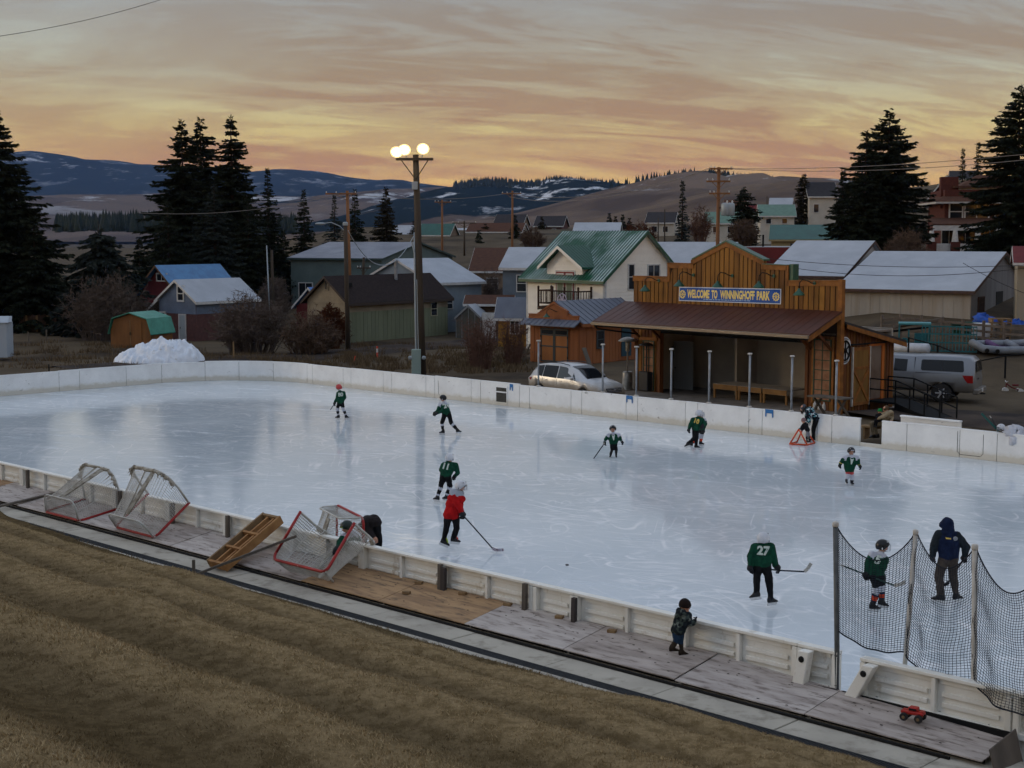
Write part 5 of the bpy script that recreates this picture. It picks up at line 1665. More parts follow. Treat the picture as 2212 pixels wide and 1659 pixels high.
lap(Rh.t,face_basis('f',5.2,6),lambda z:(.02,5.18) if z < 2.75 else (2.6*(z -2.75)/2.2+.02,5.18 -2.6*(z -2.75)/2.2),.2,4.8,.3,MATS['red_siding'])
s_,z_=Rh.front(350,599);window(Rh.t,face_basis('f',5.2,6),s_,z_,1.1,.5,None,2,1,fw=.1)
# ================================================================== barn shaped garden shed with turquoise roof
sc_=G(240,748,0)
sh_ang=math.atan2(-.35,.94)
se1=Vector((math.cos(sh_ang),math.sin(sh_ang),0));se2=Vector((-se1.y,se1.x,0))
sa=col_hit(324,sc_,se1);sb=2.6
Sd=Bld('garden_shed','small orange brown barn shed with turquoise gambrel roof','shed',sc_,sh_ang)
m_tq=mat('turquoise_metal',srgb(70,148,128),srgb(58,128,110),scale=2,rough=.4)
m_shw=mat('shed_panel',srgb(124,82,42),srgb(104,68,34),scale=2.2,rough=.8,stretch=(1,1,.25))
gam=[(0,1.05),(.28,1.85),(sa/2,2.25),(sa -.28,1.85),(sa,1.05)]
for y in (0,sb -.1):
 mb=MB();mb.prism([(0,y,-.3),(sa,y,-.3)]+[(x,y,z) for x,z in gam[::-1]],(0,.1,0));mb.build('wall',m_shw,Sd.t)
for x in (0,sa -.1):
 mb=MB();mb.b2(x,x+.1,.1,sb -.1,-.3,1.05);mb.build('wall',m_shw,Sd.t)
gam2=[(-.12,.85)]+[(x+(-.06 if i < 2 else (.06 if i > 2 else 0)),z+.05) for i,(x,z) in enumerate(gam)][1:-1]+[(sa+.12,.85)]
for q0,q1 in zip(gam2[:-1],gam2[1:]):
 mb=MB();mb.prism([(q0[0],-.18,q0[1]),(q1[0],-.18,q1[1]),(q1[0],-.18,q1[1]+.06),(q0[0],-.18,q0[1]+.06)],(0,sb+.36,0));mb.build('roof_panel',m_tq,Sd.t)
for k in range(2):
 mb=MB();w_=sa*.28;mb.b2(sa/2 -w_+k*w_+.01,sa/2+k*w_ -.01,-.03,.0,.05,1.75);d_=mb.build('door',m_shw,Sd.t)
 mb=MB();mb.b2(sa/2 -.05+k*.07,sa/2 -.02+k*.07,-.06,-.03,.8,1.0);mb.build('handle',m_dark,d_)
mb=MB();mb.b2(sa/2 -.02,sa/2+.02,-.045,-.03,.05,1.8);mb.build('door_batten',m_lumber,Sd.t)
# ================================================================== generic further buildings
def simple(name,label,x,Y,ang,a,b,he,hr,mw,mr,ridge='x',z=None,wins=(),corner='l',cat='house',over=.3,rake=.25,fascia=None,gable=None,group=None):
 P0=frame_at(x,Y,0,z)
 e1=Vector((math.cos(ang),math.sin(ang),0))
 if corner == 'r':P0=P0 -e1*a
 B=Bld(name,label,cat,P0,ang,group)
 gable_house(B,a,b,he,hr,mw,mr,ridge,over,rake,m_fascia=fascia,m_gable=gable,z0=min(-.6,Tz(P0.x,P0.y) -P0.z -1.0))
 for (f,s,zz,w,h,nx,ny) in wins:
  window(B.t,face_basis(f,a,b),s,zz,w,h,None,nx,ny)
 return B
m_bgreen=mat('grey_green_steel',srgb(96,112,112),srgb(84,100,100),scale=.8,rough=.6)
m_groof2=mat('grey_steel_roof',srgb(120,122,132),srgb(108,110,120),scale=.7,rough=.5,c3=srgb(138,142,152),s3=.4,lo3=.4,hi3=.7)
simple('steel_building','large grey green steel building with low grey roof',825,135,math.atan2(-.37,.93),9.6,16,5.25 -1.2+.1,6.75 -1.2,m_bgreen,m_groof2,'x',z=1.2,corner='r',cat='building',fascia=mat('dark_green_trim',srgb(52,70,68),rough=.6),wins=[('f',1.6,1.2,1.4,1.3,2,1)])
m_lblue=mat('light_blue_siding',srgb(136,150,160),srgb(122,136,148),scale=1,rough=.7)
simple('pale_workshop','pale blue workshop with frosted metal roof behind the olive house',1040,116,RA+rad(90),5.2,8.2,3.3,5.0,m_lblue,m_snowroof,'x',z=.6,corner='r',cat='building',wins=[('f',1.6,1.7,.7,.8,1,2),('f',4.2,1.7,.7,.8,1,2)])
m_brroof=mat('brown_shingles',srgb(92,66,54),srgb(78,56,48),scale=4,rough=.95,bump=.3,bscale=12,spec=.1)
m_tan=mat('tan_wall',srgb(132,112,94),srgb(118,100,84),scale=1,rough=.8)
simple('brown_roof_house','long house with brown shingle roof behind the tall light pole',1018,138,RA+rad(38),9,9,2.6,4.6,m_tan,m_brroof,'x',z=1.6,wins=[('f',2,1.4,1,1,1,2),('f',5,1.4,1,1,1,2)])
m_b2=mat('slate_blue_wall',srgb(104,116,128),srgb(90,102,114),scale=1,rough=.7)
simple('slate_house','slate blue house half hidden behind the white house',1086,112,RA+rad(30),4.5,6,4.6,6.0,m_b2,m_snowroof,'x',z=.5,wins=[('f',1.5,3.4,.7,1.2,1,2),('f',3.2,3.4,.7,1.2,1,2),('f',1.5,1.2,.7,1.2,1,2)])
m_yel=mat('yellow_shed_wall',srgb(168,124,46),srgb(148,106,38),scale=2,rough=.75,stretch=(1,1,.2))
Ys=simple('yellow_shed','yellow board shed with ribbed grey roof left of the white house',1076,99,RA+rad(36),2.6,2.6,1.75,2.85,m_yel,m_groof,'x',z=0.35,cat='shed',wins=[('f',1.15,1.0,.55,.8,2,1)])
m_log=mat('weathered_log',srgb(86,66,48),srgb(64,50,38),scale=2,rough=.9,bump=.4,bscale=10,rand=.2)
Lg=simple('log_shed','low weathered log shed behind the greenhouse',1008,110,RA+rad(40),3.3,3.0,2.1,2.6,m_log,m_brroof,'x',z=.3,cat='shed')
for k in range(9):
 mb=MB();mb.tube([(-.1,-.02,.15+k*.23),(3.4,-.02,.15+k*.23+.01)],.11,7);mb.build('log',m_log,Lg.t)
Gh=Bld('greenhouse','small greenhouse with clear panels beside the olive house','greenhouse',frame_at(985,108,0),RA+rad(30))
m_poly=mat('greenhouse_panel',srgb(92,92,86),srgb(76,78,72),scale=3,rough=.25)
gable_house(Gh,1.9,2.6,1.5,2.35,m_poly,mat('greenhouse_roof',srgb(150,158,168),rough=.3),'y',over=.1,rake=.1,m_fascia=m_galv)
for x in (0,.45,.95,1.45,1.9):
 mb=MB();mb.b2(x -.02,x+.02,-.03,0,0,1.5+.8*(1 -abs(x -.95)/.95));mb.build('glazing_bar',m_galv,Gh.t)
wd=frame_at(1056,107,0)
mb=MB();mb.b2(-.5,.5,0,.06,0,1.95);t_=tag(mb.build('white_door_panel',m_wtrim,loc=wd,rot=RA+rad(40)),'white door panel standing between log shed and yellow shed','door')
bl_=simple('blue_roof_shed','little red shed with bright blue roof behind the olive house',640,112,bang,3.0,3,2.0,3.3,MATS['red_siding'],mat('bright_blue_roof',srgb(72,118,178),srgb(62,102,160),scale=2,rough=.4),'y',z=.2,cat='shed')
m_barnw=mat('pale_barn_siding',srgb(168,162,152),srgb(150,144,134),scale=1.4,rough=.8,stretch=(1,1,.12),c3=srgb(146,128,106),s3=.5,lo3=.5,hi3=.75)
m_barns=mat('grey_barn_gable',srgb(120,120,122),srgb(102,102,104),scale=1.4,rough=.8,stretch=(1,1,.12))
m_eave=mat('rusty_eave',srgb(86,66,56),srgb(66,50,44),scale=6,rough=.9)
Yb=86.0
bq=frame_at(2097,Yb,0)
bae=math.atan2(-.52,.855)
e1_=Vector((math.cos(bae),math.sin(bae),0));e2_=Vector((-e1_.y,e1_.x,0))
bla=-col_hit(1815,bq,e1_)
bhe_=on_plane(2097,633,bq,e1_)[1];bpk_=on_plane(2164,545,bq,e2_)
bwb=bpk_[0]*2
Bz=1.6
Bb=Bld('barn','long pale barn with frosted metal roof at the right','barn',Vector((bq.x,bq.y,Bz)) -e1_*bla,bae)
gable_house(Bb,bla,bwb,bhe_ -Bz+.1,bpk_[1] -Bz -.1,m_barnw,m_snowroof,'x',over=.35,rake=.3,m_gable=m_barns,m_fascia=m_eave,z0=-2.0)
boards(Bb.t,face_basis('f',bla,bwb),0,bla,.62,-.6,lambda s:bhe_ -Bz -.05,[m_barnw],name='wall_board',gap=.015,rs=random.Random(2))
s_,z_=Bb.right(2118,660,bla);window(Bb.t,face_basis('r',bla,bwb),s_,z_,1.3,.95,m_eave,5,1)
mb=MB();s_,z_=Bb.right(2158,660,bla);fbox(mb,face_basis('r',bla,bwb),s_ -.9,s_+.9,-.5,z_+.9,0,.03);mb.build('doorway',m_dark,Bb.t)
Ya=94.0
aq=frame_at(1817,Ya,0)
ala=-col_hit(1660,aq,e1_)
ahe=on_plane(1817,600,aq,e1_)[1];apk=on_plane(1881,521,aq,e2_)
Ba=Bld('barn','white sided barn with frosted roof directly behind the park stage','barn',Vector((aq.x,aq.y,Bz)) -e1_*ala,bae)
gable_house(Ba,ala,apk[0]*1.45,ahe -Bz+.1,apk[1] -Bz -.1,mat('white_barn_siding',srgb(190,186,178),srgb(172,168,160),scale=1,rough=.8),m_snowroof,'x',over=.35,rake=.3,he2=apk[1] -Bz -1.3,rpos=.69,m_gable=mat('white_barn_gable',srgb(164,162,160),rough=.8),m_fascia=m_eave,z0=-2.0)
m_mint=mat('muted_green_roof',srgb(92,124,108),srgb(80,110,96),scale=2,rough=.5)
m_redw=mat('red_store_wall',srgb(104,34,34),srgb(90,28,30),scale=1.5,rough=.8)
Rs=Bld('red_store','flat roofed dark red building with frosted roof behind the barns','building',frame_at(1590,118,0,2.6),bae)
for (x0,x1,y0,y1,h0,h1) in ((0,8.5,0,7,-1,4.0),):
 mb=MB();mb.b2(x0,x1,y0,y1,h0,h1);mb.build('wall',m_redw,Rs.t)
 mb=MB();mb.b2(x0+.3,x1 -.3,y0+.3,y1 -.3,h1,h1+.05);mb.build('roof',m_snowroof,Rs.t)
mb=MB();mb.b2(8.5,8.9,-.2,7,-1,4.4);mb.b2(6.6,8.5,6.6,7.0,3.9,4.8);mb.b2(7.4,8.9,7.0,7.4,3.9,5.2);mb.build('parapet',m_redw,Rs.t)
mb=MB();mb.b2(3.4,4.6,3.0,4.0,4.05,4.3);mb.build('skylight',m_glass,Rs.t)
mb=MB();mb.tube([(2.0,.6,4.0),(2.0,.6,5.0)],.08,6);mb.build('vent_pipe',m_dark,Rs.t)
m_hiproof=m_snowroof
Wr=simple('frosted_roof_house','low house with wide frosted roof between white house and stage',1395,112,RA+rad(25),6.0,9,3.2,5.7,m_lblue,m_snowroof,'x',z=1.2,cat='house',fascia=m_greenm)
m_ylw=mat('cream_yellow_wall',srgb(168,150,108),srgb(152,136,98),scale=1,rough=.8)
m_dkgreen=mat('dark_green_roof',srgb(28,84,74),srgb(22,70,62),scale=1,rough=.45)
simple('green_roof_hall','long cream building with dark green roof on the hillside',1664,150,math.atan2(-.20,.98),8.2,7,1.7,3.1,m_ylw,m_dkgreen,'x',z=5.4,cat='building',fascia=m_ylw)
m_whw=mat('white_clapboard',srgb(196,190,178),srgb(182,176,164),scale=1,rough=.7)
m_dkroof=mat('charcoal_roof',srgb(52,50,54),srgb(44,42,46),scale=3,rough=.9)
simple('small_white_house','small white house with charcoal roof beside the big spruce',1744,190,math.atan2(-.05,1),3.4,5,3.2,4.9,m_whw,m_dkroof,'x',z=9.4,cat='house',wins=[('f',.9,1.6,.6,1.0,1,1)])
simple('mint_roof_house','cream house with mint green roof on the slope',1640,185,math.atan2(-.1,1),4.2,5,1.6,2.9,m_whw,m_mint,'x',z=8.4,cat='house',wins=[('f',1,.9,.6,.6,1,1),('f',3,.9,.6,.6,1,1)])
simple('dark_roof_hall','house with dark hipped roof and white upper storey beyond the white house',1240,170,math.atan2(-.15,1),5.0,6,1.4,2.6,m_whw,m_snowroof,'x',z=6.3,cat='house',wins=[('r',3,1.6,.5,.5,1,1)])
simple('dark_roof_hall','wide dark roofed house in front of the white upper storey',1226,158,math.atan2(-.15,1),6.0,6,1.2,2.2,m_tan,m_brroof,'x',z=5.2,cat='house')
for (x,Y,a_,he__,hr__,mw_,mr_,z__,lab) in (
 (905,230,5,2.0,3.6,m_tan,m_dkgreen,5.6,'far cottage with green roof left of the light pole'),
 (845,235,4,2.2,4.0,m_ylw,m_snowroof,5.0,'far cottage with small yellow gable among the spruces'),
 (940,250,5,1.6,2.6,m_lblue,m_snowroof,6.0,'far pale cottage right of the light pole'),
 (1010,240,9,1.9,3.2,m_whw,m_brroof,6.2,'far long house with brown roof beyond the light pole'),
 (1068,255,5,2.6,4.2,m_tan,m_dkroof,6.8,'far two storey house above the brown roofed house'),
 (1155,260,5,2.0,3.6,m_brickw,m_dkroof,7.2,'far brick house seen over the green metal roof'),
 (1395,215,4,2.0,3.4,m_whw,m_dkroof,7.4,'far white house left of the pointed spruce'),
 (1520,200,5,1.8,3.2,m_whw,m_mint,7.4,'far white house with green porch right of the pointed spruce'),
 (1560,215,3,2.6,4.2,m_tan,m_brroof,8.4,'far tan house beside the transformer pole'),
 (1600,230,4,1.8,3.2,m_whw,m_redw,9.0,'far white house with red roof on the slope'),
 (1660,220,3,1.8,3.4,m_whw,m_snowroof,9.6,'far tiny white house above the mint roof'),
 (2046,290,5,2.4,3.9,m_whw,m_dkroof,16.2,'white gabled house far up behind the brick chimney')):
 simple('cottage',lab,x,Y,math.atan2(-.25,1),a_,5,he__,hr__,mw_,mr_,'x',z=z__,cat='house',group='far cottages',wins=[('f',a_*.3,he__*.5,.7,.8,1,1),('f',a_*.7,he__*.5,.7,.8,1,1)])
# ================================================================== brick four square house at the right edge
m_brick=mat('red_brick',srgb(92,48,38),srgb(78,40,33),scale=5,rough=.9,bump=.2,bscale=30)
kq=frame_at(2035,128,0,5.9)
kang=math.atan2(-.12,1)
Bk=Bld('brick_house','brick foursquare house with deep white porch on the hillside','house',kq,kang)
bw=8.6
FFk=face_basis('f',bw,8)
mb=MB();mb.b2(0,bw,0,8,-1.5,5.6);mb.build('wall',m_brick,Bk.t)
zev=Bk.front(2035,437)[1];zrt=Bk.front(2035,385)[1]
mb=MB();mb.b2(-.9,bw+.9,-.9,8.9,zev -.12,zev+.05);mb.build('eave',m_wtrim,Bk.t)
mb=MB();e_=.95;mb.add([(-e_,-e_,zev+.05),(bw+e_,-e_,zev+.05),(bw+e_,8+e_,zev+.05),(-e_,8+e_,zev+.05),(bw*.4,4,zev+2.5),(bw*.6,4,zev+2.5)],[(0,1,5,4),(1,2,5),(2,3,4,5),(3,0,4),(3,2,1,0)]);mb.build('roof',m_brroof,Bk.t)
cxx=Bk.front(2056,400)[0]
mb=MB();mb.b2(cxx -.75,cxx+.75,1.0,1.9,zev -.5,Bk.front(2056,381)[1]);mb.build('chimney',m_brick,Bk.t)
dxx=Bk.front(2108,425)[0]
mb=MB();mb.b2(dxx -1.3,dxx+1.9,.6,2.5,zev+.2,zev+1.25);mb.build('dormer',m_wtrim,Bk.t)
window(Bk.t,(Vector((0,.6,0)),Vector((1,0,0)),Vector((0,-1,0))),dxx+.2,zev+.75,1.3,.6,None,2,1)
mb=MB();mb.b2(dxx -1.8,dxx+2.3,.2,3.0,zev+1.25,zev+1.42);mb.build('dormer_roof',m_brroof,Bk.t)
for x,w_ in ((2065,1.0),(2110,1.9),(2165,1.2)):
 s_,z_=Bk.front(x,457);window(Bk.t,FFk,s_,z_,w_,1.6,None,2 if w_ > 1.5 else 1,2,fw=.12)
zpo=Bk.front(2035,487)[1]
mb=MB();mb.prism([(-1.4,0,zpo+.55),(bw+1.2,0,zpo+.55),(bw+1.2,-2.6,zpo),(-1.4,-2.6,zpo)],(0,0,.12));mb.build('porch_roof',m_brroof,Bk.t)
mb=MB();mb.b2(-1.35,bw+1.1,-2.58,-2.45,zpo -.45,zpo -.0);mb.build('porch_beam',m_wtrim,Bk.t)
for x in (2012,2063,2112,2176,2240):
 s_=Bk.front(x,520,-2.5)[0]
 mb=MB();mb.lathe([(.30,1.1),(.18,zpo -.45)],(s_,-2.5,0),8);mb.build('porch_column',m_wtrim,Bk.t)
 mb=MB();mb.b2(s_ -.38,s_+.38,-2.9,-2.1,-1.0,1.1);mb.build('porch_pier',m_brick,Bk.t)
for x0,x1 in ((2018,2057),(2068,2106),(2118,2170),(2182,2235)):
 s0_,s1_=Bk.front(x0,520,-2.5)[0],Bk.front(x1,520,-2.5)[0]
 mb=MB();mb.b2(s0_,s1_,-2.6,-2.45,.2,.95);mb.build('porch_rail',m_wtrim,Bk.t)
for x,w_ in ((2050,1.2),(2085,1.6),(2125,.9),(2160,1.6)):
 s_,z_=Bk.front(x,508);window(Bk.t,FFk,s_,z_,w_,1.5,None,2,1)
mb=MB();mb.b2(-1.2,bw+1,-2.5,0,-1.0,.15);mb.build('porch_floor',m_patio,Bk.t)
simple('brick_gable_house','second brick house with dark gable rising behind the big spruce',2000,140,math.atan2(-.4,1),3.2,5,4.6,6.7,m_brick,m_dkroof,'y',z=6.4,cat='house',wins=[('f',1.6,3.6,.8,1.2,1,2),('f',1.6,1.0,.9,1.4,1,2)])
rs_=simple('red_trim_shed','beige shed with red roof edge at the far right edge',2196,84,math.atan2(-.3,1),4,4,3.8,4.6,mat('beige_wall',srgb(150,140,120),rough=.8),m_redw,'x',z=2.2,cat='shed')
# ================================================================== conifers
def foliage_mat(name,stops,rough=.8):
 m=bpy.data.materials.new(name)
 m.use_nodes=True
 nt,L,b=nodes_of(m)
 b.inputs['Roughness'].default_value=rough
 b.inputs['Specular IOR Level'].default_value=.12
 geo=N(nt,'ShaderNodeNewGeometry')
 no=N(nt,'ShaderNodeTexNoise',i_Scale=.9,i_Detail=4)
 L.new(geo.outputs['Position'],no.inputs['Vector'])
 ad=N(nt,'ShaderNodeMath',operation='MULTIPLY_ADD',i_1=.55)
 L.new(geo.outputs['Random Per Island'],ad.inputs[0])
 m2=N(nt,'ShaderNodeMath',operation='MULTIPLY_ADD',i_1=.9,i_2=-.22)
 L.new(no.outputs['Fac'],m2.inputs[0]);L.new(m2.outputs[0],ad.inputs[2])
 r=ramp(nt,stops)
 L.new(ad.outputs[0],r.inputs[0]);L.new(r.outputs[0],b.inputs['Base Color'])
 return m
m_spr=foliage_mat('spruce_needles',[(.1,(.006,.009,.005)),(.5,(.014,.020,.011)),(.9,(.030,.034,.018))])
m_sprb=foliage_mat('blue_spruce_needles',[(.1,(.009,.014,.012)),(.5,(.022,.030,.026)),(.9,(.042,.050,.040))])
m_sprbr=foliage_mat('browning_needles',[(.1,(.010,.009,.005)),(.5,(.024,.021,.011)),(.9,(.046,.036,.018))])
m_bark=mat('conifer_bark',srgb(58,44,36),srgb(40,32,28),scale=3,rough=.95,bump=.5,bscale=12)
def kites(P,Dv,Ln,Wd,rng):
 """diamond shaped sprays: base P, direction Dv, length, width"""
 n=len(P)
 rv=rng.normal(size=(n,3))
 sd=np.cross(Dv,rv);sd /= (np.linalg.norm(sd,axis=1,keepdims=True)+1e-9)
 mid=P+Dv*(Ln*.45)[:,None]
 V=np.stack([P,mid+sd*(Wd*.5)[:,None],P+Dv*Ln[:,None],mid -sd*(Wd*.5)[:,None]],1).reshape(-1,3)
 return V
def conifer(name,label,x,top_y,Y,Rpx,m,seed,p=1.0,clear=.06,droop=.35,dens=1.0,base_z=None,gaps=.12,leadpx=0,spray=.46,cone=None,group='conifers round the rink',lean=0.0,broken=0.0,ragged=.25):
 rng=np.random.default_rng(seed)
 top=D(x,top_y,Y)
 bz=Tz(top.x,Y) if base_z is None else base_z
 Hh=top.z -bz
 Rm=Rpx/FPX*Y
 t=thing(name,label,'tree',(top.x,Y,bz),group=group)
 mb=MB()
 mb.tube([(lean*k*k*.02,0,Hh*k/8 -(.3 if k == 0 else 0)) for k in range(9)],[max(.02,.022*Hh*(1 -k/8.3)) for k in range(9)],7)
 mb.build('trunk',m_bark,t,smooth=True)
 P,Dv,Ln,Wd=[],[],[],[]
 z=Hh*clear
 step=max(.26,Hh*.021)
 lob=rng.normal(size=8)*ragged
 while z < Hh*(1 -broken) -.05:
  q=z/Hh
  prof=(1 -q)**p
  if cone is not None:prof=float(np.interp(q,cone[0],cone[1]))
  nb=int((5+6*prof)*1.25)
  a0=rng.random()*6.28
  for k in range(nb):
   if rng.random() < gaps:continue
   a=a0+6.283*k/nb+rng.normal()*.25
   l=Rm*prof*(1+lob[int((a % 6.283)/6.2832*8) % 8]*.6)*rng.uniform(.62,1.12)
   jz=rng.normal()*step*.6
   l=max(l,.16+.2*(1 -q))
   n=max(7,int(l/.045*dens))
   s=(np.arange(n)+rng.random(n))/n
   s=s**.8
   rise=.30*(q -.3)
   zz=z+l*s*rise -droop*l*s*s*.75+.10*l*s**4
   pt=np.stack([np.cos(a)*l*s,np.sin(a)*l*s,zz],1)
   lat=rng.choice([-1,1],n)*rng.uniform(.25,1.0,n)
   ca,sa_=np.cos(a),np.sin(a)
   d=np.stack([ca*.75 -sa_*lat,sa_*.75+ca*lat,-.25 -.65*rng.random(n)*(1 -.4*q)+.35*(s > .93)],1)
   d /= np.linalg.norm(d,axis=1,keepdims=True)
   pt[:,2]+=jz;P.append(pt);Dv.append(d)
   Ln.append(rng.uniform(.45,1.2,n)*spray*(.55+.45*(1 -s))*min(1.25,.5+l/3));Wd.append(rng.uniform(.14,.30,n)*spray)
  z+=step*rng.uniform(.75,1.25)
 n=26
 zl=Hh*(1 -broken) -rng.random(n)*Hh*.06
 a=rng.random(n)*6.28
 P.append(np.stack([a*0,a*0,zl],1));d=np.stack([np.cos(a)*.6,np.sin(a)*.6,.5+a*0],1);d /= np.linalg.norm(d,axis=1,keepdims=True);Dv.append(d)
 Ln.append(np.full(n,spray*.6));Wd.append(np.full(n,spray*.16))
 P=np.concatenate(P);Dv=np.concatenate(Dv);Ln=np.concatenate(Ln);Wd=np.concatenate(Wd)
 if lean:P[:,0]+=lean*(P[:,2]/Hh*8)**2*.02
 V=kites(P,Dv,Ln,Wd,rng)
 Fc=np.arange(len(V)).reshape(-1,4)
 link('crown',npmesh('crown',V,Fc,m),t)
 return t
full=([0,.08,.25,.5,.75,1.0],[.85,1.0,.92,.66,.34,.03])
conifer('spruce_tree','tall black spruce cut by the left edge of the picture',-8,243,118,158,m_spr,1,cone=full,clear=.06,droop=.30,dens=1.7,spray=.8,gaps=.04)
conifer('spruce_tree','tall spruce of the big group, its first and leftmost spire',392,262,138,92,m_spr,2,cone=([0,.2,.45,.7,.88,1],[.7,1,.84,.52,.28,.04]),dens=1.7,spray=.75,gaps=.10)
conifer('spruce_tree','tall spruce of the big group, its middle spire',432,257,142,84,m_spr,3,cone=([0,.2,.45,.7,.88,1],[.8,1,.84,.54,.30,.04]),dens=1.7,spray=.75,gaps=.10)
conifer('spruce_tree','tall spruce of the big group, its rightmost spire',498,251,138,86,m_spr,4,cone=([0,.2,.45,.7,.88,1],[.8,1,.86,.54,.28,.04]),dens=1.7,spray=.75,gaps=.10)
conifer('spruce_tree','dense bluish spruce in front of the big spruce group',462,400,128,98,m_sprb,5,cone=full,dens=1.3,spray=.55)
conifer('spruce_tree','dark lower spruce at the left foot of the big group',362,440,126,74,m_spr,6,cone=full,dens=1.2,spray=.55)
conifer('spruce_tree','drooping spruce with bare broken top beside the red house',212,476,112,118,m_sprb,7,cone=([0,.3,.6,.85,1.0],[1.05,.92,.62,.28,.08]),droop=.62,dens=2.4,spray=.85,broken=.10,gaps=.1)
conifer('spruce_tree','narrow dark spruce right of the big group',578,366,148,56,m_spr,8,cone=full,dens=1.1,spray=.6)
conifer('spruce_tree','dark spruce behind the left end of the steel building',656,411,150,46,m_spr,9,cone=full,dens=1.1,spray=.55)
conifer('spruce_tree','pale thin spruce behind the wooden power pole',722,422,172,34,m_sprb,10,cone=full,dens=.8,spray=.55,gaps=.25)
conifer('spruce_tree','dark spruce just right of the wooden power pole',766,411,150,44,m_spr,11,cone=full,dens=1.1,spray=.55)
conifer('spruce_tree','broad brownish spruce left of the tall light pole',834,406,150,38,m_sprbr,12,cone=([0,.1,.3,.55,.8,1],[.75,.95,1,.78,.4,.03]),dens=1.3,spray=.6)
conifer('spruce_tree','pointed blue spruce above the white house',1475,393,132,33,m_sprb,13,cone=full,dens=1.2,spray=.5,ragged=.1)
conifer('pine_tree','round topped dark pine right of the transformer pole',1606,409,165,36,m_spr,14,cone=([0,.2,.5,.75,.9,1],[.7,.95,1,.85,.55,.15]),dens=1.1,spray=.6)
conifer('pine_tree','small scraggly pine on the skyline left of the big spruce',1737,379,192,24,m_sprbr,15,cone=([0,.2,.4,.6,.8,1],[.5,.9,1,.7,.75,.2]),dens=.9,spray=.7,gaps=.25)
conifer('spruce_tree','great broad spruce standing behind the frosted barns',1922,241,116,104,m_spr,16,cone=([0,.1,.3,.5,.68,.8,.9,1],[.75,1.0,1.0,.88,.72,.5,.26,.04]),dens=1.6,spray=.62,droop=.26,clear=.04,gaps=.10,lean=.0)
conifer('spruce_tree','second trunk of the great spruce, its lower left shoulder',1872,285,114,66,m_spr,17,cone=([0,.2,.5,.8,1],[.9,1,.85,.5,.06]),dens=1.3,spray=.58,droop=.26,gaps=.12)
conifer('spruce_tree','small dark spruce at the left foot of the great spruce',1822,372,116,42,m_spr,18,cone=full,dens=1.2,spray=.55)
conifer('spruce_tree','tall dark spruce cut by the right edge of the picture',2205,186,110,118,m_spr,19,cone=([0,.2,.4,.6,.8,.92,1],[.95,1,.95,.78,.5,.28,.03]),dens=1.5,spray=.62,droop=.3,gaps=.12)
conifer('spruce_tree','slim young spruce on the ridge above the brick house roof',2081,323,172,25,m_spr,20,cone=full,dens=.9,spray=.55)
conifer('spruce_tree','second slim spruce close beside the right edge spruce',2114,310,172,27,m_spr,21,cone=full,dens=.9,spray=.55)
conifer('spruce_tree','dark spruce filling between the big group and the narrow spruce',535,430,132,70,m_spr,31,cone=full,dens=1.4,spray=.65)
conifer('spruce_tree','low dark spruce behind the red house',300,520,124,60,m_spr,32,cone=full,dens=1.3,spray=.62)
conifer('spruce_tree','low dark spruce in front of the left edge spruce',72,470,116,84,m_spr,33,cone=full,dens=1.5,spray=.7)
conifer('spruce_tree','low dark spruce right of the narrow spruce',612,500,140,52,m_spr,34,cone=full,dens=1.3,spray=.62)
far_c=[(1048,486,240,11,'behind the brown roofed house'),(1113,468,225,16,'just left of the green metal roof'),(975,492,250,12,'between two far power poles'),(1170,470,255,12,'above the green roof ridge'),(1200,478,262,12,'right of the far brick house'),
 (1316,463,240,11,'first of the row beyond the white upper storey'),(1330,470,240,11,'second of the row beyond the white upper storey'),(1345,466,245,12,'third of the row beyond the white upper storey'),(1360,474,240,13,'last of the row beyond the white upper storey'),
 (895,480,235,14,'hidden behind the tall light pole'),(1035,500,215,10,'in front of the far long house')]
for i,(x,y,Y,r_,lab) in enumerate(far_c):
 conifer('far_spruce','small far spruce '+lab,x,y,Y,r_,m_sprbr if i % 3 == 0 else m_spr,40+i,cone=full,dens=.7,spray=.7,group='small far spruces')
def treeline(name,label,pts,Y,hgt,n,m,seed,spread=60):
 rng=np.random.default_rng(seed)
 xs_,ys_=[p[0] for p in pts],[p[1] for p in pts]
 V,F=[],[]
 for i in range(n):
  x=rng.uniform(xs_[0],xs_[-1]);y=np.interp(x,xs_,ys_)+rng.uniform(0,2.5)
  Yt=Y -rng.random()*spread
  p=D(x,y,Yt)
  h=hgt*rng.uniform(.5,1.25);r=h*rng.uniform(.16,.26)
  o=len(V)
  a0=rng.random()*3
  for k in range(5):V.append((p.x+r*math.cos(a0+k*1.257),p.y+r*math.sin(a0+k*1.257),p.z -h*.25))
  V.append((p.x,p.y,p.z+h*.75))
  for k in range(5):F.append((o+k,o+(k+1) % 5,o+5))
 ob=link(name,npmesh(name,np.array(V),np.array(F),m))
 return tag(ob,label,'trees',kind='stuff')
treeline('treeline','row of tiny conifers along the crest of the bare hill',[(1321,404),(1406,387),(1470,377),(1500,374)],3000,17,60,m_spr,3)
treeline('treeline','dark conifers along the right shoulder of the bare hill',[(1531,379),(1580,387),(1660,397),(1720,406),(1800,413),(1830,415)],2990,20,420,m_spr,4,300)
treeline('treeline','dark conifers covering the wooded hill crest',[(980,406),(1053,397),(1090,399),(1143,405),(1191,396),(1211,394),(1256,399),(1330,404)],4290,26,700,m_spr,5,500)
treeline('treeline','dark belt of conifers across the valley floor at the left',[(120,489),(200,486),(330,488),(420,490),(640,492)],1500,16,700,m_spr,6,300)
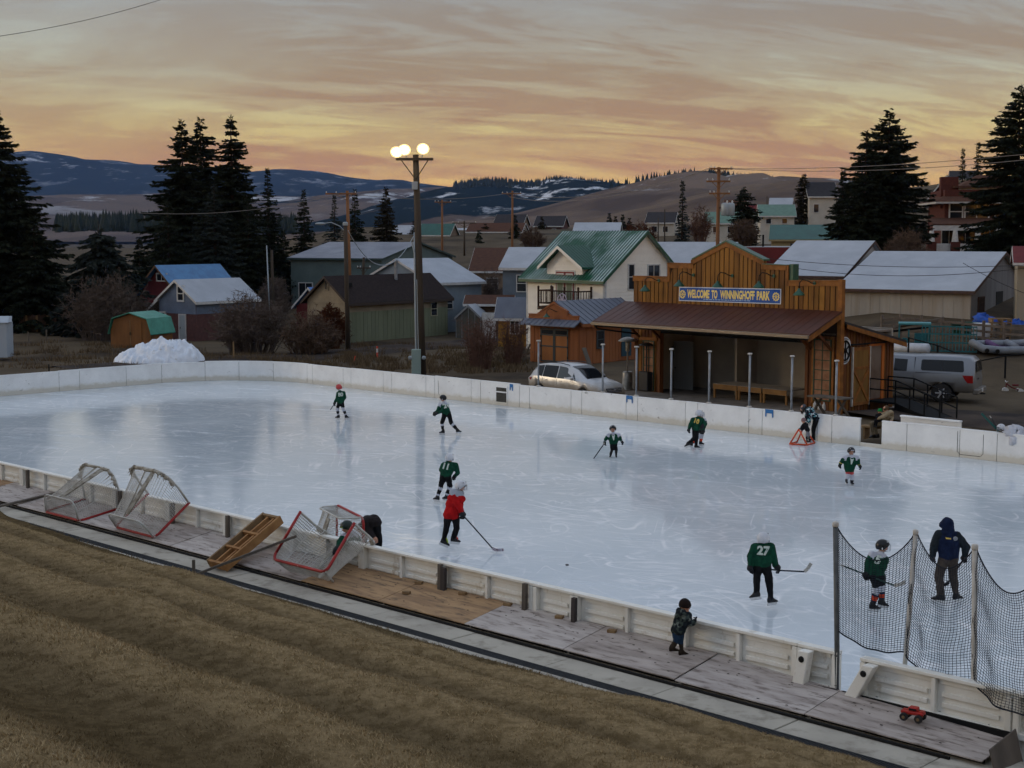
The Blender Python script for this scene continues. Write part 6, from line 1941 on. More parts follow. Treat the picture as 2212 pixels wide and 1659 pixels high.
# ================================================================== bare shrubs
def twig_mat(name,a,b):
 return mat(name,a,b,scale=1.2,rough=.95,spec=.05)
m_tw1=twig_mat('grey_twigs',srgb(104,92,84),srgb(80,70,64))
m_tw2=twig_mat('brown_twigs',srgb(104,86,73),srgb(82,67,56))
m_tw3=twig_mat('red_stems',srgb(112,86,74),srgb(88,66,57))
m_tw4=twig_mat('rusty_leaves',srgb(92,56,38),srgb(70,42,30))
def shrub(name,label,x0,x1,ytop,ybase,Y,m,seed,stems=60,nb=9,nt=9,wid=.035,dome=True,base_z=None,cat='shrub',group='bare shrubs',twl=.45):
 rng=np.random.default_rng(seed)
 xc=(x0+x1)/2
 b=D(xc,ybase,Y);bz=Tz(b.x,Y) if base_z is None else base_z
 W_=(x1 -x0)/FPX*Y/2;Hh=D(xc,ytop,Y).z -bz
 t=thing(name,label,cat,(b.x,Y,bz),group=group)
 V,F=[],[]
 def rib(p,q,w):
  d=q -p;l=np.linalg.norm(d)+1e-9
  s=np.cross(d,rng.normal(size=3));s=s/(np.linalg.norm(s)+1e-9)*w
  o=len(V);V.extend([p -s,p+s,q]);F.append((o,o+1,o+2))
 mbs=MB()
 for i in range(stems):
  a=rng.random()*6.283;rr0=rng.random()**.5
  base=np.array([math.cos(a)*W_*.5*rr0,math.sin(a)*min(W_,2.5)*.5*rr0,0])
  r1=rng.random()**.5
  top=np.array([math.cos(a)*W_*.95*r1,math.sin(a)*min(W_,3.0)*.9*r1,Hh*(math.sqrt(max(0.05,1 -(r1*.93)**2)) if dome else 1)*rng.uniform(.72,1.0)])
  midp=(base+top)/2+np.array([base[0]*.2,base[1]*.2,.12*Hh])
  pts=[base*(1 -s)**2+2*midp*s*(1 -s)+top*s*s for s in np.linspace(0,1,5)]
  mbs.tube([tuple(p) for p in pts],[wid*.9,wid*.8,wid*.6,wid*.4,wid*.15],3,cap=False)
  for j in range(nb):
   s=rng.uniform(.15,1.0)
   p=base*(1 -s)**2+2*midp*s*(1 -s)+top*s*s
   d=rng.normal(size=3);d[2]=abs(d[2])*.8+.1;d /= np.linalg.norm(d)
   l=rng.uniform(.35,1.0)*Hh*.30*(1.25 -s*.6)
   q=p+d*l
   rib(p,q,wid*.7)
   for k in range(nt):
    s2=rng.uniform(.2,1)
    p2=p+d*l*s2
    d2=d*.6+rng.normal(size=3)*.7;d2 /= np.linalg.norm(d2)
    rib(p2,p2+d2*rng.uniform(.4,1)*twl,wid*.55)
 mbs.build('stems',m,t)
 V=np.array(V);V[:,2]=np.maximum(V[:,2],.02)
 link('twigs',npmesh('twigs',V,np.array(F),m),t)
 return t
shrub('bare_shrub','large rounded grey bare shrub behind the turquoise roofed shed',126,338,588,745,106,m_tw1,1,stems=170,nb=9,nt=6)
shrub('bare_shrub','wide dark thicket between the blue house and the wooden poles',446,645,622,775,93,m_tw1,2,stems=140,nb=9,nt=6)
shrub('bare_shrub','dark thicket next to the wooden power poles',590,745,668,772,92,m_tw2,3,stems=95,nb=9,nt=6)
shrub('bare_shrub','rusty leaved climber hanging at the gable of the olive house',684,748,648,730,98,m_tw4,4,stems=60,nb=12,nt=14,twl=.3,wid=.05)
shrub('bare_shrub','upright red stemmed bush between the light pole and orange garage',985,1085,690,795,83,m_tw3,5,stems=80,nb=5,nt=4,dome=False,wid=.026)
shrub('bare_shrub','second red stemmed bush close to the orange garage',1072,1142,690,790,85,m_tw3,6,stems=55,nb=5,nt=4,dome=False,wid=.026)
shrub('bare_shrub','bare tangle behind the barn ridge beside the great spruce',1905,2010,488,548,104,m_tw2,7,stems=90,nb=10,nt=8)
shrub('bare_shrub','bare tangle between the stage roof and the transformer pole',1505,1580,512,565,118,m_tw2,8,stems=60,nb=9,nt=8)
shrub('bare_tree','reddish bare tree right of the pointed spruce',1490,1535,438,500,185,m_tw3,9,stems=40,nb=9,nt=8,cat='tree',wid=.05)
shrub('bare_tree','bare tree masses below the round topped pine',1570,1640,470,520,160,m_tw2,10,stems=70,nb=9,nt=8,cat='tree',wid=.05)
shrub('bare_shrub','bare scrub between the brown roofed house and slate house',1035,1090,580,640,122,m_tw1,11,stems=60,nb=9,nt=8)
shrub('bare_shrub','bare scrub along the steel building behind the flue pipe',830,880,575,640,124,m_tw2,12,stems=50,nb=9,nt=8)
shrub('bare_tree','bare brown trees left of the far brick house',1120,1180,488,530,205,m_tw2,13,stems=50,nb=9,nt=8,cat='tree',wid=.06)
shrub('bare_shrub','dark scrub under the spruces left of the steel building',560,630,590,680,122,m_tw1,14,stems=90,nb=9,nt=8)
shrub('bare_shrub','brown scrub on the slope under the brick house',1340,1420,472,500,205,m_tw4,15,stems=60,nb=8,nt=8,wid=.05)
def tufts(name,label,spots,m,seed,h=.36):
 rng=np.random.default_rng(seed)
 V=[]
 for (x,y,r_,n) in spots:
  c=G(x,y,0)
  for i in range(n):
   a,q=rng.random()*6.28,r_*rng.random()**.5
   bx,by=c.x+math.cos(a)*q,c.y+math.sin(a)*q*.6
   z=Tz(bx,by)+.02
   hh_=h*rng.uniform(.4,1.1);la=rng.random()*6.28;le=rng.uniform(.1,.6)
   w_=.022
   V+=[(bx -w_,by,z),(bx+w_,by,z),(bx+math.cos(la)*le*hh_,by+math.sin(la)*le*hh_,z+hh_)]
 V=np.array(V)
 return tag(link(name,npmesh(name,V,np.arange(len(V)).reshape(-1,3),m)),label,'grass',kind='stuff')
m_tuft=foliage_mat('dead_tall_grass',[(.1,srgb(70,57,43)),(.5,srgb(96,80,60)),(.9,srgb(126,108,82))])
sp=[]
rt=random.Random(6)
for i in range(120):
 sp.append((rt.uniform(560,1130),rt.uniform(775,806),.7,55))
for i in range(60):
 sp.append((rt.uniform(740,1130),rt.uniform(745,775),.8,50))
for i in range(40):
 sp.append((rt.uniform(440,620),rt.uniform(768,782),.7,50))
for i in range(16):
 sp.append((752+rt.uniform(-14,14),772+rt.uniform(-6,4),.5,70))
for i in range(70):
 sp.append((rt.uniform(0,430),rt.uniform(740,800),.9,35))
tufts('dead_grass','long dead grass tufts on the verge behind the far boards',sp,m_tuft,2)
# ================================================================== light pole with three lit floodlights
m_wood=mat('dark_pole_wood',srgb(74,64,52),srgb(58,50,42),scale=2,rough=.9,stretch=(1,1,.08),bump=.3,bscale=16)
m_woodb=mat('brown_pole_wood',srgb(138,96,62),srgb(112,78,52),scale=2,rough=.9,stretch=(1,1,.08))
m_cond=mat('grey_conduit',srgb(150,160,166),rough=.45,metal=.3)
lp=G(912,811,0)
lt=D(898,334,lp.y)
LPt=thing('light_pole','tall wooden floodlight pole with crossarm and conduit behind the far boards','light pole',lp)
d_=lt -lp
mb=MB();mb.tube([(0,0,-.3),d_*.5,d_],[.23,.20,.16],10);mb.build('pole',m_wood,LPt,smooth=True)
zc=d_.z -.25
mb=MB();mb.b2(d_.x -1.05,d_.x+.95,-.22,-.10,zc -.07,zc+.07);mb.build('crossarm',m_wood,LPt)
mb=MB();mb.beam((d_.x -.8,-.14,zc),(d_.x -.02,-.16,zc -1.05),.05,.05);mb.beam((d_.x+.7,-.14,zc),(d_.x+.02,-.16,zc -1.05),.05,.05);mb.build('arm_brace',m_wood,LPt)
mb=MB();mb.box((d_.x*.97 -.05,-.25,zc -1.4),(.3,.16,.42));mb.build('junction_box',m_cond,LPt,bevel=.02)
mb=MB()
mb.tube([(-.32,-.1,1.0),(-.36,-.1,6.6),(d_.x*.6 -.33,-.1,7.2)],.05,7);mb.tube([(-.18,-.16,1.0),(-.24,-.14,5.2)],.035,6);mb.build('conduit',m_cond,LPt)
mb=MB();mb.b2(-.55,-.05,-.42,-.14,.05,1.45);mb.build('meter_box',mat('pale_green_box',srgb(140,158,152),rough=.5),LPt,bevel=.02)
for x in (-.62,.12):
 mb=MB();mb.lathe([(.11,-.02),(.11,.10),(.05,.13)],(x,-.40,1.0),10,Matrix.Rotation(PI/2,3,'X'));mb.build('meter',m_cond,LPt)
m_lamp=bpy.data.materials.new('lit_lamp_lens');m_lamp.use_nodes=True
_b=m_lamp.node_tree.nodes['Principled BSDF']
_b.inputs['Emission Color'].default_value=(1.0,.86,.52,1);_b.inputs['Emission Strength'].default_value=7.0
m_lampglow=bpy.data.materials.new('lamp_glow');m_lampglow.use_nodes=True
_b=m_lampglow.node_tree.nodes['Principled BSDF'];_b.inputs['Emission Color'].default_value=(1.0,.72,.25,1);_b.inputs['Emission Strength'].default_value=1.1
for (x,y,lab) in ((857,326,'leftmost lit floodlight on the tall pole'),(874,321,'middle lit floodlight on the tall pole'),(914,319,'right lit floodlight on the tall pole')):
 p=D(x,y,lp.y -.25)
 f=thing('floodlight',lab,'floodlight',p,group='lit floodlights on the tall pole')
 M_=Matrix.Rotation(rad(-32),3,'X')
 mb=MB();mb.lathe([(.10,.22),(.16,.16),(.30,-.10),(.31,-.12)],(0,0,0),14,Matrix.Rotation(rad(-58),3,'X'));mb.build('housing',m_cond,f,smooth=True)
 mb=MB();mb.lathe([(.25,-.135),(.21,-.15),(.05,-.16)],(0,0,0),14,Matrix.Rotation(rad(-58),3,'X'));mb.build('lens',m_lamp,f)
 mb=MB();mb.lathe([(.34,-.128),(.27,-.132)],(0,0,0),14,Matrix.Rotation(rad(-58),3,'X'));mb.build('glow_ring',m_lampglow,f)  # rim ring glows on its own, imitating the halo round the lamp
 mb=MB();mb.tube([(0,.08,-.02),(0,.10,-.25),((lt.x -p.x)*.2,.12,zc+lp.z -p.z+.07)],.03,6);mb.build('bracket',m_cond,f)
 L_=bpy.data.lights.new('floodlight_beam','SPOT');L_.energy=70;L_.color=(1.0,.84,.60);L_.spot_size=rad(120);L_.spot_blend=.6;L_.shadow_soft_size=.28
 lo=bpy.data.objects.new('floodlight_beam',L_);COL.objects.link(lo);lo.parent=f;lo.location=(0,-.2,-.1)
 lo.rotation_euler=Vector((.1 if x > 900 else -.1,-.85,-.6)).to_track_quat('-Z','Y').to_euler()
# ================================================================== wooden power poles
def power_pole(label,xb,yb,xt,yt,Y,m,arms=(),r=.15,zb=None,group='wooden power poles',name='power_pole'):
 top=D(xt,yt,Y);bot=D(xb,yb,Y)
 z0=Tz(bot.x,Y) -.2
 t=thing(name,label,'power pole',(bot.x,Y,z0),group=group)
 tv=Vector((top.x -bot.x,0,top.z -z0))
 mb=MB();mb.tube([(0,0,0),tv],[r,r*.72],8);mb.build('pole',m,t,smooth=True)
 for (dz,w0,w1) in arms:
  mb=MB();mb.b2(tv.x -w0,tv.x+w1,-.20,-.10,tv.z -dz -.06,tv.z -dz+.06);a=mb.build('crossarm',m,t)
  for xx in (tv.x -w0+.08,tv.x+w1 -.08,tv.x -w0*.5):
   mb=MB();mb.lathe([(.035,0),(.05,.05),(.05,.1),(.025,.14)],(xx,-.15,tv.z -dz+.06),7);mb.build('insulator',m_wtrim,a)
  mb=MB();mb.beam((tv.x -w0*.6,-.15,tv.z -dz),(tv.x,-.13,tv.z -dz -.5),.04,.04);mb.beam((tv.x+w1*.6,-.15,tv.z -dz),(tv.x,-.13,tv.z -dz -.5),.04,.04);mb.build('arm_brace',m,a)
 return t,tv
pA,tA=power_pole('dark wooden pole with a street lamp arm beside the olive house',752,768,746,482,95,m_wood,r=.17)
mb=MB();mb.lathe([(.17,tA.z -.15),(.17,tA.z+.02),(.1,tA.z+.08)],(tA.x,0,0),8);mb.build('pole_cap',m_cond,pA)
mb=MB();mb.tube([(tA.x,0,tA.z -.55),(tA.x -.35,-.05,tA.z -.2),(tA.x -.9,-.1,tA.z+.05),(tA.x -1.35,-.1,tA.z -.02)],.035,6);mb.build('lamp_arm',m_cond,pA)
mb=MB();mb.sphere((tA.x -1.6,-.1,tA.z -.04),(.36,.14,.09),10,6);mb.build('lamp_head',m_cond,pA,smooth=True)
power_pole('brown wooden power pole with wide crossarm behind the olive house',757,600,750,412,119,m_woodb,((.25,1.75,.75),),r=.17)
power_pole('short dark pole behind the olive house roof',780,640,786,556,125,m_wood,((.9,.6,.6),),r=.15)
power_pole('power pole with transformers above the park stage',1549,560,1553,361,104,m_woodb,((.12,.65,.95),(1.0,.9,.8),(1.85,.7,.8)),r=.16)
power_pole('brown power pole above the brown roofed house',1106,570,1107,412,150,m_woodb,((.3,1.1,.9),),r=.14)
power_pole('far power pole with short crossarm right of the light pole',955,530,955,432,175,m_woodb,((.25,.9,1.1),),r=.16)
power_pole('far thin power pole above the far long house',1003,520,1003,477,195,m_wood,((.3,1.6,1.6),),r=.14)
power_pole('far thin pole left of the pointed spruce',1436,505,1436,452,190,m_wood,r=.1)
power_pole('far thin pole above the frosted roof',1422,510,1422,470,180,m_wood,r=.1)
power_pole('far pole right of the round topped pine',1657,470,1657,424,200,m_wood,r=.1)
power_pole('thin dark pole behind the thicket left of the steel building',590,640,587,540,118,m_wood,r=.14)
power_pole('slim pale metal pole left of the steel building',583,640,576,530,112,m_cond,r=.06,name='metal_pole',group='metal poles')
power_pole('pale service mast with weather head beside the light pole',899,640,895,502,100,m_cond,r=.07,name='service_mast',group='metal poles')
for i,x in enumerate((1567,1578)):
 p=D(x,452,103.6)
 t=thing('transformer',('left' if i == 0 else 'right')+' grey transformer can on the power pole above the stage','transformer',p,group='transformers on the power pole')
 mb=MB();mb.lathe([(.26,-.45),(.30,-.40),(.30,.32),(.26,.40),(.08,.46)],(0,0,0),12);mb.build('tank',m_cond,t,smooth=True)
 mb=MB();mb.lathe([(.06,.40),(.07,.5),(.04,.62)],(.1,-.1,0),8);mb.build('bushing',m_wtrim,t)
 mb=MB();mb.beam((0,.2,.1),(D(1551,452,104).x -p.x,.35,.1),.06,.06);mb.build('hanger',m_dark,t)
def wire(label,a,b,sag,r=.014,m=None):
 a,b=Vector(a),Vector(b)
 mb=MB();mb.tube([a.lerp(b,i/24) -Vector((0,0,sag*4*(i/24)*(1 -i/24))) for i in range(25)],r,4)
 return tag(mb.build('overhead_wire',m or m_wire),label,'wire','overhead wires')
m_wire=mat('wire_grey',srgb(120,112,104),rough=.5)
m_wired=mat('wire_dark',srgb(40,38,38),rough=.6)
wire('single wire crossing the top left corner of the sky',D(-60,86,60),D(420,-26,75),.3,.012,m_wired)
wire('upper wire from the transformer pole to the right edge',D(1567,364,104),D(2320,322,80),.35,.018)
wire('lower wire from the transformer pole to the right edge',D(1580,365,104),D(2320,334,80),.45,.018)
wire('wire from the transformer pole leftwards over the hill',D(1538,364,104),D(1107,420,150),1.0,.02)
wire('second wire from the transformer pole leftwards over the hill',D(1530,364,104),D(1100,425,150),1.2,.02)
wire('wire between the brown poles across the valley',D(1107,416,150),D(735,416,119),.6,.02)
wire('wire passing left from the brown pole in front of the spruces',D(735,417,119),D(300,460,100),.6,.018)
wire('sagging cable from the street lamp pole to the service mast',D(752,498,95),D(896,505,100),2.2,.03,m_cond)
wire('dark cable low across the frosted barn roofs, upper one',D(1655,558,92),D(2230,572,78),.3,.016,m_wired)
wire('dark cable low across the frosted barn roofs, lower one',D(1660,570,92),D(2230,577,78),.6,.016,m_wired)
wire('drop cable slanting over the right barn roof',D(2080,568,80),D(2230,640,78),.1,.014,m_wired)
# ================================================================== vehicles
def veh_mat(name,c,dirt):
 m=bpy.data.materials.new(name);m.use_nodes=True
 nt,L,b=nodes_of(m)
 b.inputs['Roughness'].default_value=.32;b.inputs['Metallic'].default_value=.25;b.inputs['Coat Weight'].default_value=.4
 tc=N(nt,'ShaderNodeTexCoord');sp=N(nt,'ShaderNodeSeparateXYZ');L.new(tc.outputs['Object'],sp.inputs[0])
 no=N(nt,'ShaderNodeTexNoise',i_Scale=2.2,i_Detail=5);L.new(tc.outputs['Object'],no.inputs['Vector'])
 ad=N(nt,'ShaderNodeMath',operation='MULTIPLY_ADD',i_1=-.5);L.new(no.outputs['Fac'],ad.inputs[0]);L.new(sp.outputs['Z'],ad.inputs[2])
 r=ramp(nt,[(.0,1),(.45,.85),(.80,.0)]);L.new(ad.outputs[0],r.inputs[0])
 mx=N(nt,'ShaderNodeMixRGB');mx.inputs['Color1'].default_value=(*c,1);mx.inputs['Color2'].default_value=(*dirt,1)
 L.new(r.outputs[0],mx.inputs['Fac']);L.new(mx.outputs[0],b.inputs['Base Color'])
 rr=N(nt,'ShaderNodeMapRange',i_3=.30,i_4=.85);L.new(r.outputs[0],rr.inputs[0]);L.new(rr.outputs[0],b.inputs['Roughness'])
 return m
m_carw=veh_mat('pearl_white_paint',srgb(186,188,190),srgb(138,126,108))
m_cars=veh_mat('silver_grey_paint',srgb(122,126,132),srgb(110,105,98))
m_tint=mat('tinted_glass',(.010,.012,.015),rough=.08,spec=.3)
m_clear=mat('car_glass',(.05,.06,.062),rough=.05,spec=.7)
m_tyre=mat('tyre_rubber',(.016,.016,.017),(.035,.032,.03),scale=8,rough=.9)
m_rim=mat('alloy_rim',srgb(176,176,178),rough=.45,metal=.2)
m_taill=mat('tail_lamp',srgb(150,26,26),rough=.2)
m_headl=mat('head_lamp',srgb(190,196,200),rough=.1,spec=.8)
m_plast=mat('black_plastic',(.018,.018,.02),rough=.5)
def body_loft(parent,name,stations,m,arches=()):
 """stations: (x, z_bottom, z_belt, z_roof, half_bottom, half_belt, half_roof) along the length; closed smooth shell"""
 n=13
 vs,fs=[],[]
 for (x,zb,zm,zr,wb,wm,wr) in stations:
  row=[(0,zb),(wb*.9,zb),(wb,zb+.06),(wb*1.01,zb+(zm -zb)*.55),(wm,zm),(wm*.98,zm+(zr -zm)*.08 if zr > zm+.1 else zm+.01),(wr,zr -.07 if zr > zm+.1 else zm+.02),(wr*.86,zr -.012 if zr > zm+.1 else zr -.004),(0,zr)]
  ring=[(x,y,z) for y,z in row]+[(x,-y,z) for y,z in row[-2:0:-1]]
  vs+=ring
 k=len(ring)
 for i in range(len(stations) -1):
  for j in range(k):fs.append((i*k+j,(i+1)*k+j,(i+1)*k+(j+1) % k,i*k+(j+1) % k))
 fs.append(tuple(range(k)));fs.append(tuple((len(stations) -1)*k+j for j in range(k -1,-1,-1)))
 mb=MB();mb.add(vs,fs)
 o=mb.build(name,m,parent,smooth=True)
 for (ax,r_) in arches:
  c=MB();c.lathe([(r_,-1.3),(r_,1.3)],(ax,0,.36),22,Matrix.Rotation(PI/2,3,'X'))
  co=c.build('cut',m,parent)
  co.hide_render=True;co.hide_viewport=True
  bo=o.modifiers.new('arch','BOOLEAN');bo.object=co;bo.operation='DIFFERENCE';bo.solver='EXACT'
 dg=bpy.context.evaluated_depsgraph_get()
 me=bpy.data.meshes.new_from_object(o.evaluated_get(dg))
 o.modifiers.clear();old=o.data;o.data=me
 for q in [c for c in parent.children if c.name.startswith('cut')]:bpy.data.objects.remove(q)
 me.materials.clear();me.materials.append(m)
 for p in me.polygons:p.use_smooth=True
 return o
def side_patch(parent,name,pts,stations,m,off=.012,sgn=1):
 """glass or panel on the body side: pts (x, z) polygon laid on the shell"""
 st=np.array(stations)
 def wy(x,z):
  zb,zm,zr,wb,wm,wr=(np.interp(x,st[:,0],st[:,i]) for i in range(1,7))
  if z <= zm:return wb+(wm -wb)*max(0,(z -zb)/(zm -zb))
  t=(z -zm)/max(.05,(zr -.07 -zm));return wm+(wr -wm)*min(1,t)
 n=len(pts)
 cx=sum(p[0] for p in pts)/n;cz=sum(p[1] for p in pts)/n
 mb=MB()
 P=[(x,sgn*(wy(x,z)+off),z) for x,z in pts];Q=[(x,sgn*(wy(x,z) -.03),z) for x,z in pts]
 c=(cx,sgn*(wy(cx,cz)+off),cz)
 fs=[(i,(i+1) % n,n) if sgn > 0 else ((i+1) % n,i,n) for i in range(n)]
 mb.add(P+[c],fs)
 mb.add(P+Q,[(i,(i+1) % n,n+(i+1) % n,n+i) for i in range(n)])
 return mb.build(name,m,parent)
def wheel(parent,x,y,r,sgn):
 M=Matrix.Rotation(-PI/2*sgn,3,'X')
 mb=MB();mb.lathe([(r*.62,-.11),(r*.94,-.115),(r,-.08),(r,.08),(r*.94,.115),(r*.62,.11)],(x,y,r),24,M);w=mb.build('wheel',m_tyre,parent,smooth=True)
 mb=MB();mb.lathe([(r*.63,-.05),(r*.63,.10),(r*.56,.105),(r*.54,.04)],(x,y,r),20,M)
 for i in range(6):
  a=2*PI*i/6;d=Vector((math.cos(a),0,math.sin(a)))
  mb.beam(Vector((x,y+sgn*.085,r)),Vector((x,y+sgn*.085,r))+d*r*.56,.05,.12,up=(0,1,0))
 mb.sphere((x,y+sgn*.085,r),(.07,.05,.07),8,6);mb.build('rim',m_rim,w)
def veh(name,label,cat,loc,rz):return thing(name,label,cat,loc,rz)
sv=G(1245,862,0)
sang=RA -rad(3)
car=veh('parked_car','dusty silver white crossover parked behind the far boards','car',Vector((sv.x,sv.y,-.03)),sang)
car.scale=(.93,.95,.95)
ST=[(-2.58,.55,.80,.84,.70,.78,.70),(-2.52,.38,.98,1.05,.86,.90,.62),(-2.30,.30,1.08,1.42,.95,.96,.70),(-2.0,.28,1.10,1.68,.97,.98,.72),(-1.4,.26,1.10,1.76,.985,.99,.74),(-.5,.26,1.08,1.78,.985,.99,.76),(.2,.26,1.06,1.74,.985,.99,.74),
 (.75,.26,1.05,1.56,.985,.985,.70),(1.15,.26,1.05,1.30,.985,.98,.74),(1.50,.26,1.03,1.10,.98,.96,.80),(1.9,.27,.96,1.02,.97,.92,.78),(2.3,.30,.88,.93,.93,.84,.66),(2.5,.36,.76,.80,.84,.72,.5),(2.58,.48,.62,.64,.6,.55,.4)]
body_loft(car,'body',ST,m_carw,((-1.62,.42),(1.42,.42)))
for sg_ in (-1,1):
 for nm,pts,mm in (('window',[(-2.15,1.42),(-1.98,1.60),(-1.45,1.66),(-1.45,1.12),(-1.75,1.18)],m_tint),('window',[(-1.40,1.13),(-1.40,1.665),(-.42,1.68),(-.42,1.10)],m_tint),('window',[(-.36,1.10),(-.36,1.68),(.12,1.64),(.62,1.40),(.88,1.12)],m_clear)):
  side_patch(car,nm,pts,ST,mm,sgn=sg_)
 for x in (-1.42,-.40,.95):
  side_patch(car,'door_seam',[(x,.38),(x,1.08),(x+.015,1.08),(x+.015,.38)],ST,m_plast,.006,sg_)
 for x in (-1.15,-.12):
  mb=MB();mb.box((x,sg_*1.0,.98),(.2,.05,.035));mb.build('door_handle',m_rim,car)
 mb=MB();mb.sphere((.78,sg_*1.10,1.17),(.09,.13,.09),10,6);mb.build('mirror',m_carw,car,smooth=True)
 side_patch(car,'headlight',[(1.85,.92),(2.32,.82),(2.46,.70),(2.1,.70)],ST,m_headl,.02,sg_)
 side_patch(car,'taillight',[(-2.54,.92),(-2.50,1.08),(-2.18,1.05),(-2.25,.90)],ST,m_taill,.015,sg_)
 mb=MB();mb.tube([(-1.9,sg_*.70,1.71),(-1.5,sg_*.72,1.80),(-.3,sg_*.73,1.82),(.25,sg_*.70,1.75)],.022,6);mb.build('roof_rail',m_plast,car)
 for x in (-1.62,1.42):wheel(car,x,sg_*.86,.37,sg_)
_st=np.array(ST);_x=np.linspace(.34,1.40,8);_zr=np.interp(_x,_st[:,0],_st[:,3]);_wr=np.interp(_x,_st[:,0],_st[:,6])*.84
link('windscreen',gridmesh('windscreen',np.array([[(x,w*y,z+.016 -.010*y*y) for y in np.linspace(-1,1,7)] for x,z,w in zip(_x,_zr,_wr)]),m_tint),car)
mb=MB();mb.box((2.57,0,.66),(.06,1.0,.22),ry=rad(-12));mb.build('grille',m_plast,car)
for zz in (.60,.67,.74):
 mb=MB();mb.box((2.605,0,zz),(.02,1.0,.015));mb.build('grille_bar',m_rim,car)
mb=MB();mb.box((2.62,0,.68),(.02,.16,.05));mb.build('badge',m_rim,car)
mb=MB();mb.box((2.50,0,.36),(.16,1.4,.10));mb.build('lower_intake',m_plast,car,bevel=.02)
tq=G(2033,868,0)
tang=math.atan2(.46,-.89)
tr_=veh('pickup_truck','dusty silver pickup truck with canopy parked beside the stage','pickup',Vector((0,0,-.03)),tang)
fwd=Vector((math.cos(tang),math.sin(tang),0));lft=Vector((-fwd.y,fwd.x,0))
TS=[(-2.95,.62,.98,1.02,.86,.90,.84),(-2.90,.48,1.18,1.72,.97,.99,.70),(-2.70,.45,1.20,1.90,1.0,1.0,.74),(-2.3,.45,1.20,1.93,1.0,1.0,.76),(-1.2,.45,1.20,1.93,1.0,1.0,.76),(-.78,.45,1.20,1.92,1.0,1.0,.76),(-.60,.45,1.20,1.90,1.0,1.0,.74),(.2,.45,1.18,1.92,1.0,1.0,.74),(.8,.45,1.16,1.86,1.0,1.0,.72),
 (1.25,.45,1.16,1.52,1.0,.99,.70),(1.55,.45,1.15,1.24,1.0,.97,.84),(2.0,.46,1.10,1.16,.99,.94,.84),(2.5,.5,1.02,1.08,.96,.90,.80),(2.75,.56,.86,.90,.86,.80,.66)]
rear=Vector((-1.72,.86,0))
off=fwd*rear.x+lft*(.86)
tr_.location=(tq.x -off.x*1.18,tq.y -off.y*1.18,-.03);tr_.scale=(1.18,1.12,1.10)
body_loft(tr_,'body',TS,m_cars,((-1.72,.50),(1.75,.50)))
for sg_ in (-1,1):
 for nm,pts,mm in (('canopy_window',[(-2.55,1.34),(-2.50,1.72),(-2.44,1.76),(-.98,1.76),(-.92,1.72),(-.92,1.36),(-.98,1.32),(-2.5,1.30)],m_tint),('window',[(-.38,1.26),(-.38,1.74),(.12,1.76),(.12,1.26)],m_tint),('window',[(.22,1.26),(.22,1.76),(.72,1.74),(1.18,1.40),(1.25,1.24)],m_clear)):
  side_patch(tr_,nm,pts,TS,mm,sgn=sg_)
 side_patch(tr_,'body_seam',[(-.68,.5),(-.68,1.84),(-.65,1.84),(-.65,.5)],TS,m_plast,.012,sg_)
 side_patch(tr_,'window_bar',[(-1.74,1.31),(-1.74,1.755),(-1.71,1.755),(-1.71,1.31)],TS,m_plast,.02,sg_)
 side_patch(tr_,'door_seam',[(.16,.55),(.16,1.2),(.175,1.2),(.175,.55)],TS,m_plast,.008,sg_)
 side_patch(tr_,'canopy_seam',[(-2.9,1.215),(-2.9,1.235),(-.70,1.235),(-.70,1.215)],TS,m_plast,.008,sg_)
 side_patch(tr_,'taillight',[(-2.90,.86),(-2.90,1.17),(-2.50,1.17),(-2.58,1.02),(-2.70,.86)],TS,m_taill,.02,sg_)
 mb=MB();mb.box((.36,sg_*1.02,1.06),(.24,.05,.05));mb.build('door_handle',m_plast,tr_)
 mb=MB();mb.box((-2.0+.1,sg_*.98,.34),(.05,.1,.32));mb.build('mud_flap',m_plast,tr_)
 for x in (-1.72,1.75):wheel(tr_,x,sg_*.86,.40,sg_)
mb=MB();mb.quad((-2.985,-.62,1.30),(-2.985,.62,1.30),(-2.93,.56,1.74),(-2.93,-.56,1.74));mb.build('rear_window',m_tint,tr_)
mb=MB();mb.box((-3.0,0,.50),(.22,1.9,.22));mb.build('rear_bumper',m_cars,tr_,bevel=.04)
mb=MB();mb.box((-3.12,.1,.52),(.02,.32,.15));mb.build('number_plate',m_wtrim,tr_)
mb=MB();mb.box((-2.975,.2,1.0),(.02,.22,.06));mb.build('tailgate_handle',m_plast,tr_)
mb=MB();mb.box((-3.12,0,.36),(.2,.08,.06));mb.build('tow_hitch',m_plast,tr_)
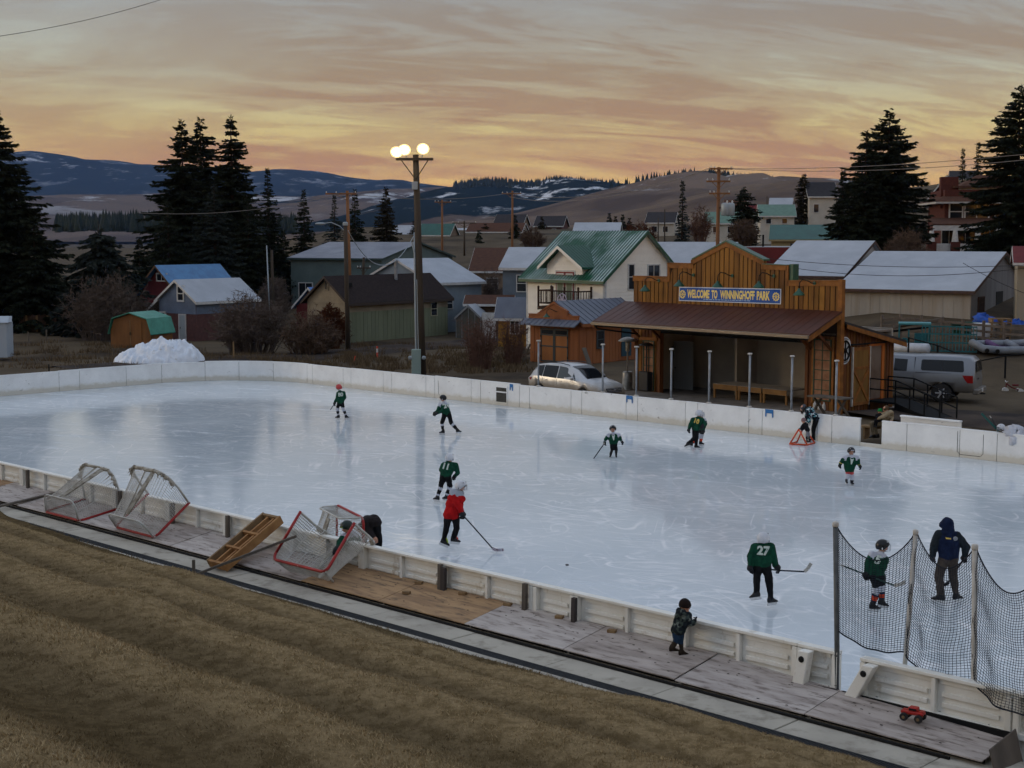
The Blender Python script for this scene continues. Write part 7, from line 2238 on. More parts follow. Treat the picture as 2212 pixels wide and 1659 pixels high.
# ================================================================== ramp with black railings beside the stage
rm=thing('access_ramp','black steel access ramp with railings beside the stage door','ramp',Pv.O,pang)
m_rail=mat('black_railing',(.007,.008,.009),rough=.85,spec=.15)
dA=Vector((PA+.06,2.45,0));dB=Vector((PA+.06,3.75,0))
mb=MB();mb.b2(PA+.06,PA+1.4,2.3,3.9,.38,.46);mb.build('landing',m_rail,rm)
rend=Pv.O
e_=G(2038,915,0) -Pv.O
ex,ey=e_.dot(Pv.e1),e_.dot(Pv.e2)
mb=MB();mb.prism([(PA+1.4,2.3,.40),(PA+1.4,3.7,.40),(ex+.2,ey+.9,.02),(ex,ey -.4,.02)],(0,0,.06));mb.build('ramp_deck',m_rail,rm)
for (y0,y1) in ((2.32,ey -.38),(3.7,ey+.88)):
 P0,P1=Vector((PA+1.4,y0,.46)),Vector((ex+.05,y1,.06))
 Pm=Vector((PA+.1,y0,.46))
 for h_ in (.95,.50):
  mb=MB();mb.tube([Pm+Vector((0,0,h_)),P0+Vector((0,0,h_)),P1+Vector((0,0,h_))],.032,6);mb.build('handrail' if h_ > .9 else 'mid_rail',m_rail,rm)
 for k in range(4):
  q0=P0.lerp(P1,k/3)
  mb=MB();mb.tube([Vector((q0.x,q0.y,-.1)),q0+Vector((0,0,.95))],.032,6);mb.build('rail_post',m_rail,rm)
 mb=MB();mb.tube([Pm -Vector((0,0,.5)),Pm+Vector((0,0,.95))],.032,6);mb.build('rail_post',m_rail,rm)
 mb=MB();mb.prism([(P0.x,P0.y,0),(P1.x,P1.y,0),(P1.x,P1.y,.12),(P0.x,P0.y,.44)],(0,.04,0));mb.build('skirt',m_rail,rm)
# ================================================================== patio heaters
m_steel=mat('heater_steel',srgb(142,138,130),srgb(110,106,98),scale=5,rough=.35,metal=.6)
hp=G(1355,842,.12)
ht=thing('patio_heater','steel mushroom patio heater at the left end of the stage','patio heater',hp)
mb=MB();mb.lathe([(.34,0),(.34,.05),(.25,.07),(.25,.82),(.20,.90)],(0,0,0),18);mb.build('tank_housing',m_steel,ht,smooth=True)
mb=MB();mb.tube([(0,0,.88),(0,0,1.9)],.04,8);mb.build('pole',m_steel,ht)
mb=MB();mb.lathe([(.05,1.85),(.10,1.9),(.11,2.3),(.06,2.36)],(0,0,0),12);mb.build('burner',m_steel,ht)
mb=MB();mb.lathe([(.48,2.36),(.46,2.39),(.30,2.50),(.12,2.56),(.03,2.57)],(0,0,0),20);mb.build('reflector',m_steel,ht,smooth=True)
hp2=G(1396,845,.12)
h2=thing('patio_heater','dark box based patio heater beside the stage post','patio heater',hp2,pang)
mb=MB();mb.b2(-.3,.3,-.25,.25,.03,.95);mb.build('tank_housing',m_plast,h2,bevel=.03)
mb=MB();mb.tube([(0,0,.94),(0,0,2.2)],.035,8);mb.build('pole',m_plast,h2)
mb=MB();mb.lathe([(.40,2.2),(.38,2.24),(.2,2.32),(.03,2.35)],(0,0,0),16);mb.build('reflector',m_plast,h2,smooth=True)
for i,(x,y,lab) in enumerate(((1760,884,'first pale bottle at the foot of the right stage wall'),(1770,885,'second pale bottle at the foot of the right stage wall'),(1780,886,'third pale bottle at the foot of the right stage wall'))):
 p=G(x,y,.12);mb=MB();mb.lathe([(.07,0),(.08,.03),(.08,.22),(.03,.30),(.03,.34)],(0,0,0),9);tag(mb.build('bottle',m_wtrim,loc=(p.x,p.y,.12)),lab,'bottle','bottles by the stage wall')
p=G(1792,905,.0)
tb=thing('picnic_table','weathered wooden picnic table behind the boards at the stage corner','table',(p.x,p.y,0),pang)
mb=MB();mb.b2(-.9,.9,-.38,.38,.88,.94);mb.build('tabletop',m_post,tb)
for x in (-.6,.6):
 mb=MB();mb.beam((x,-.6,.0),(x,.3,.88),.06,.1);mb.beam((x,.6,.0),(x,-.3,.88),.06,.1);mb.build('leg',m_post,tb)
# ================================================================== yard at the right: fence, tubs, lifts, pallets, raft
m_rustr=mat('weathered_rail',srgb(112,100,88),srgb(88,78,70),scale=3,rough=.9,rand=.15)
def ghit(x,y,y0=60.0):
 Y=y0
 while Y < 160:
  p=D(x,y,Y)
  if p.z <= Tz(p.x,p.y):break
  Y+=.2
 return Vector((p.x,p.y,Tz(p.x,p.y)))
def gpt(x,y,Y):
 p=D(x,y,Y);return Vector((p.x,p.y,Tz(p.x,p.y)))
fnc=thing('rail_fence','weathered rail fence in front of the right barn','fence',(0,0,0))
fp=[gpt(x,700,Y) for x,Y in ((1905,82),(1945,81.5),(1990,81),(2035,80.5),(2080,80),(2125,79.5),(2170,79),(2215,78.5),(2260,78))]
for p in fp:
 mb=MB();mb.tube([p -Vector((0,0,.3)),p+Vector((0,0,1.25))],.09,7);mb.build('fence_post',m_rustr,fnc)
for a,b in zip(fp[:-1],fp[1:]):
 for h_ in (.3,.65,.98):
  mb=MB();mb.beam(a+Vector((0,-.08,h_)),b+Vector((0,-.08,h_+.02)),.05,.13);mb.build('fence_rail',m_rustr,fnc)
def blob(mb,c,r,seed,n=10,amp=.25):
 vs,fs=[],[]
 nv=7
 for i in range(nv+1):
  ph=PI*i/nv
  for j in range(n):
   a=2*PI*j/n
   k=1+amp*(vnoise(math.cos(a)*2+seed,math.sin(a)*2+ph*2+seed) -.5)*2
   vs.append((c[0]+r[0]*k*math.sin(ph)*math.cos(a),c[1]+r[1]*k*math.sin(ph)*math.sin(a),max(c[2] -r[2]*.6,c[2]+r[2]*k*math.cos(ph))))
 for i in range(nv):
  for j in range(n):fs.append((i*n+j,(i+1)*n+j,(i+1)*n+(j+1) % n,i*n+(j+1) % n))
 mb.add(vs,fs)
ra_,rb_=ghit(1905,764)+Vector((0,0,.30)),ghit(2006,767)+Vector((0,0,.30))
mb=MB();mb.tube([ra_,ra_.lerp(rb_,.98),rb_],[.29,.29,.25],16);tag(mb.build('white_roll',mat('white_plastic_wrap',srgb(190,194,200),srgb(170,176,184),scale=4,rough=.4),smooth=True),'long white wrapped roll lying above the pickup','roll')
m_teal=mat('teal_steel',srgb(36,104,108),srgb(28,86,92),scale=5,rough=.6)
q0=gpt(2050,735,77.5)
cr=thing('teal_crate','teal slatted steel crate leaning in the yard by the fence','crate',q0,rad(-18))
for k in range(17):
 x=-1.4+k*.175;mb=MB();mb.beam((x,0,.05),(x,.25,1.35),.04,.04);mb.build('bar',m_teal,cr)
for h_ in (.05,.5,.95,1.35):
 mb=MB();mb.beam((-1.42,.01+h_*.18,h_),(1.42,.01+h_*.18,h_),.05,.07);mb.build('rail',m_teal,cr)
q1=gpt(1975,735,78.5)
lf=thing('teal_lift','teal machine frame with pipes beside the slatted crate','machine',q1,rad(-15))
for (a,b) in (((-.8,0,0),(-.8,0,1.3)),((.8,0,0),(.8,0,1.3)),((-.8,0,1.3),(.8,0,1.3)),((-.8,.9,0),(-.8,.9,1.2)),((.8,.9,0),(.8,.9,1.2)),((-.8,0,.25),(.8,.9,.25)),((-.3,0,0),(-.3,0,1.0))):
 mb=MB();mb.beam(a,b,.08,.08);mb.build('frame_bar',m_teal,lf)
mb=MB();mb.b2(-.85,.85,-.05,.95,1.30,1.38);mb.build('top_plate',mat('pale_teal',srgb(84,148,152),rough=.6),lf)
mb=MB();mb.b2(.0,.7,.1,.8,.1,.8);mb.build('motor_box',m_teal,lf,bevel=.03)
mb=MB();mb.lathe([(.28,-.08),(.28,.08)],(-.5,-.1,.3),14,Matrix.Rotation(PI/2,3,'X'));mb.build('drum',m_teal,lf)
for i,(xa,ya,xb,yb_,Yp) in enumerate(((1915,712,2035,688,79.5),(1925,716,2010,706,79.6),(1930,706,2025,694,79.8))):
 mb=MB();mb.beam(D(xa,ya,Yp),D(xb,yb_,Yp),.10,.12);tag(mb.build('timber',m_rustr if i != 1 else m_dark),('topmost pale timber','dark lower timber','middle pale timber')[i]+' of the pile above the teal machine','timber','timbers in the yard')
gt=gpt(2084,702,81.5)
tb_=thing('stock_tub','dark green round stock tub beyond the rail fence','tub',(gt.x,gt.y,gt.z+.02))
mb=MB();mb.lathe([(.62,0),(.66,.1),(.74,.60),(.82,.62),(.82,.72),(.70,.72),(.66,.3)],(0,0,0),20);mb.build('tub',mat('green_tub',srgb(30,66,52),rough=.5),tb_,smooth=True)
wt=gpt(2128,703,80.8)
mb=MB();mb.box((0,0,.42),(1.45,.9,.85));tag(mb.build('white_tank',mat('white_tote',srgb(188,190,194),rough=.4),loc=(wt.x,wt.y,wt.z),rot=rad(-10),bevel=.14,seg=3),'white rounded plastic tank behind the rail fence','tank')
m_blue=mat('blue_tarp',srgb(30,84,178),srgb(22,66,150),scale=5,rough=.45,bump=.5,bscale=8,bdist=.06)
for i,(x,y,Yp,r_,lab) in enumerate(((2130,681,83.5,(.85,.6,.5),'crumpled blue tarp pile in front of the grey barn gable'),(2200,683,82.5,(1.0,.6,.42),'second blue tarp pile cut by the right edge'))):
 c=gpt(x,y,Yp)+Vector((0,0,r_[2]*.5));mb=MB();blob(mb,c,r_,i*7+3,16,.45);tag(mb.build('tarp',m_blue,smooth=True),lab,'tarp','blue tarps')
pl_c=gpt(2160,712,80.5)
for k in range(5):
 t_=thing('pallet','wooden pallet, '+ordn[k]+' up from the bottom of the stack by the barn','pallet',(pl_c.x,pl_c.y,pl_c.z+k*.235),rad(-14+k*2),'stacked wooden pallets')
 for xx in (-.5,0,.5):
  mb=MB();mb.b2(xx -.04,xx+.04,-.5,.5,.03,.2);mb.build('stringer',m_lumber,t_)
 for yy in (-.45,-.15,.15,.45):
  mb=MB();mb.b2(-.55,.55,yy -.06,yy+.06,.2,.23);mb.build('deck_board',m_lumber,t_)
wp=gpt(2205,700,80)
for k in range(4):
 mb=MB();mb.box((0,0,0),(2.6,.25,.22));tag(mb.build('timber',m_post,loc=(wp.x,wp.y,wp.z+.12+.23*k),rot=rad(-8)),'grey timber, '+ordn[k]+' layer of the stack at the right edge','timber','timbers in the yard')
rf=ghit(2165,762)+Vector((0,0,.30))
raft=thing('raft','grey inflatable raft with purple trim lying on the slope','raft',(rf.x,rf.y,rf.z),(rad(9),0,rad(6)))
m_raft=mat('grey_raft',srgb(128,134,142),srgb(112,118,126),scale=3,rough=.5)
m_purp=mat('purple_raft',srgb(92,60,104),rough=.6)
prr=[(-1.7,0,.25),(-1.3,-.55,.05),(-.4,-.75,0),(.8,-.75,0),(1.6,-.5,.1),(1.9,0,.3),(1.6,.5,.1),(.8,.75,0),(-.4,.75,0),(-1.3,.55,.05)]
mb=MB();mb.tube(prr,.21,10,closed=True);mb.build('tube',m_raft,raft,smooth=True)
mb=MB();mb.prism([(x*.9,y*.85,-.12) for x,y,z in prr],(0,0,.06));mb.build('floor',m_purp,raft)
for x in (-.6,.5):
 mb=MB();mb.tube([(x,-.6,.12),(x,.6,.12)],.18,8);mb.build('thwart',m_purp if x < 0 else m_raft,raft,smooth=True)
for x,y in ((-1.2,-.78),(-.7,-.95)):
 mb=MB();mb.lathe([(.12,0),(.12,.04)],(x,y,0),12,Matrix.Rotation(PI/2,3,'X'));mb.build('valve_patch',m_dark,raft)
yr=thing('yard_railing','thin black railing on the slope above the pickup','railing',(0,0,0))
yp=[gpt(x,y,Y) for x,y,Y in ((1962,760,76.5),(2025,770,74.5),(2110,790,71.5),(2172,780,72.5),(2240,770,73))]
for p in yp:
 mb=MB();mb.tube([p -Vector((0,0,.2)),p+Vector((0,0,1.15))],.05,6);mb.build('rail_post',m_rail,yr)
mb=MB();mb.tube([p+Vector((0,0,1.12)) for p in yp],.035,6);mb.build('handrail',m_rail,yr)
tc=gpt(2190,803,70)
tt=thing('toy_tricycle','small red toy tricycle with white wheels at the right edge','tricycle',tc)
for x,y,r_ in ((-.38,0,.16),(.32,-.2,.13),(.32,.2,.13)):
 mb=MB();mb.lathe([(r_,-.04),(r_,.04)],(x,y,r_),12,Matrix.Rotation(PI/2,3,'X'));mb.build('wheel',m_wtrim,tt)
mb=MB();mb.tube([(.32,0,.16),(-.1,0,.32),(-.34,0,.5)],.035,6);mb.tube([(-.34,0,.5),(-.38,0,.16)],.03,6);mb.build('frame',m_redw,tt)
mb=MB();mb.box((.1,0,.42),(.25,.2,.08));mb.build('seat',m_redw,tt)
mb=MB();mb.tube([(-.34,-.18,.62),(-.33,0,.55),(-.34,.18,.62)],.022,6);mb.build('handlebar',m_wtrim,tt)
kb=R(*toUV(G(2184,928,1.05)),1.0)
ub_,vb_=toUV(kb);kb=R(ub_,RV1+.05,1.02)
hk=thing('helmet','white hockey helmet resting on the right far boards','helmet',kb+Vector((-.12,0,.14)))
helm_pending=[(hk,kb)]
cl=MB();blob(cl,(0,0,0),(.34,.16,.22),5,14,.5);blob(cl,(.12,-.12,-.22),(.22,.10,.30),9,12,.5)
tag(cl.build('cloth_bundle',mat('white_bundle',srgb(196,198,206),rough=.9),smooth=True,loc=kb+Vector((.22,-.12,-.02))),'white jersey bundled over the top of the right far boards','jersey')
# ================================================================== snow pile, stakes, marker posts
pc=G(322,792,0)
rng=np.random.default_rng(4)
Wd_,Dp_=2.85,2.4
gx=np.linspace(-1.08,1.08,90);gy=np.linspace(-1.1,1.1,50)
GX,GY=np.meshgrid(gx,gy)
rr_=np.sqrt(GX**2+GY**2)
hgt=1.42*np.clip(1 -rr_**2.2,0,1)**.75*(.80+.30*sstep((GX+.3)/1.0))+(fbm(GX*6,GY*5,5,.6) -.5)*1.0*np.clip(1.15 -rr_,0,1)+(vnoise(GX*14,GY*10) -.5)*.34*(rr_ < 1)
hgt=np.where(rr_ > 1.0,-.25,hgt)
m_snow=mat('old_snow',srgb(232,236,242),srgb(212,220,230),scale=2.5,rough=.9,bump=.6,bscale=7,bdist=.08,c3=srgb(160,150,130),s3=1.6,lo3=.60,hi3=.72)
tag(link('snow_pile',gridmesh('snow_pile',np.stack([pc.x+GX*Wd_*.95,pc.y+2.6+GY*Dp_,hgt],-1),m_snow)),'dirty white snow pile heaped behind the far left boards','snow pile')
mb=MB();c=D(380,748,pc.y+2.4);blob(mb,c,(.42,.36,.38),8,12,.15);tag(mb.build('snow_ball',m_snow,smooth=True),'round snow lump on top of the snow pile','snow lump')
mb=MB();c=D(352,760,pc.y+2.0);blob(mb,c,(.75,.4,.30),2,12,.7);tag(mb.build('dirty_sacking',mat('dirty_sack',srgb(150,138,112),srgb(120,108,86),scale=4,rough=.95),smooth=True),'dirty yellowish sacking frozen into the snow pile','sacking')
def stake(label,x,y0,y1,r,m,nm='stake',grp='stakes behind the far boards'):
 b=G(x,y1,0);t_=D(x,y0,b.y)
 mb=MB();mb.tube([(0,0,-.2),(0,0,t_.z)],r,6);return tag(mb.build(nm,m,loc=(b.x,b.y,0)),label,'stake',grp)
stake('pale wooden stake standing right of the snow pile',505,738,777,.05,m_lumber)
stake('thin dark stake left of the snow pile',106,787,804,.04,m_dark)
stake('thin grey stake in the lot left of the shed',62,717,740,.05,m_post)
stake('second thin grey stake in the lot left of the shed',101,712,737,.05,m_post)
mk=G(815,776,0)
mt=thing('marker_post','orange and white marker post beside the alley','marker post',mk)
for z0,z1,mm in ((-.1,.42,m_oran0 := mat('marker_orange',srgb(190,70,44),rough=.6)),(.42,.66,m_wtrim),(.66,.80,m_oran0)):
 mb=MB();mb.lathe([(.055,z0),(.055,z1)],(0,0,0),8);mb.build('band',mm,mt)
mb=MB();mb.tube([(0,0,-.1),(.12,0,.42)],.035,6);tag(mb.build('marker_peg',m_oran0,loc=G(763,784,0)),'short leaning orange peg near the wooden poles','peg')
pf=thing('plank_fence','short brown plank fence at the far left','fence',(0,0,0))
a,b=G(44,718,0),G(120,716,0)
for k in range(18):
 p=a.lerp(b,k/17);mb=MB();mb.box((p.x,p.y,.65),(.19,.03,1.35+.1*math.sin(k*2.3)),rz=.05);mb.build('plank',m_lumber if k % 5 == 3 else mat('brown_plank',srgb(84,62,46),srgb(66,48,36),scale=3,rough=.9,rand=.2),pf)
hp_=frame_at(60,128,0)
simple('green_roof_cabin','cabin with pale green roof behind the plank fence',40,128,rad(-20),3.5,4,1.9,2.9,m_brickw,m_mint,'x',z=0.4,cat='cabin')
wtk=G(2,768,0)
mb=MB();mb.b2(-1.2,.55,-.4,.8,-.1,2.1);mb.prism([(-1.2,-.5,2.1),(.7,-.5,2.1),(.5,.2,2.45),(-1.2,.2,2.45)],(0,.7,0));tag(mb.build('white_cabinet',mat('pale_cabinet',srgb(164,174,184),rough=.5),loc=wtk,bevel=.02),'pale metal cabinet cut by the left edge','cabinet')
bp_=G(1118,786,0)
for k in range(11):
 rk=random.Random(k)
 p=G(1095+k*4.2,786 -rk.uniform(0,6),0)
 mb=MB();mb.beam((0,0,0),(rk.uniform(-.6,.5),rk.uniform(-.2,.3),rk.uniform(.7,1.35)),.07,.09);tag(mb.build('fence_slab',m_post,loc=p),'split grey slab leaning in the row left of the orange garage','slab','leaning slabs by the garage')
# ================================================================== deck clutter: upturned wooden frame, loose plank, stake, toy truck
wf=thing('wooden_frame','upturned wooden trough frame leaning on the near boards','wooden frame',(0,0,0))
a0,a1=G(468,1222,.33),D(590,1118,G(590,1135,1.0).y)
m_wf=mat('raw_lumber',srgb(164,122,76),srgb(138,98,58),scale=4,rough=.8)
ax=(a1 -a0).normalized();sdv=ax.cross(Vector((0,0,1))).normalized();upv=sdv.cross(ax)
Lw=(a1 -a0).length
for s_,mm in ((-.30,m_lumber),(.30,m_wf),(-.08,m_wf),(.14,m_wf)):
 mb=MB();mb.beam(a0+sdv*s_,a1+sdv*s_,.05,.20 if abs(s_) > .2 else .12,up=upv);mb.build('side_rail' if abs(s_) > .2 else 'inner_rail',mm,wf)
for k in (0.02,.32,.62,.98):
 p=a0.lerp(a1,k);mb=MB();mb.beam(p -sdv*.32,p+sdv*.32,.06,.18,up=upv);mb.build('crosspiece',m_wf if k < .9 else m_lumber,wf)
mb=MB();mb.beam(a0.lerp(a1,.05)+upv*-.1,a0.lerp(a1,.62)+upv*-.1,.42,.02,up=upv);mb.build('tray',mat('rust_tray',srgb(136,76,36),rough=.8),wf)
p0,p1=G(405,1248,.26),D(640,1158,G(640,1165,1.0).y -.6)
mb=MB();mb.beam(p0,p1,.09,.05);tag(mb.build('loose_plank',m_post),'long grey plank propped from the grass edge to the boards','plank')
b=G(419,1249,.25)
mb=MB();mb.b2(-.03,.03,-.03,.03,-.2,.40);tag(mb.build('stake',m_post,loc=b),'small grey stake at the grass edge holding the plank','stake')
p0,p1=G(-20,1098,.30),G(150,1058,.52)
mb=MB();mb.beam(p0,p1,.12,.05);tag(mb.build('loose_plank',m_post),'grey plank lying beside the far left goal','plank')
tk=G(1972,1555,.40)
u_,v_=toUV(tk)
toy=thing('toy_truck','red toy monster truck standing on the last plywood sheet','toy truck',R(u_,v_,ply_z(v_)+.02),RA+rad(10))
m_toyr=mat('toy_red',srgb(170,40,30),rough=.4)
mb=MB();mb.b2(-.17,.17,-.07,.07,.10,.15);mb.b2(-.06,.08,-.06,.06,.15,.21);mb.build('body',m_toyr,toy,bevel=.012)
mb=MB();mb.b2(-.045,.065,-.062,.062,.165,.198);mb.build('window',m_tint,toy)
mb=MB();mb.b2(.10,.165,-.055,.055,.15,.165);mb.build('bonnet',m_toyr,toy)
for x in (-.11,.11):
 for y in (-.09,.09):
  mb=MB();mb.lathe([(.055,-.03),(.062,-.02),(.062,.02),(.055,.03)],(x,y,.062),12,Matrix.Rotation(PI/2,3,'X'));w_=mb.build('wheel',m_tyre,toy)
  mb=MB();mb.lathe([(.025,-.033),(.025,.033)],(x,y,.062),8,Matrix.Rotation(PI/2,3,'X'));mb.build('rim',m_lumber,w_)
for i,(x,y) in enumerate(((360,1112),(548,1392 -250))):
 pass
# ================================================================== people
def cloth(name,a,b=None,scale=9,**k):
 return mat('cloth_'+name,a,b or tuple(c*.75 for c in a),scale=scale,rough=.85,bump=.25,bscale=26,bdist=.012,spec=.15,**k)
m_gr=cloth('green_jersey',srgb(20,72,52),srgb(12,54,40))
m_bk=cloth('black_trousers',srgb(24,24,27),srgb(16,16,18))
m_wh=cloth('white_cloth',srgb(190,192,200),srgb(170,172,184))
m_rd=cloth('red_jersey',srgb(188,24,26),srgb(160,16,20))
m_or=cloth('orange_stripe',srgb(196,66,36))
m_nv=cloth('navy_hoodie',srgb(24,36,64),srgb(16,26,50))
m_nvd=cloth('dark_sleeve',srgb(34,42,48),srgb(26,32,36))
m_gp=cloth('grey_brown_trousers',srgb(74,66,60),srgb(60,54,50))
m_kh=cloth('khaki',srgb(126,112,90),srgb(106,94,76))
m_tn=cloth('tan_jacket',srgb(158,142,114),srgb(136,120,96))
m_jn=cloth('jeans',srgb(40,62,86),srgb(30,48,70))
m_br=cloth('brown_boot',srgb(58,48,38),srgb(44,36,30))
m_hat=cloth('dark_beanie',srgb(38,28,26),srgb(28,22,20))
m_gh=cloth('green_beanie',srgb(36,136,70),srgb(26,112,56))
m_gyh=cloth('grey_beanie',srgb(86,90,98),srgb(70,74,82))
m_pk=cloth('mauve_hat',srgb(138,112,112),srgb(116,92,94))
m_skin=mat('skin',srgb(196,148,122),srgb(180,130,106),scale=6,rough=.6,**{'Subsurface Weight':.08})
m_hair=mat('dark_hair',(.018,.012,.009),rough=.6)
m_eye=mat('eye_dark',(.02,.015,.012),rough=.3)
m_gl=mat('glove_black',srgb(26,28,34),srgb(18,19,23),scale=8,rough=.7)
m_boot=mat('skate_boot',srgb(26,26,30),srgb(18,18,20),scale=6,rough=.5)
m_holder=mat('skate_holder',srgb(206,208,210),rough=.45)
m_blade=mat('skate_blade',srgb(170,174,180),rough=.25,metal=.8)
m_hw=mat('helmet_white',srgb(206,208,212),srgb(188,190,196),scale=5,rough=.35)
m_hb=mat('helmet_black',srgb(22,22,26),srgb(15,15,18),scale=5,rough=.3)
m_hr=mat('helmet_red',srgb(186,66,66),srgb(160,50,52),scale=5,rough=.4)
m_hg=mat('helmet_dark_green',srgb(22,40,32),srgb(16,30,24),scale=5,rough=.3)
m_num=mat('jersey_print',srgb(206,214,204),srgb(186,196,186),scale=12,rough=.8)
m_gold=mat('gold_print',srgb(204,178,90),rough=.8)
m_cage=mat('cage_wire',srgb(170,174,178),rough=.3,metal=.6)
m_stick=mat('stick_black',srgb(36,40,48),srgb(26,28,34),scale=9,rough=.4)
m_tapew=mat('stick_tape',srgb(190,186,176),srgb(160,156,148),scale=16,rough=.8)
def camo_mat(name,cols,scale):
 m=bpy.data.materials.new(name);m.use_nodes=True
 nt,L,b=nodes_of(m)
 b.inputs['Roughness'].default_value=.85;b.inputs['Specular IOR Level'].default_value=.1
 tc=N(nt,'ShaderNodeTexCoord')
 vo=N(nt,'ShaderNodeTexVoronoi',i_Scale=scale)
 L.new(tc.outputs['Object'],vo.inputs['Vector'])
 sp=N(nt,'ShaderNodeSeparateColor');L.new(vo.outputs['Color'],sp.inputs[0])
 r=ramp(nt,cols,'CONSTANT');L.new(sp.outputs[0],r.inputs[0]);L.new(r.outputs[0],b.inputs['Base Color'])
 return m
m_camo=camo_mat('cloth_camo',[(0,srgb(34,40,44)),(.45,srgb(62,72,68)),(.72,srgb(104,112,106)),(.88,srgb(26,32,38))],22)
m_plaid=camo_mat('cloth_plaid',[(0,srgb(22,26,34)),(.45,srgb(86,150,160)),(.65,srgb(190,200,204)),(.82,srgb(30,36,48))],17)
def capsule_mesh(mb,a,b,ra,rb,n=10):
 a,b=Vector(a),Vector(b)
 d=b -a;L_=d.length
 z=d/L_ if L_ > 1e-6 else Vector((0,0,1))
 x=z.orthogonal().normalized();y=z.cross(x)
 rows=[]
 for i in range(5):
  ph=PI/2*i/4;rows.append((-ra*math.cos(ph),ra*math.sin(ph)+1e-4))
 for i in range(5):
  ph=PI/2*i/4;rows.append((L_+rb*math.sin(ph),rb*math.cos(ph)+1e-4))
 vs,fs=[],[]
 for h,r in rows:
  for j in range(n):
   an=2*PI*j/n;vs.append(a+z*h+(x*math.cos(an)+y*math.sin(an))*r)
 for i in range(len(rows) -1):
  for j in range(n):fs.append((i*n+j,i*n+(j+1) % n,(i+1)*n+(j+1) % n,(i+1)*n+j))
 fs.append(tuple(range(n -1,-1,-1)));fs.append(tuple((len(rows) -1)*n+j for j in range(n)))
 mb.add(vs,fs)
def remesh_body(name,caps,voxel,parent,seed):
 """caps: (a, b, ra, rb, [(t_end, mat), ...]) in parent space -> one continuous surface with materials by region"""
 mb=MB()
 for c in caps:capsule_mesh(mb,*c[:4])
 me=mb.mesh('tmp',[])
 ob=bpy.data.objects.new('tmp',me);COL.objects.link(ob)
 r=ob.modifiers.new('r','REMESH');r.mode='VOXEL';r.voxel_size=voxel
 s=ob.modifiers.new('s','SMOOTH');s.iterations=4;s.factor=.5
 dg=bpy.context.evaluated_depsgraph_get()
 res=bpy.data.meshes.new_from_object(ob.evaluated_get(dg))
 bpy.data.objects.remove(ob);bpy.data.meshes.remove(me)
 res.name=name
 n=len(res.vertices)
 V=np.empty(n*3,np.float32);res.vertices.foreach_get('co',V);V=V.reshape(-1,3).astype(float)
 Nn=np.empty(n*3,np.float32);res.vertices.foreach_get('normal',Nn);Nn=Nn.reshape(-1,3)
 fold=(fbm(V[:,0]*9+seed,V[:,2]*8+V[:,1]*9,3) -.5)*.040
 V=V+Nn*fold[:,None]
 res.vertices.foreach_set('co',V.astype(np.float32).ravel())
 m_list=[]
 for c in caps:
  for _,mm in c[4]:
   if mm not in m_list:m_list.append(mm)
 for mm in m_list:res.materials.append(mm)
 nf=len(res.polygons)
 Cn=np.empty(nf*3,np.float32);res.polygons.foreach_get('center',Cn);Cn=Cn.reshape(-1,3).astype(float)
 best=np.full(nf,1e9);mi=np.zeros(nf,np.int32)
 for (a,b,ra,rb,seg) in caps:
  a=np.array(a);b=np.array(b);d=b -a;L2=max(d @ d,1e-9)
  t=np.clip((Cn -a) @ d/L2,0,1)
  dist=np.linalg.norm(Cn -(a+t[:,None]*d),axis=1) -(ra+(rb -ra)*t)
  idx=np.zeros(nf,np.int32)
  prev=0
  for te,mm in seg[::-1]:
   idx[t <= te]=m_list.index(mm)
  idx[t > seg[-1][0]]=m_list.index(seg[-1][1])
  w=dist < best
  best[w]=dist[w];mi[w]=idx[w]
 res.polygons.foreach_set('material_index',mi)
 res.polygons.foreach_set('use_smooth',np.ones(nf,bool))
 res.update()
 return link(name,res,parent)
def hand_mesh(parent,w,d,S,m,name='glove',big=1.0,point=False):
 """palm, four bent fingers of unequal length and a thumb leaving the side of the palm"""
 d=d.normalized()
 side=d.cross(Vector((0,0,1)))
 side=side.normalized() if side.length > .1 else Vector((1,0,0))
 pal=d.cross(side).normalized()
 mb=MB()
 k=S*big
 capsule_mesh(mb,w,w+d*.040*k,.026*k,.030*k,8)
 for i,(o,l) in enumerate(((-1.5,.85),(-.5,1.0),(.5,.95),(1.5,.75))):
  a=w+d*.052*k+side*o*.0135*k
  b=a+d*.022*k*l+pal*.006*k
  c=b+d*.008*k*l+pal*(.020 if not point else -.014)*k*l
  e=c -d*(.008 if not point else -.02)*k+pal*.012*k*l
  for p,q,r1,r2 in ((a,b,.0085,.008),(b,c,.008,.0075),(c,e,.0075,.0065)):capsule_mesh(mb,p,q,r1*k,r2*k,6)
 a=w+d*.018*k -side*.024*k
 b=a -side*.014*k+d*.018*k+pal*.010*k
 capsule_mesh(mb,a,b,.010*k,.0085*k,6);capsule_mesh(mb,b,b+d*.018*k+pal*.012*k+side*.006*k,.0085*k,.007*k,6)
 mb.build(name,m,parent,smooth=True)
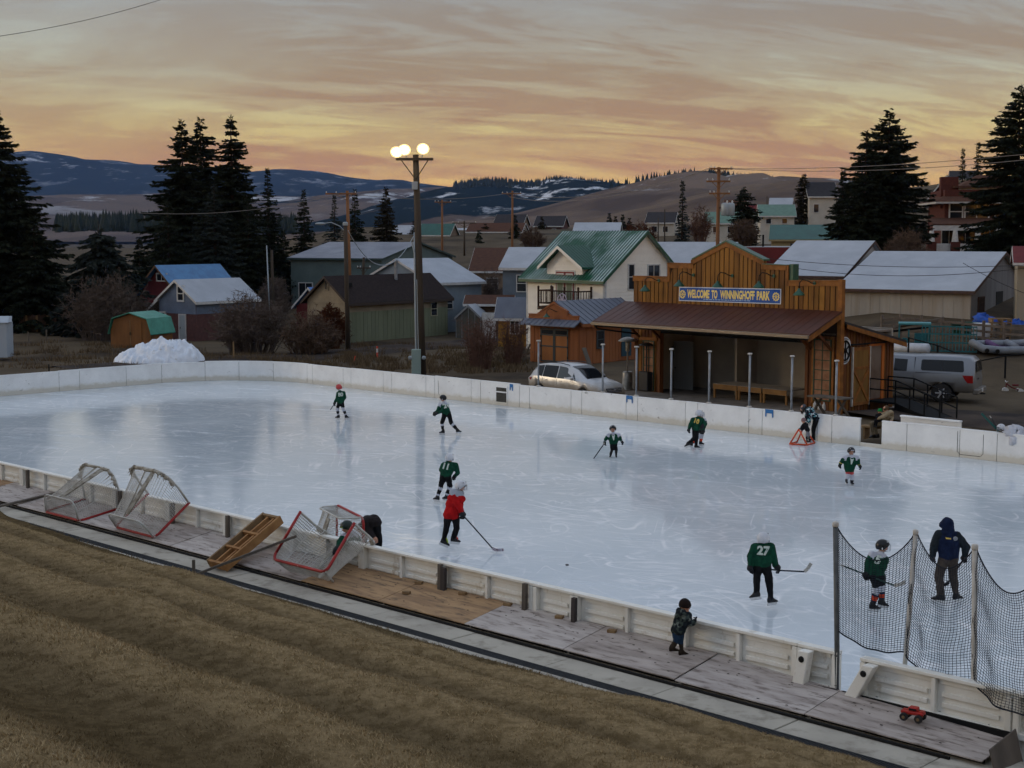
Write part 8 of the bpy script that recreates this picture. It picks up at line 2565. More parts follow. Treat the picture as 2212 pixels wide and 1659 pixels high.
def skate(parent,ank,toe_dir,S,mb_=None,lace=None,plain=False):
 """boot with ankle shaft, toe cap, white holder and steel blade; or a plain boot"""
 f=Vector((toe_dir.x,toe_dir.y,0)).normalized() if Vector((toe_dir.x,toe_dir.y,0)).length > .01 else Vector((0,-1,0))
 up=Vector((0,0,1))
 pitch=toe_dir.normalized().z
 pt=max(-.75,min(.5,pitch))
 fq=(f*math.sqrt(1 -pt*pt)+up*pt).normalized()
 sd=fq.cross(up).normalized();uq=sd.cross(fq)
 L_=.155*S
 mb=MB()
 def P(x,y,z):return ank+fq*x*S+sd*y*S+uq*z*S
 secs=[(-.045,.020,-.052,.012),(-.030,.028,-.058,.050),(.0,.030,-.058,.056),(.028,.029,-.058,.030),(.060,.029,-.058,-.008),(.090,.027,-.058,-.024),(.112,.018,-.056,-.036)]
 vs,fs=[],[]
 for (x,w,z0,z1) in secs:
  for k in range(8):
   a=2*PI*k/8
   vs.append(P(x,w*math.cos(a)*(1.0 if math.sin(a) < .5 else .85),(z0+z1)/2+(z1 -z0)/2*math.sin(a)))
 for i in range(len(secs) -1):
  for k in range(8):fs.append((i*8+k,i*8+(k+1) % 8,(i+1)*8+(k+1) % 8,(i+1)*8+k))
 fs.append(tuple(range(7,-1,-1)));fs.append(tuple((len(secs) -1)*8+k for k in range(8)))
 mb.add(vs,fs)
 o=mb.build('boot' if plain else 'skate',mb_ or m_boot,parent,smooth=True)
 if lace is not None:
  mb=MB()
  for k in range(4):
   x=.018+k*.016;z=.045 -k*.018
   mb.tube([P(x,-.022,z -.008),P(x+.004,0,z+.004),P(x,.022,z -.008)],.006*S,5)
  mb.tube([P(.012,0,.056),P(.07,0,-.008)],.010*S,5)
  mb.build('laces',lace,o)
 if not plain:
  mb=MB();mb.prism([P(-.052,-.013,-.056),P(.104,-.013,-.056),P(.092,-.010,-.084),P(-.045,-.010,-.084)],sd*.024*S);mb.build('blade_holder',m_holder,o)
  mb=MB();mb.prism([P(-.06,-.002,-.080),P(.105,-.002,-.080),P(.09,-.002,-.093),P(-.045,-.002,-.093)],sd*.004*S);mb.build('blade',m_blade,o)
 return o
def head_parts(caps,parent,hc,face,S,r,seg_skin):
 pass
def helmet(parent,hc,face,up,r,m,cage=True,stripe=None):
 x=face.cross(up).normalized();u=x.cross(face).normalized()
 M=Matrix((x,face,u)).transposed()
 mb=MB()
 nu,nv=20,10
 vs,fs=[],[]
 R0=r*1.24
 for i in range(nv+1):
  ph=PI*.66*i/nv
  for j in range(nu):
   a=2*PI*j/nu
   fr=max(0.0,math.sin(a))
   p_=min(ph,PI*.66 -fr**1.5*PI*.26)
   rad_=R0*(1+.035*math.cos(a*6)*math.sin(p_)**2)
   vs.append(hc+M @ Vector((rad_*.90*math.sin(p_)*math.cos(a),rad_*1.06*math.sin(p_)*math.sin(a),rad_*math.cos(p_)*.96)))
 for i in range(nv):
  for j in range(nu):fs.append((i*nu+j,(i+1)*nu+j,(i+1)*nu+(j+1) % nu,i*nu+(j+1) % nu))
 mb.add(vs,fs)
 o=mb.build('helmet',m,parent,smooth=True)
 sm=o.modifiers.new('solid','SOLIDIFY');sm.thickness=r*.10;sm.offset=1
 mb=MB()
 for sg in (-1,1):
  for k in range(3):
   a=.5+k*.45
   c=hc+M @ Vector((sg*R0*.50,R0*(.75 -k*.62),R0*(.76 -.1*k)))
   mb.box(c,(r*.12,r*.34,r*.10),M=M)
  mb.sphere(hc+M @ Vector((sg*R0*.93,0,-r*.30)),(r*.10,r*.22,r*.26),8,6)
 mb.build('vents',m_hb if m is not m_hb else m_holder,o)
 if stripe:
  mb=MB();mb.box(hc+M @ Vector((0,R0*.98,R0*.34)),(r*1.0,r*.16,r*.26),M=M);mb.build('front_stripe',stripe,o)
 if cage:
  mb=MB()
  for k in range(5):
   z=r*(.30 -k*.30)
   mb.tube([hc+M @ Vector((R0*.88*math.cos(a),R0*(1.02+.16*math.sin(a))*math.sin(a)+r*.02,z)) for a in np.linspace(.25,PI -.25,9)],r*.022,4)
  for k in (-2,-1,0,1,2):
   a=PI/2+k*.42
   mb.tube([hc+M @ Vector((R0*.88*math.cos(a),R0*(1.02+.16*math.sin(a))*math.sin(a)+r*.02,z)) for z in (r*.32,-r*.3,-r*.92)],r*.022,4)
  mb.build('face_cage',m_cage,o)
 mb=MB();mb.tube([hc+M @ Vector((sg,y,z)) for sg,y,z in ((-R0*.86,.0,-r*.3),(-r*.5,r*.55,-r*.95),(0,r*.7,-r*1.08),(r*.5,r*.55,-r*.95),(R0*.86,0,-r*.3))],r*.05,5);mb.build('chin_strap',m_hb,o)
 return o
def stick(label,pts,Ys,blade_pts=None,tapem=None,r=.014,shaft_m=None,group='hockey sticks'):
 """shaft points and blade points (picture position, distance)"""
 P=[D(x,y,Y) for (x,y),Y in zip(pts,Ys)]
 o=P[0].copy()
 t=thing('hockey_stick',label,'hockey stick',o,group=group)
 mb=MB()
 for a,b in zip(P[:-1],P[1:]):mb.beam(a -o,b -o,r*1.5,r*2)
 mb.build('shaft',shaft_m or m_stick,t)
 if blade_pts:
  Bp=[P[-1]]+[D(x,y,Y) for x,y,Y in blade_pts]
  mb=MB()
  for a,b in zip(Bp[:-1],Bp[1:]):mb.beam(a -o,b -o,.012,.07)
  mb.build('blade',tapem or m_tapew,t)
 mb=MB();mb.tube([P[0] -o,(P[0] -o).lerp(P[1] -o,.05+.06/max(.2,(P[1] -P[0]).length))],r*1.3,6);mb.build('grip_tape',m_tapew,t)
 return t
def person(label,k,o,J,top,legs,Sm,head_r=.070,facing=(0,-1),gz=0.0,foot_y=None,Y0=None,sleeve=None,yoke=None,glove=m_gl,helm=None,cage=True,stripe=None,
 foot='skate',bootm=None,lace=(None,None),number=None,numcol=None,hat=None,hair=None,bulk=1.0,hood=None,voxel=.014,emblem=None,hem=.0,look=None,collar=None,feet=True,pointing=False,name='person',stripes=None,backhood=False,armf=1.18,legf=1.16):
 """J: joints in close up picture units (x, y[, depth offset in m]); k, o: close up scale and origin"""
 ox,oy=o[0]*.54004,o[1]*.54004
 cv=lambda p:(ox+p[0]*k,oy+p[1]*k)
 if Y0 is None:
  fx,fy=cv(foot_y)
  Y0=G(fx,fy,gz).y
 W={}
 for n_,p in J.items():
  x,y=cv(p);W[n_]=D(x,y,Y0+(p[2] if len(p) > 2 else 0))
 fc=Vector((facing[0],facing[1],0)).normalized()
 base=Vector((W['pelvis'].x,W['pelvis'].y,gz))
 t=thing(name,label,'person',base,group=None)
 W={n_:p -base for n_,p in W.items()}
 S=Sm
 rt=Vector((fc.y,-fc.x,0))
 hipw=.048*S
 sgn=1 if (W['shB'] -W['shA']).dot(rt) > 0 else -1
 across=rt*sgn if abs((W['shB'] -W['shA']).dot(rt)) > .04*S else (W['shB'] -W['shA']).normalized()
 hA=W.get('hipA',W['pelvis'] -across*hipw);hB=W.get('hipB',W['pelvis']+across*hipw)
 b=bulk*1.07
 sl=sleeve or top
 tp=[(1.0,top)]
 tors=[(.82,top),(1.0,yoke)] if yoke else tp
 up=(W['neck'] -W['pelvis']).normalized()
 hemv=-up*(hem*S)
 caps=[(hA+hemv*.8,W['shA']+(W['neck'] -W['shA'])*.15 -up*.015*S,.068*S*b,.052*S*b,tors),(hB+hemv*.8,W['shB']+(W['neck'] -W['shB'])*.15 -up*.015*S,.068*S*b,.052*S*b,tors),
 (W['pelvis']+hemv+up*.03*S,W['neck'] -up*.035*S,.080*S*b,.062*S*b,tors),
 (W['shA']+(W['neck'] -W['shA'])*.2,W['shB']+(W['neck'] -W['shB'])*.2,.046*S*b,.046*S*b,[(1.0,yoke or top)])]
 mid=(W['pelvis']+W['neck'])/2
 for fr_ in (.35,.65):
  c0=W['pelvis'].lerp(W['neck'],fr_)
  caps.append((c0 -across*.055*S+fc*.012*S,c0+across*.055*S+fc*.012*S,.070*S*b,.070*S*b,[(1.0,yoke if (yoke and fr_ > .7) else top)]))
 for n_ in ('A','B'):
  caps.append((W['sh'+n_],W['el'+n_],.046*S*b*armf,.038*S*b*armf,[(1.0,sl)] if not yoke else [(.22,yoke),(1.0,sl)]))
  wseg=[(1.0,sl)] if stripes is None else [(.62,sl),(.78,stripes),(1.0,sl)]
  caps.append((W['el'+n_],W['wr'+n_],.038*S*b*armf,.030*S*b*armf,wseg))
  h_=hA if n_ == 'A' else hB
  caps.append((h_,W['kn'+n_],.062*S*legf,.046*S*legf,legs[0]))
  caps.append((W['kn'+n_],W['an'+n_],.046*S*legf,.034*S*legf,legs[1]))
 lk=Vector((look[0],look[1],look[2] if len(look) > 2 else 0)).normalized() if look else fc
 hc=W['head'];r=head_r*S
 caps.append((W['neck'] -up*.02*S,hc -Vector((0,0,r*.3)),.034*S,.034*S,[(1.0,collar or m_skin)]))
 caps.append((hc+Vector((0,0,r*.22)),hc -Vector((0,0,r*.38))+lk*r*.10,r*.86,r*.68,[(1.0,hood or m_skin)]))
 if hood is None:
  caps.append((hc+lk*r*.80 -Vector((0,0,r*.02)),hc+lk*r*1.0 -Vector((0,0,r*.24)),r*.10,r*.14,[(1.0,m_skin)]))
  xs_=lk.cross(Vector((0,0,1))).normalized()
  for s_ in (-1,1):
   caps.append((hc+xs_*s_*r*.84 -Vector((0,0,r*.05)),hc+xs_*s_*r*.86 -Vector((0,0,r*.25)),r*.14,r*.12,[(1.0,m_skin)]))
 else:
  caps.append((hc -lk*r*.35+Vector((0,0,r*.15)),W['neck'] -lk*r*.5,r*.95,r*.85,[(1.0,hood)]))
  caps.append((hc+Vector((0,0,r*.3)),hc+lk*r*.45+Vector((0,0,r*.1)),r*.98,r*.80,[(1.0,hood)]))
 if backhood:
  q_=W['neck'] -fc*.055*S
  caps.append((q_ -across*.05*S,q_+across*.05*S -up*.01*S,.055*S,.055*S,[(1.0,top)]))
  caps.append((q_ -up*.05*S -across*.02*S,q_ -up*.05*S+across*.02*S,.05*S,.05*S,[(1.0,top)]))
 body=remesh_body('body',caps,.013 if Y0 < 36 else .019,t,Sm*7+label.__len__())
 if hood is None:
  mb=MB();xs_=lk.cross(Vector((0,0,1))).normalized()
  for s_ in (-1,1):mb.sphere(hc+lk*r*.76+xs_*s_*r*.32+Vector((0,0,r*.06)),r*.10,8,6)
  mb.build('eyes',m_eye,t)
  mb=MB();mb.box(hc+lk*r*.80 -Vector((0,0,r*.50)),(r*.42,r*.14,r*.09),rz=math.atan2(xs_.y,xs_.x));mb.build('mouth',mat('lips',srgb(150,86,78),rough=.6),t)
 if helm:helmet(t,hc+Vector((0,0,r*.08)),lk,Vector((0,0,1)),r,helm,cage,stripe)
 if hat:
  mb=MB();x=lk.cross(Vector((0,0,1))).normalized()
  M=Matrix((x,lk,Vector((0,0,1)))).transposed()
  mb.sphere(hc+Vector((0,0,r*.14)) -lk*r*.06,(r*.96,r*1.0,r*1.04),14,9,M,0,.62)
  mb.lathe([(r*.93,-.0),(r*.99,r*.04),(r*.99,r*.24),(r*.95,r*.28)],hc+Vector((0,0,-r*.06)) -lk*r*.04,16)
  h_=mb.build('hat',hat,t,smooth=True)
  if name == 'child_pompom':pass
 if hair:
  mb=MB()
  for s_ in (-1,1):
   x=lk.cross(Vector((0,0,1))).normalized()
   p=hc+x*s_*r*.7
   mb.tube([p+Vector((0,0,r*.3)),p+lk*r*.2 -Vector((0,0,r*.8)),p+lk*r*.5 -Vector((0,0,r*1.9))],[r*.4,r*.42,r*.14],7)
  mb.sphere(hc -lk*r*.3,(r*.98,r*.98,r*1.05),12,8)
  mb.build('hair',hair,t,smooth=True)
 for n_ in ('A','B'):
  hd=W.get('ha'+n_)
  d=(hd -W['wr'+n_]) if hd is not None else (W['wr'+n_] -W['el'+n_])
  if d.length < .01:d=W['wr'+n_] -W['el'+n_]
  hand_mesh(t,W['wr'+n_] -d.normalized()*.012*S,d,S,glove or m_skin,'glove' if glove else 'hand',1.45 if glove is m_gl else 1.1,point=pointing)
 if feet:
  for i,n_ in enumerate(('A','B')):
   an=W['an'+n_]
   td=W['to'+n_] -an if ('to'+n_) in W else fc*.1
   if abs(td.x)+abs(td.y) < .02:td=td+fc*.1
   horiz=Vector((td.x,td.y,0))
   dirv=(horiz.normalized()+fc*.6+Vector((0,0,0))).normalized()
   dirv=Vector((dirv.x,dirv.y,max(-.7,min(.3,(td.z+.055*S)/(.11*S)))*(1 if (an.z > .30*S*.5) else .0)))
   skate(t,an,dirv,S,bootm if not isinstance(bootm,tuple) else bootm[i],lace[i],plain=(foot != 'skate'))
 def decal(mesh,centre,nrm,upv,size,m,nm):
  bm_=BVHTree.FromPolygons([v.co.copy() for v in body.data.vertices],[tuple(p.vertices) for p in body.data.polygons])
  xs2=upv.cross(nrm).normalized();us=nrm.cross(xs2)
  co=[v.co.copy() for v in mesh.vertices]
  mnx,mxx=min(c.x for c in co),max(c.x for c in co);mny,mxy=min(c.y for c in co),max(c.y for c in co)
  sc=size/(mxy -mny)
  for v in mesh.vertices:
   p=centre+xs2*(v.co.x -(mnx+mxx)/2)*sc+us*(v.co.y -(mny+mxy)/2)*sc+nrm*.5
   h=bm_.ray_cast(p,-nrm)
   v.co=(h[0]+nrm*.012) if h[0] is not None else (p -nrm*.38)
  mesh.materials.clear();mesh.materials.append(m);mesh.update()
  link(nm,mesh,t)
 if number:
  ctr=W['pelvis'].lerp(W['neck'],.70)
  nr=Vector((-fc.x,-fc.y,0)) if True else None
  if isinstance(number,tuple):
   number,nx_,ny_=number;nr=Vector((nx_,ny_,0)).normalized()
  me=text_mesh(number,1.0,bold=.045)
  bm2=bmesh.new();bm2.from_mesh(me);bmesh.ops.triangulate(bm2,faces=bm2.faces);bmesh.ops.subdivide_edges(bm2,edges=[e for e in bm2.edges if e.calc_length() > .12],cuts=2);bm2.to_mesh(me);bm2.free()
  decal(me,ctr,nr,up,.125*S,numcol or m_num,'number')
 if emblem:
  mbq=MB()
  if emblem == 'skull':
   pts=[(-.10,.32),(.10,.32),(.28,.46),(.22,.20),(.16,-.05),(.09,-.42),(0,-.5),(-.09,-.42),(-.16,-.05),(-.22,.20),(-.28,.46)]
   mbq.add([(x,y,0) for x,y in pts],[(0,1,4,8),(1,2,3,4),(0,8,9,10),(8,4,5,7),(7,5,6)])
   me=mbq.mesh('e',m_num);nm='emblem';mm=m_num;nr=fc;ctr=W['pelvis'].lerp(W['neck'],.55);sz=.17*S
  else:
   mbq.add([(x*.9 -.9,y,0) for x,y in ((-.6,.22),(.5,.0),(.5,-.28),(-.6,-.08))],[(0,3,2,1)])
   me=mbq.mesh('e',m_gold);nm='chest_print';mm=m_gold;nr=-fc;ctr=W['pelvis'].lerp(W['neck'],.74) -across*.03*S;sz=.030*S
   mbd=MB();mbd.add([(math.cos(a)*.5,math.sin(a)*.5,0) for a in np.linspace(0,2*PI,16,endpoint=False)],[tuple(range(16))])
   decal(mbd.mesh('disc',m_galv),W['pelvis'].lerp(W['neck'],.72)+across*.055*S,nr,up,.052*S,MATS['galvanised_post'],'round_emblem')
  decal(me,ctr,nr,up,sz,mm,nm)
 return t,W,base
K6,O6=.1416,(1300,1510);K7,O7=.12695,(2340,1620);K8,O8=.12369,(3120,1580)
K3,O3=.14979,(1680,1780);K1,O1=.13023,(2980,2080);K2,O2=.14648,(3360,2040);K4,O4=.12695,(1060,1990);K5,O5=.09443,(2600,2370)
def cvp(o,k,x,y):return (o[0]*.54004+x*k,o[1]*.54004+y*k)
short_sock=([(.80,m_bk),(1.0,m_wh)],[(.25,m_wh),(.30,m_wh),(.66,m_bk),(.84,m_wh),(1.0,m_boot)])
long_bk=([(1.0,m_bk)],[(1.0,m_bk)])
person('skater in red helmet and green jersey near the far boards',K6,O6,dict(head=(212,152),neck=(226,205),pelvis=(238,375),shA=(196,240),shB=(286,232),elA=(180,310),wrA=(152,378),haA=(138,410),elB=(304,310,.10),wrB=(268,350,.22),
 knA=(188,480),anA=(205,588),toA=(160,620),knB=(278,480),anB=(322,588),toB=(350,625)),m_gr,short_sock,1.32,head_r=.078,facing=(-.55,.6),foot_y=(230,640),helm=m_hr,number=('80',.35,-1),collar=m_wh,bulk=1.02)
Y_=G(*cvp(O6,K6,230,640)).y
stick('short stick held by the skater in the red helmet',[cvp(O6,K6,170,360),cvp(O6,K6,138,410),cvp(O6,K6,85,490)],[Y_+.05,Y_,Y_ -.2])
person('skater in black helmet striding left in green jersey with white shoulders',K6,O6,dict(head=(1800,318),neck=(1815,368),pelvis=(1858,555),shA=(1752,415),shB=(1862,410),elA=(1722,505),wrA=(1695,530),haA=(1650,552),elB=(1775,520,-.12),wrB=(1715,540,-.12),haB=(1670,560,-.1),
 knA=(1785,690),anA=(1802,815),toA=(1750,850),knB=(1925,690),anB=(2022,800),toB=(2050,855)),m_gr,([(1,m_bk)],[(.12,m_bk),(.38,m_wh),(.75,m_bk),(1.0,m_boot)]),1.42,head_r=.072,facing=(-1,.15),foot_y=(1800,868),helm=m_hb,yoke=m_wh,number=('24',.6,-.9),bulk=.98)
person('small skater facing the camera with a long stick',K7,O7,dict(head=(474,408),neck=(476,472),pelvis=(488,640),shA=(392,520),shB=(578,518),elA=(352,585),wrA=(337,628),haA=(334,655),elB=(605,585),wrB=(625,618),haB=(638,640),
 knA=(458,760),anA=(436,850),toA=(418,880,-.1),knB=(530,760),anB=(530,850),toB=(534,880,-.1)),m_gr,([(1,m_bk)],[(1.0,m_boot)]),1.12,head_r=.088,facing=(0,-1),foot_y=(490,890),helm=m_hb,cage=False,yoke=m_wh,emblem='skull',bulk=1.08,stripes=m_wh)
Y_=G(*cvp(O7,K7,490,890)).y
stick('long black stick held out by the small skater facing the camera',[cvp(O7,K7,345,630),cvp(O7,K7,118,955)],[Y_ -.02,Y_ -.35],[(cvp(O7,K7,110,972)[0],cvp(O7,K7,110,972)[1],Y_ -.42)],m_stick)
person('skater in white helmet and green jersey pushing off to the right',K7,O7,dict(head=(1938,150),neck=(1935,210),pelvis=(1882,405),shA=(1838,250),shB=(1985,245),elA=(1795,325),wrA=(1772,400),elB=(2035,300),wrB=(2005,345,-.1),
 knA=(1862,560),anA=(1748,655),toA=(1725,715),knB=(1900,560),anB=(1890,690),toB=(1950,725)),m_gr,([(1,m_bk)],[(.9,m_bk),(1,m_boot)]),1.38,head_r=.076,facing=(.85,.4),foot_y=(1890,758),helm=m_hw,number=('10',-.4,-1),numcol=m_gold,bulk=1.04)
person('second skater just behind the white helmeted one, with orange striped socks',K7,O7,dict(head=(1972,170),neck=(1965,222),pelvis=(1978,400),shA=(1905,262),shB=(2035,258),elA=(1900,340),wrA=(1930,410),elB=(2055,320),wrB=(2015,420,-.1),
 knA=(1950,520),anA=(1810,660),toA=(1770,700),knB=(1985,520),anB=(1965,635),toB=(2010,665)),m_gr,([(.7,m_bk),(1,m_wh)],[(.45,m_wh),(.8,m_or),(1,m_boot)]),1.30,head_r=.076,facing=(.85,.3),Y0=G(*cvp(O7,K7,1970,690)).y,helm=m_hw,yoke=m_wh)
person('child in green jersey skating towards the camera below the gate',K8,O8,dict(head=(1243,985),neck=(1243,1050),pelvis=(1215,1275),shA=(1120,1095),shB=(1350,1095),elA=(1085,1155),wrA=(1052,1205),haA=(1040,1240),elB=(1365,1180),wrB=(1388,1228),haB=(1408,1265),
 knA=(1182,1400),anA=(1160,1495),toA=(1166,1545,-.1),knB=(1258,1410),anB=(1252,1515),toB=(1290,1570,-.1)),m_gr,([(.5,m_gr),(.8,m_hr),(1,m_wh)],[(.72,m_wh),(1.0,m_boot)]),1.16,head_r=.086,facing=(.1,-1),foot_y=(1240,1575),helm=m_hb,cage=False,stripe=m_wh,yoke=m_wh,emblem='skull',bulk=1.12,hem=.05,stripes=m_gold)
person('skater in white helmet gliding away in front of the red jersey',K3,O3,dict(head=(425,190),neck=(412,245),pelvis=(372,425),shA=(345,285),shB=(515,290),elA=(305,360,.1),wrA=(330,420,.25),elB=(545,400),wrB=(510,440,.12),
 knA=(305,590),anA=(252,750),toA=(215,800),knB=(432,590),anB=(385,740),toB=(370,790)),m_gr,([(1,m_bk)],[(.10,m_bk),(.34,m_wh),(.72,m_bk),(.86,m_wh),(1,m_boot)]),1.40,head_r=.073,facing=(.45,.9),foot_y=(300,830),helm=m_hw,yoke=None,number='11',bulk=1.02)
tr,Wr,br_=person('skater in red jersey and white helmet carrying a stick',K3,O3,dict(head=(590,600),neck=(545,665),pelvis=(455,965),shA=(478,690),shB=(585,700),hipA=(415,985),hipB=(510,985),elA=(540,860,-.12),wrA=(588,955,-.12),haA=(606,1010,-.10),elB=(560,860,.12),wrB=(600,960,.10),haB=(612,1000,.05),
 knA=(375,1215),anA=(345,1370),toA=(405,1460),knB=(530,1200),anB=(485,1340),toB=(580,1400)),m_rd,long_bk,1.58,head_r=.068,facing=(1,-.15),foot_y=(400,1512),helm=m_hw,yoke=mat('grey_yoke',srgb(160,166,176),rough=.85),bulk=1.12,hem=.035,look=(.95,-.45),lace=(mat('lime_lace',srgb(176,200,60),rough=.6),mat('red_lace',srgb(196,60,44),rough=.6)),legf=1.1)
Y_=G(*cvp(O3,K3,400,1512)).y
stick('long stick of the skater in the red jersey, blade flat on the ice',[cvp(O3,K3,575,960),cvp(O3,K3,1045,1490)],[Y_ -.1,Y_ -.25],[(*cvp(O3,K3,1090,1515),Y_ -.30),(*cvp(O3,K3,1205,1512),Y_ -.30)],mat('stick_print',srgb(96,60,74),srgb(170,166,176),scale=30,rough=.6,lo=.45,hi=.5))
person('skater number 27 in white helmet and green jersey seen from behind',K1,O1,dict(head=(302,318),neck=(308,395),pelvis=(282,715),shA=(165,450),shB=(425,450),elA=(88,615),wrA=(92,745),haA=(82,815),elB=(478,620),wrB=(505,745),haB=(560,815),
 knA=(195,1000),anA=(188,1205),toA=(155,1310),knB=(405,1040),anB=(425,1300),toB=(545,1390)),m_gr,long_bk,1.55,head_r=.070,facing=(.25,1),foot_y=(430,1462),helm=m_hw,number=('27',-.1,-1),bulk=1.03,collar=m_wh,legf=1.12,look=(.5,.9))
Y_=G(*cvp(O1,K1,430,1462)).y
stick('stick of skater number 27 pointing right with a taped blade',[cvp(O1,K1,40,720),cvp(O1,K1,420,822),cvp(O1,K1,620,838),cvp(O1,K1,985,856)],[Y_+.1,Y_+.15,Y_+.02,Y_ -.1],[(*cvp(O1,K1,1040,810),Y_ -.1),(*cvp(O1,K1,1098,718),Y_ -.1)])
person('skater in black helmet behind the safety net with orange striped socks',K2,O2,dict(head=(630,535),neck=(605,625),pelvis=(525,930),shA=(478,665),shB=(630,690),elA=(402,785),wrA=(392,915),haA=(390,965),elB=(615,850),wrB=(630,970),haB=(640,1030),
 knA=(545,1150),anA=(478,1400),toA=(575,1490),knB=(610,1120),anB=(615,1345),toB=(725,1420)),m_gr,([(.92,m_bk),(1,m_wh)],[(.36,m_wh),(.48,m_nv),(.72,m_or),(.80,m_nv),(1,m_boot)]),1.42,head_r=.074,facing=(.95,-.1),foot_y=(500,1532),helm=m_hb,yoke=m_wh,number=('5',-.5,-1),bulk=1.0,look=(.9,-.3))
Y_=G(*cvp(O2,K2,500,1532)).y
stick('stick of the skater behind the net, held level at the knees',[cvp(O2,K2,10,810),cvp(O2,K2,390,955),cvp(O2,K2,660,1062),cvp(O2,K2,800,1112)],[Y_+.3,Y_,Y_ -.15,Y_ -.25],[(*cvp(O2,K2,880,1100),Y_ -.3),(*cvp(O2,K2,965,1060),Y_ -.3)],shaft_m=mat('stick_green',srgb(28,60,54),rough=.4))
person('man in navy hooded jacket standing with a stick behind the net',K2,O2,dict(head=(1565,215),neck=(1580,305),pelvis=(1608,670),shA=(1455,365),shB=(1725,390),elA=(1385,525),wrA=(1368,665),haA=(1358,720),elB=(1860,545),wrB=(1838,670),haB=(1832,720),
 knA=(1455,975),anA=(1490,1262),toA=(1355,1320),knB=(1665,965),anB=(1712,1250),toB=(1740,1300)),m_nv,([(1,m_gp)],[(.93,m_gp),(1,m_boot)]),1.78,head_r=.068,facing=(-.25,1),foot_y=(1450,1348),sleeve=m_nvd,hood=m_nv,glove=mat('work_glove',srgb(44,40,42),rough=.8),bulk=1.05,emblem='print',foot='boot',look=(-.8,.5,-.3))
Y_=G(*cvp(O2,K2,1450,1348)).y
stick('short stick in the right hand of the man in the navy hood',[cvp(O2,K2,1850,680),cvp(O2,K2,1735,860),cvp(O2,K2,1605,1060)],[Y_ -.02,Y_+.1,Y_+.25],[(*cvp(O2,K2,1560,1105),Y_+.28),(*cvp(O2,K2,1515,1100),Y_+.3)],m_stick)
p_b=G(*cvp(O5,K5,700,1470),.40)
person('small boy in camouflage jacket and boots leaning on the near boards',K5,O5,dict(head=(805,300),neck=(780,430),pelvis=(640,860),shA=(650,520),shB=(860,520),elA=(800,720,.25),wrA=(930,690,.3),haA=(960,650,.3),elB=(930,700,-.05),wrB=(1000,690),haB=(1035,620),
 knA=(605,1095),anA=(505,1265),toA=(615,1400),knB=(712,1115),anB=(722,1350),toB=(880,1390)),m_camo,([(1,m_jn)],[(.25,m_jn),(1,m_br)]),1.12,head_r=.098,facing=(.8,.55),Y0=p_b.y,gz=.40,hat=m_hat,foot='boot',bootm=m_br,glove=mat('wool_glove',srgb(34,36,40),rough=.9),bulk=1.12,look=(.75,.6,-.1),pointing=True,backhood=True,collar=m_camo,legf=1.1)
yb10=G(750,ytop(750),1.0).y
person('boy in dark green helmet reaching a stick over the near boards',K4,O4,dict(head=(1390,500),neck=(1440,590,.1),pelvis=(1560,820,.55),shA=(1330,680),shB=(1530,630,.25),elA=(1275,760,-.15),wrA=(1230,860,-.35),haA=(1205,895,-.4),elB=(1400,790,0),wrB=(1290,850,-.25),haB=(1245,900,-.35),
 knA=(1530,1060,.65),anA=(1540,1300,.75),knB=(1620,1060,.75),anB=(1640,1300,.85)),m_gr,long_bk,1.42,head_r=.075,facing=(-.75,-.65),Y0=yb10+.1,helm=m_hg,cage=False,stripe=mat('lime_stripe',srgb(120,150,60),rough=.5),yoke=m_wh,look=(-.7,-.6,-.35))
stick('stick with white blade reaching down into the leaning goal',[cvp(O4,K4,1290,800),cvp(O4,K4,1240,900),cvp(O4,K4,1050,1265)],[yb10 -.1,yb10 -.25,yb10 -1.2],[(*cvp(O4,K4,980,1310),yb10 -1.3),(*cvp(O4,K4,910,1355),yb10 -1.4)])
person('person in black bent double over the goal on the ice',K4,O4,dict(head=(1640,520),neck=(1690,430),pelvis=(1890,400),shA=(1700,450,-.1),shB=(1720,400,.15),elA=(1780,600,-.2),wrA=(1850,680,-.3),elB=(1700,600,.2),wrB=(1690,720,.2),
 hipA=(1880,420,-.08),hipB=(1890,420,.10),knA=(1935,680,-.1),anA=(1930,1080,-.05),knB=(1920,690,.15),anB=(1900,1080,.15)),cloth('black_coat',srgb(44,38,38),srgb(32,28,28)),long_bk,1.70,head_r=.066,facing=(-1,-.2),Y0=33.4,glove=None,hat=m_hat,bulk=1.15,legf=1.1)
yw=G(*cvp(O8,K8,600,800)).y
person('woman in patterned jacket and grey beanie bending over a toddler',K8,O8,dict(head=(405,225),neck=(465,245),pelvis=(625,395),shA=(500,270,-.1),shB=(540,245,.15),elA=(495,360,-.12),wrA=(510,470,-.12),haA=(512,500,-.1),elB=(470,350,.2),wrB=(470,460,.2),
 knA=(585,590,-.05),anA=(585,750,0),knB=(630,580,.15),anB=(635,755,.15)),m_plaid,long_bk,1.62,head_r=.066,facing=(-1,-.1),Y0=yw,hat=m_gyh,hair=m_hair,glove=mat('white_mitten',srgb(190,188,184),rough=.9),bulk=1.05,look=(-.9,-.1,-.45),bootm=m_boot)
yt=G(*cvp(O8,K8,500,862)).y
person('toddler in dark coat and pale trousers leaning on the orange skating frame',K8,O8,dict(head=(410,445),neck=(435,492),pelvis=(480,610),shA=(400,525),shB=(470,520,.1),elA=(375,560),wrA=(370,590),elB=(420,580,.12),wrB=(395,605,.15),
 knA=(465,700),anA=(470,800),knB=(505,700,.1),anB=(515,800,.1)),cloth('toddler_coat',srgb(30,30,34)),([(1,cloth('grey_snowpants',srgb(140,144,150)))],[(.2,MATS['cloth_grey_snowpants']),(1,m_camo)]),.86,head_r=.105,facing=(-1,-.2),Y0=yt,hat=m_pk,glove=MATS['work_glove'],bulk=1.2,legf=1.15)
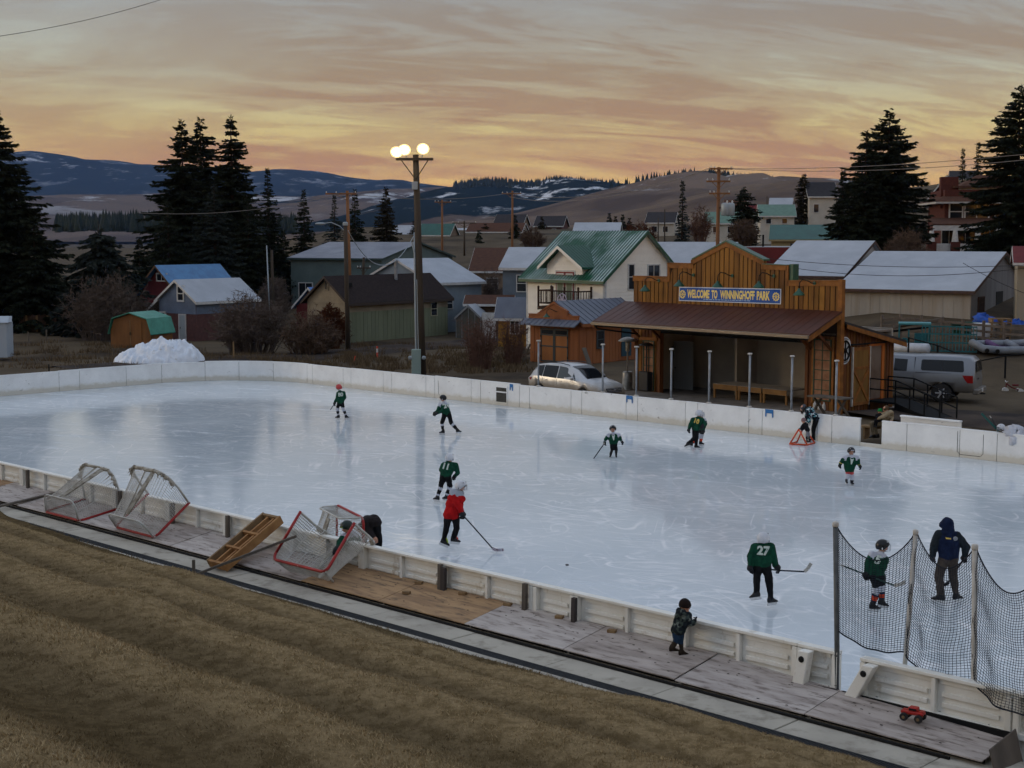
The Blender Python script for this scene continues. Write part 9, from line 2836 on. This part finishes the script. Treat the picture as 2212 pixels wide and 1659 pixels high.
m_oran=mat('orange_plastic',srgb(214,84,44),srgb(190,68,36),scale=4,rough=.4)
q=lambda x,y,z=0.0:G(*cvp(O8,K8,x,y),z)
b0,b1,b2_,b3=q(170,868),q(475,885),q(605,845),q(300,828)
fo=(b0+b1+b2_+b3)/4
fr_=thing('skating_frame','orange plastic skating frame standing in front of the toddler','skating aid',(fo.x,fo.y,0))
zt=D(*cvp(O8,K8,325,595),fo.y).z
apA=(b0+b1)/2 -fo;apB=(b3+b2_)/2 -fo
apA=b0.lerp(b1,.5) -fo;apA=Vector((apA.x,apA.y,zt));apB=b3.lerp(b2_,.35) -fo;apB=Vector((apB.x,apB.y,zt))
for nm,pa,pb in (('base_bar',b0 -fo,b1 -fo),('base_bar',b1 -fo,b2_ -fo),('base_bar',b3 -fo,b0 -fo),('upright',b0 -fo,apA),('upright',b1 -fo,apA),('upright',b3 -fo,apB),('upright',b2_ -fo,apB),('handle',apA,apB)):
 mb=MB();mb.tube([pa+Vector((0,0,.03)),pb+Vector((0,0,.03))],.03,8);mb.build(nm,m_oran if nm != 'handle' else m_hb,fr_,smooth=True)
ys=G(*cvp(O8,K8,1600,790)).y
person('man in tan jacket and khaki trousers seated beside the gate',K8,O8,dict(head=(1848,245),neck=(1875,300),pelvis=(1770,500,.25),shA=(1870,330,-.1),shB=(1935,310,.25),elA=(1800,385,-.25),wrA=(1735,410,-.2),haA=(1710,420,-.1),elB=(1950,390,.3),wrB=(1940,450,.05),
 hipA=(1760,505,.1),hipB=(1790,505,.4),knA=(1600,505,-.05),anA=(1640,700,0),toA=(1540,760),knB=(1640,515,.2),anB=(1700,705,.15),toB=(1610,775,.1)),m_tn,([(1,m_kh)],[(.9,m_kh),(1,m_boot)]),1.75,head_r=.066,facing=(-1,-.3),Y0=ys,hat=cloth('brown_cap',srgb(92,72,52)),glove=None,foot='boot',bulk=1.05,look=(-.9,-.3,-.2))
person('small child in green pompom hat sitting in the seated man\'s lap',K8,O8,dict(head=(1742,278),neck=(1735,325),pelvis=(1730,440),shA=(1690,350),shB=(1770,350),elA=(1680,390),wrA=(1700,430),elB=(1780,400),wrB=(1750,430),
 knA=(1660,450,-.15),anA=(1650,540,-.15),knB=(1690,455,-.1),anB=(1685,545,-.1)),MATS['cloth_toddler_coat'],long_bk,.85,head_r=.10,facing=(-.5,-.8),Y0=ys -.12,hat=m_gh,glove=None,foot='boot',collar=cloth('mint_scarf',srgb(120,176,150)),bulk=1.1)
bs=thing('bench','low bench that the man at the gate sits on','bench',R(*toUV(D(*cvp(O8,K8,1800,600),ys+.3)),0),RA)
mb=MB();mb.b2(-.9,.9,-.22,.22,.40,.46);mb.build('seat',m_lumber,bs)
for x in (-.7,.7):
 mb=MB();mb.b2(x -.04,x+.04,-.18,.18,-.05,.40);mb.build('leg',m_lumber,bs)
pk_=G(1225,1220,.012)
mb=MB();mb.lathe([(.036,-.012),(.038,-.010),(.038,.010),(.036,.012)],(0,0,0),16);tag(mb.build('puck',m_hb,loc=pk_),'black puck lying on open ice','puck')
for (hk_,kb_) in helm_pending:
 helmet(hk_,Vector((0,0,0)),Vector((-.9,-.4,0)).normalized(),Vector((0,0,1)),.105,m_hw,True)
stick('green stick leaning against the right far boards',[(2138,898),(2158,932)],[G(2155,935,.9).y -.1,G(2155,935,.9).y -.12],[(2120,893,G(2155,935,.9).y -.1)],mat('stick_teal',srgb(30,84,78),rough=.5))
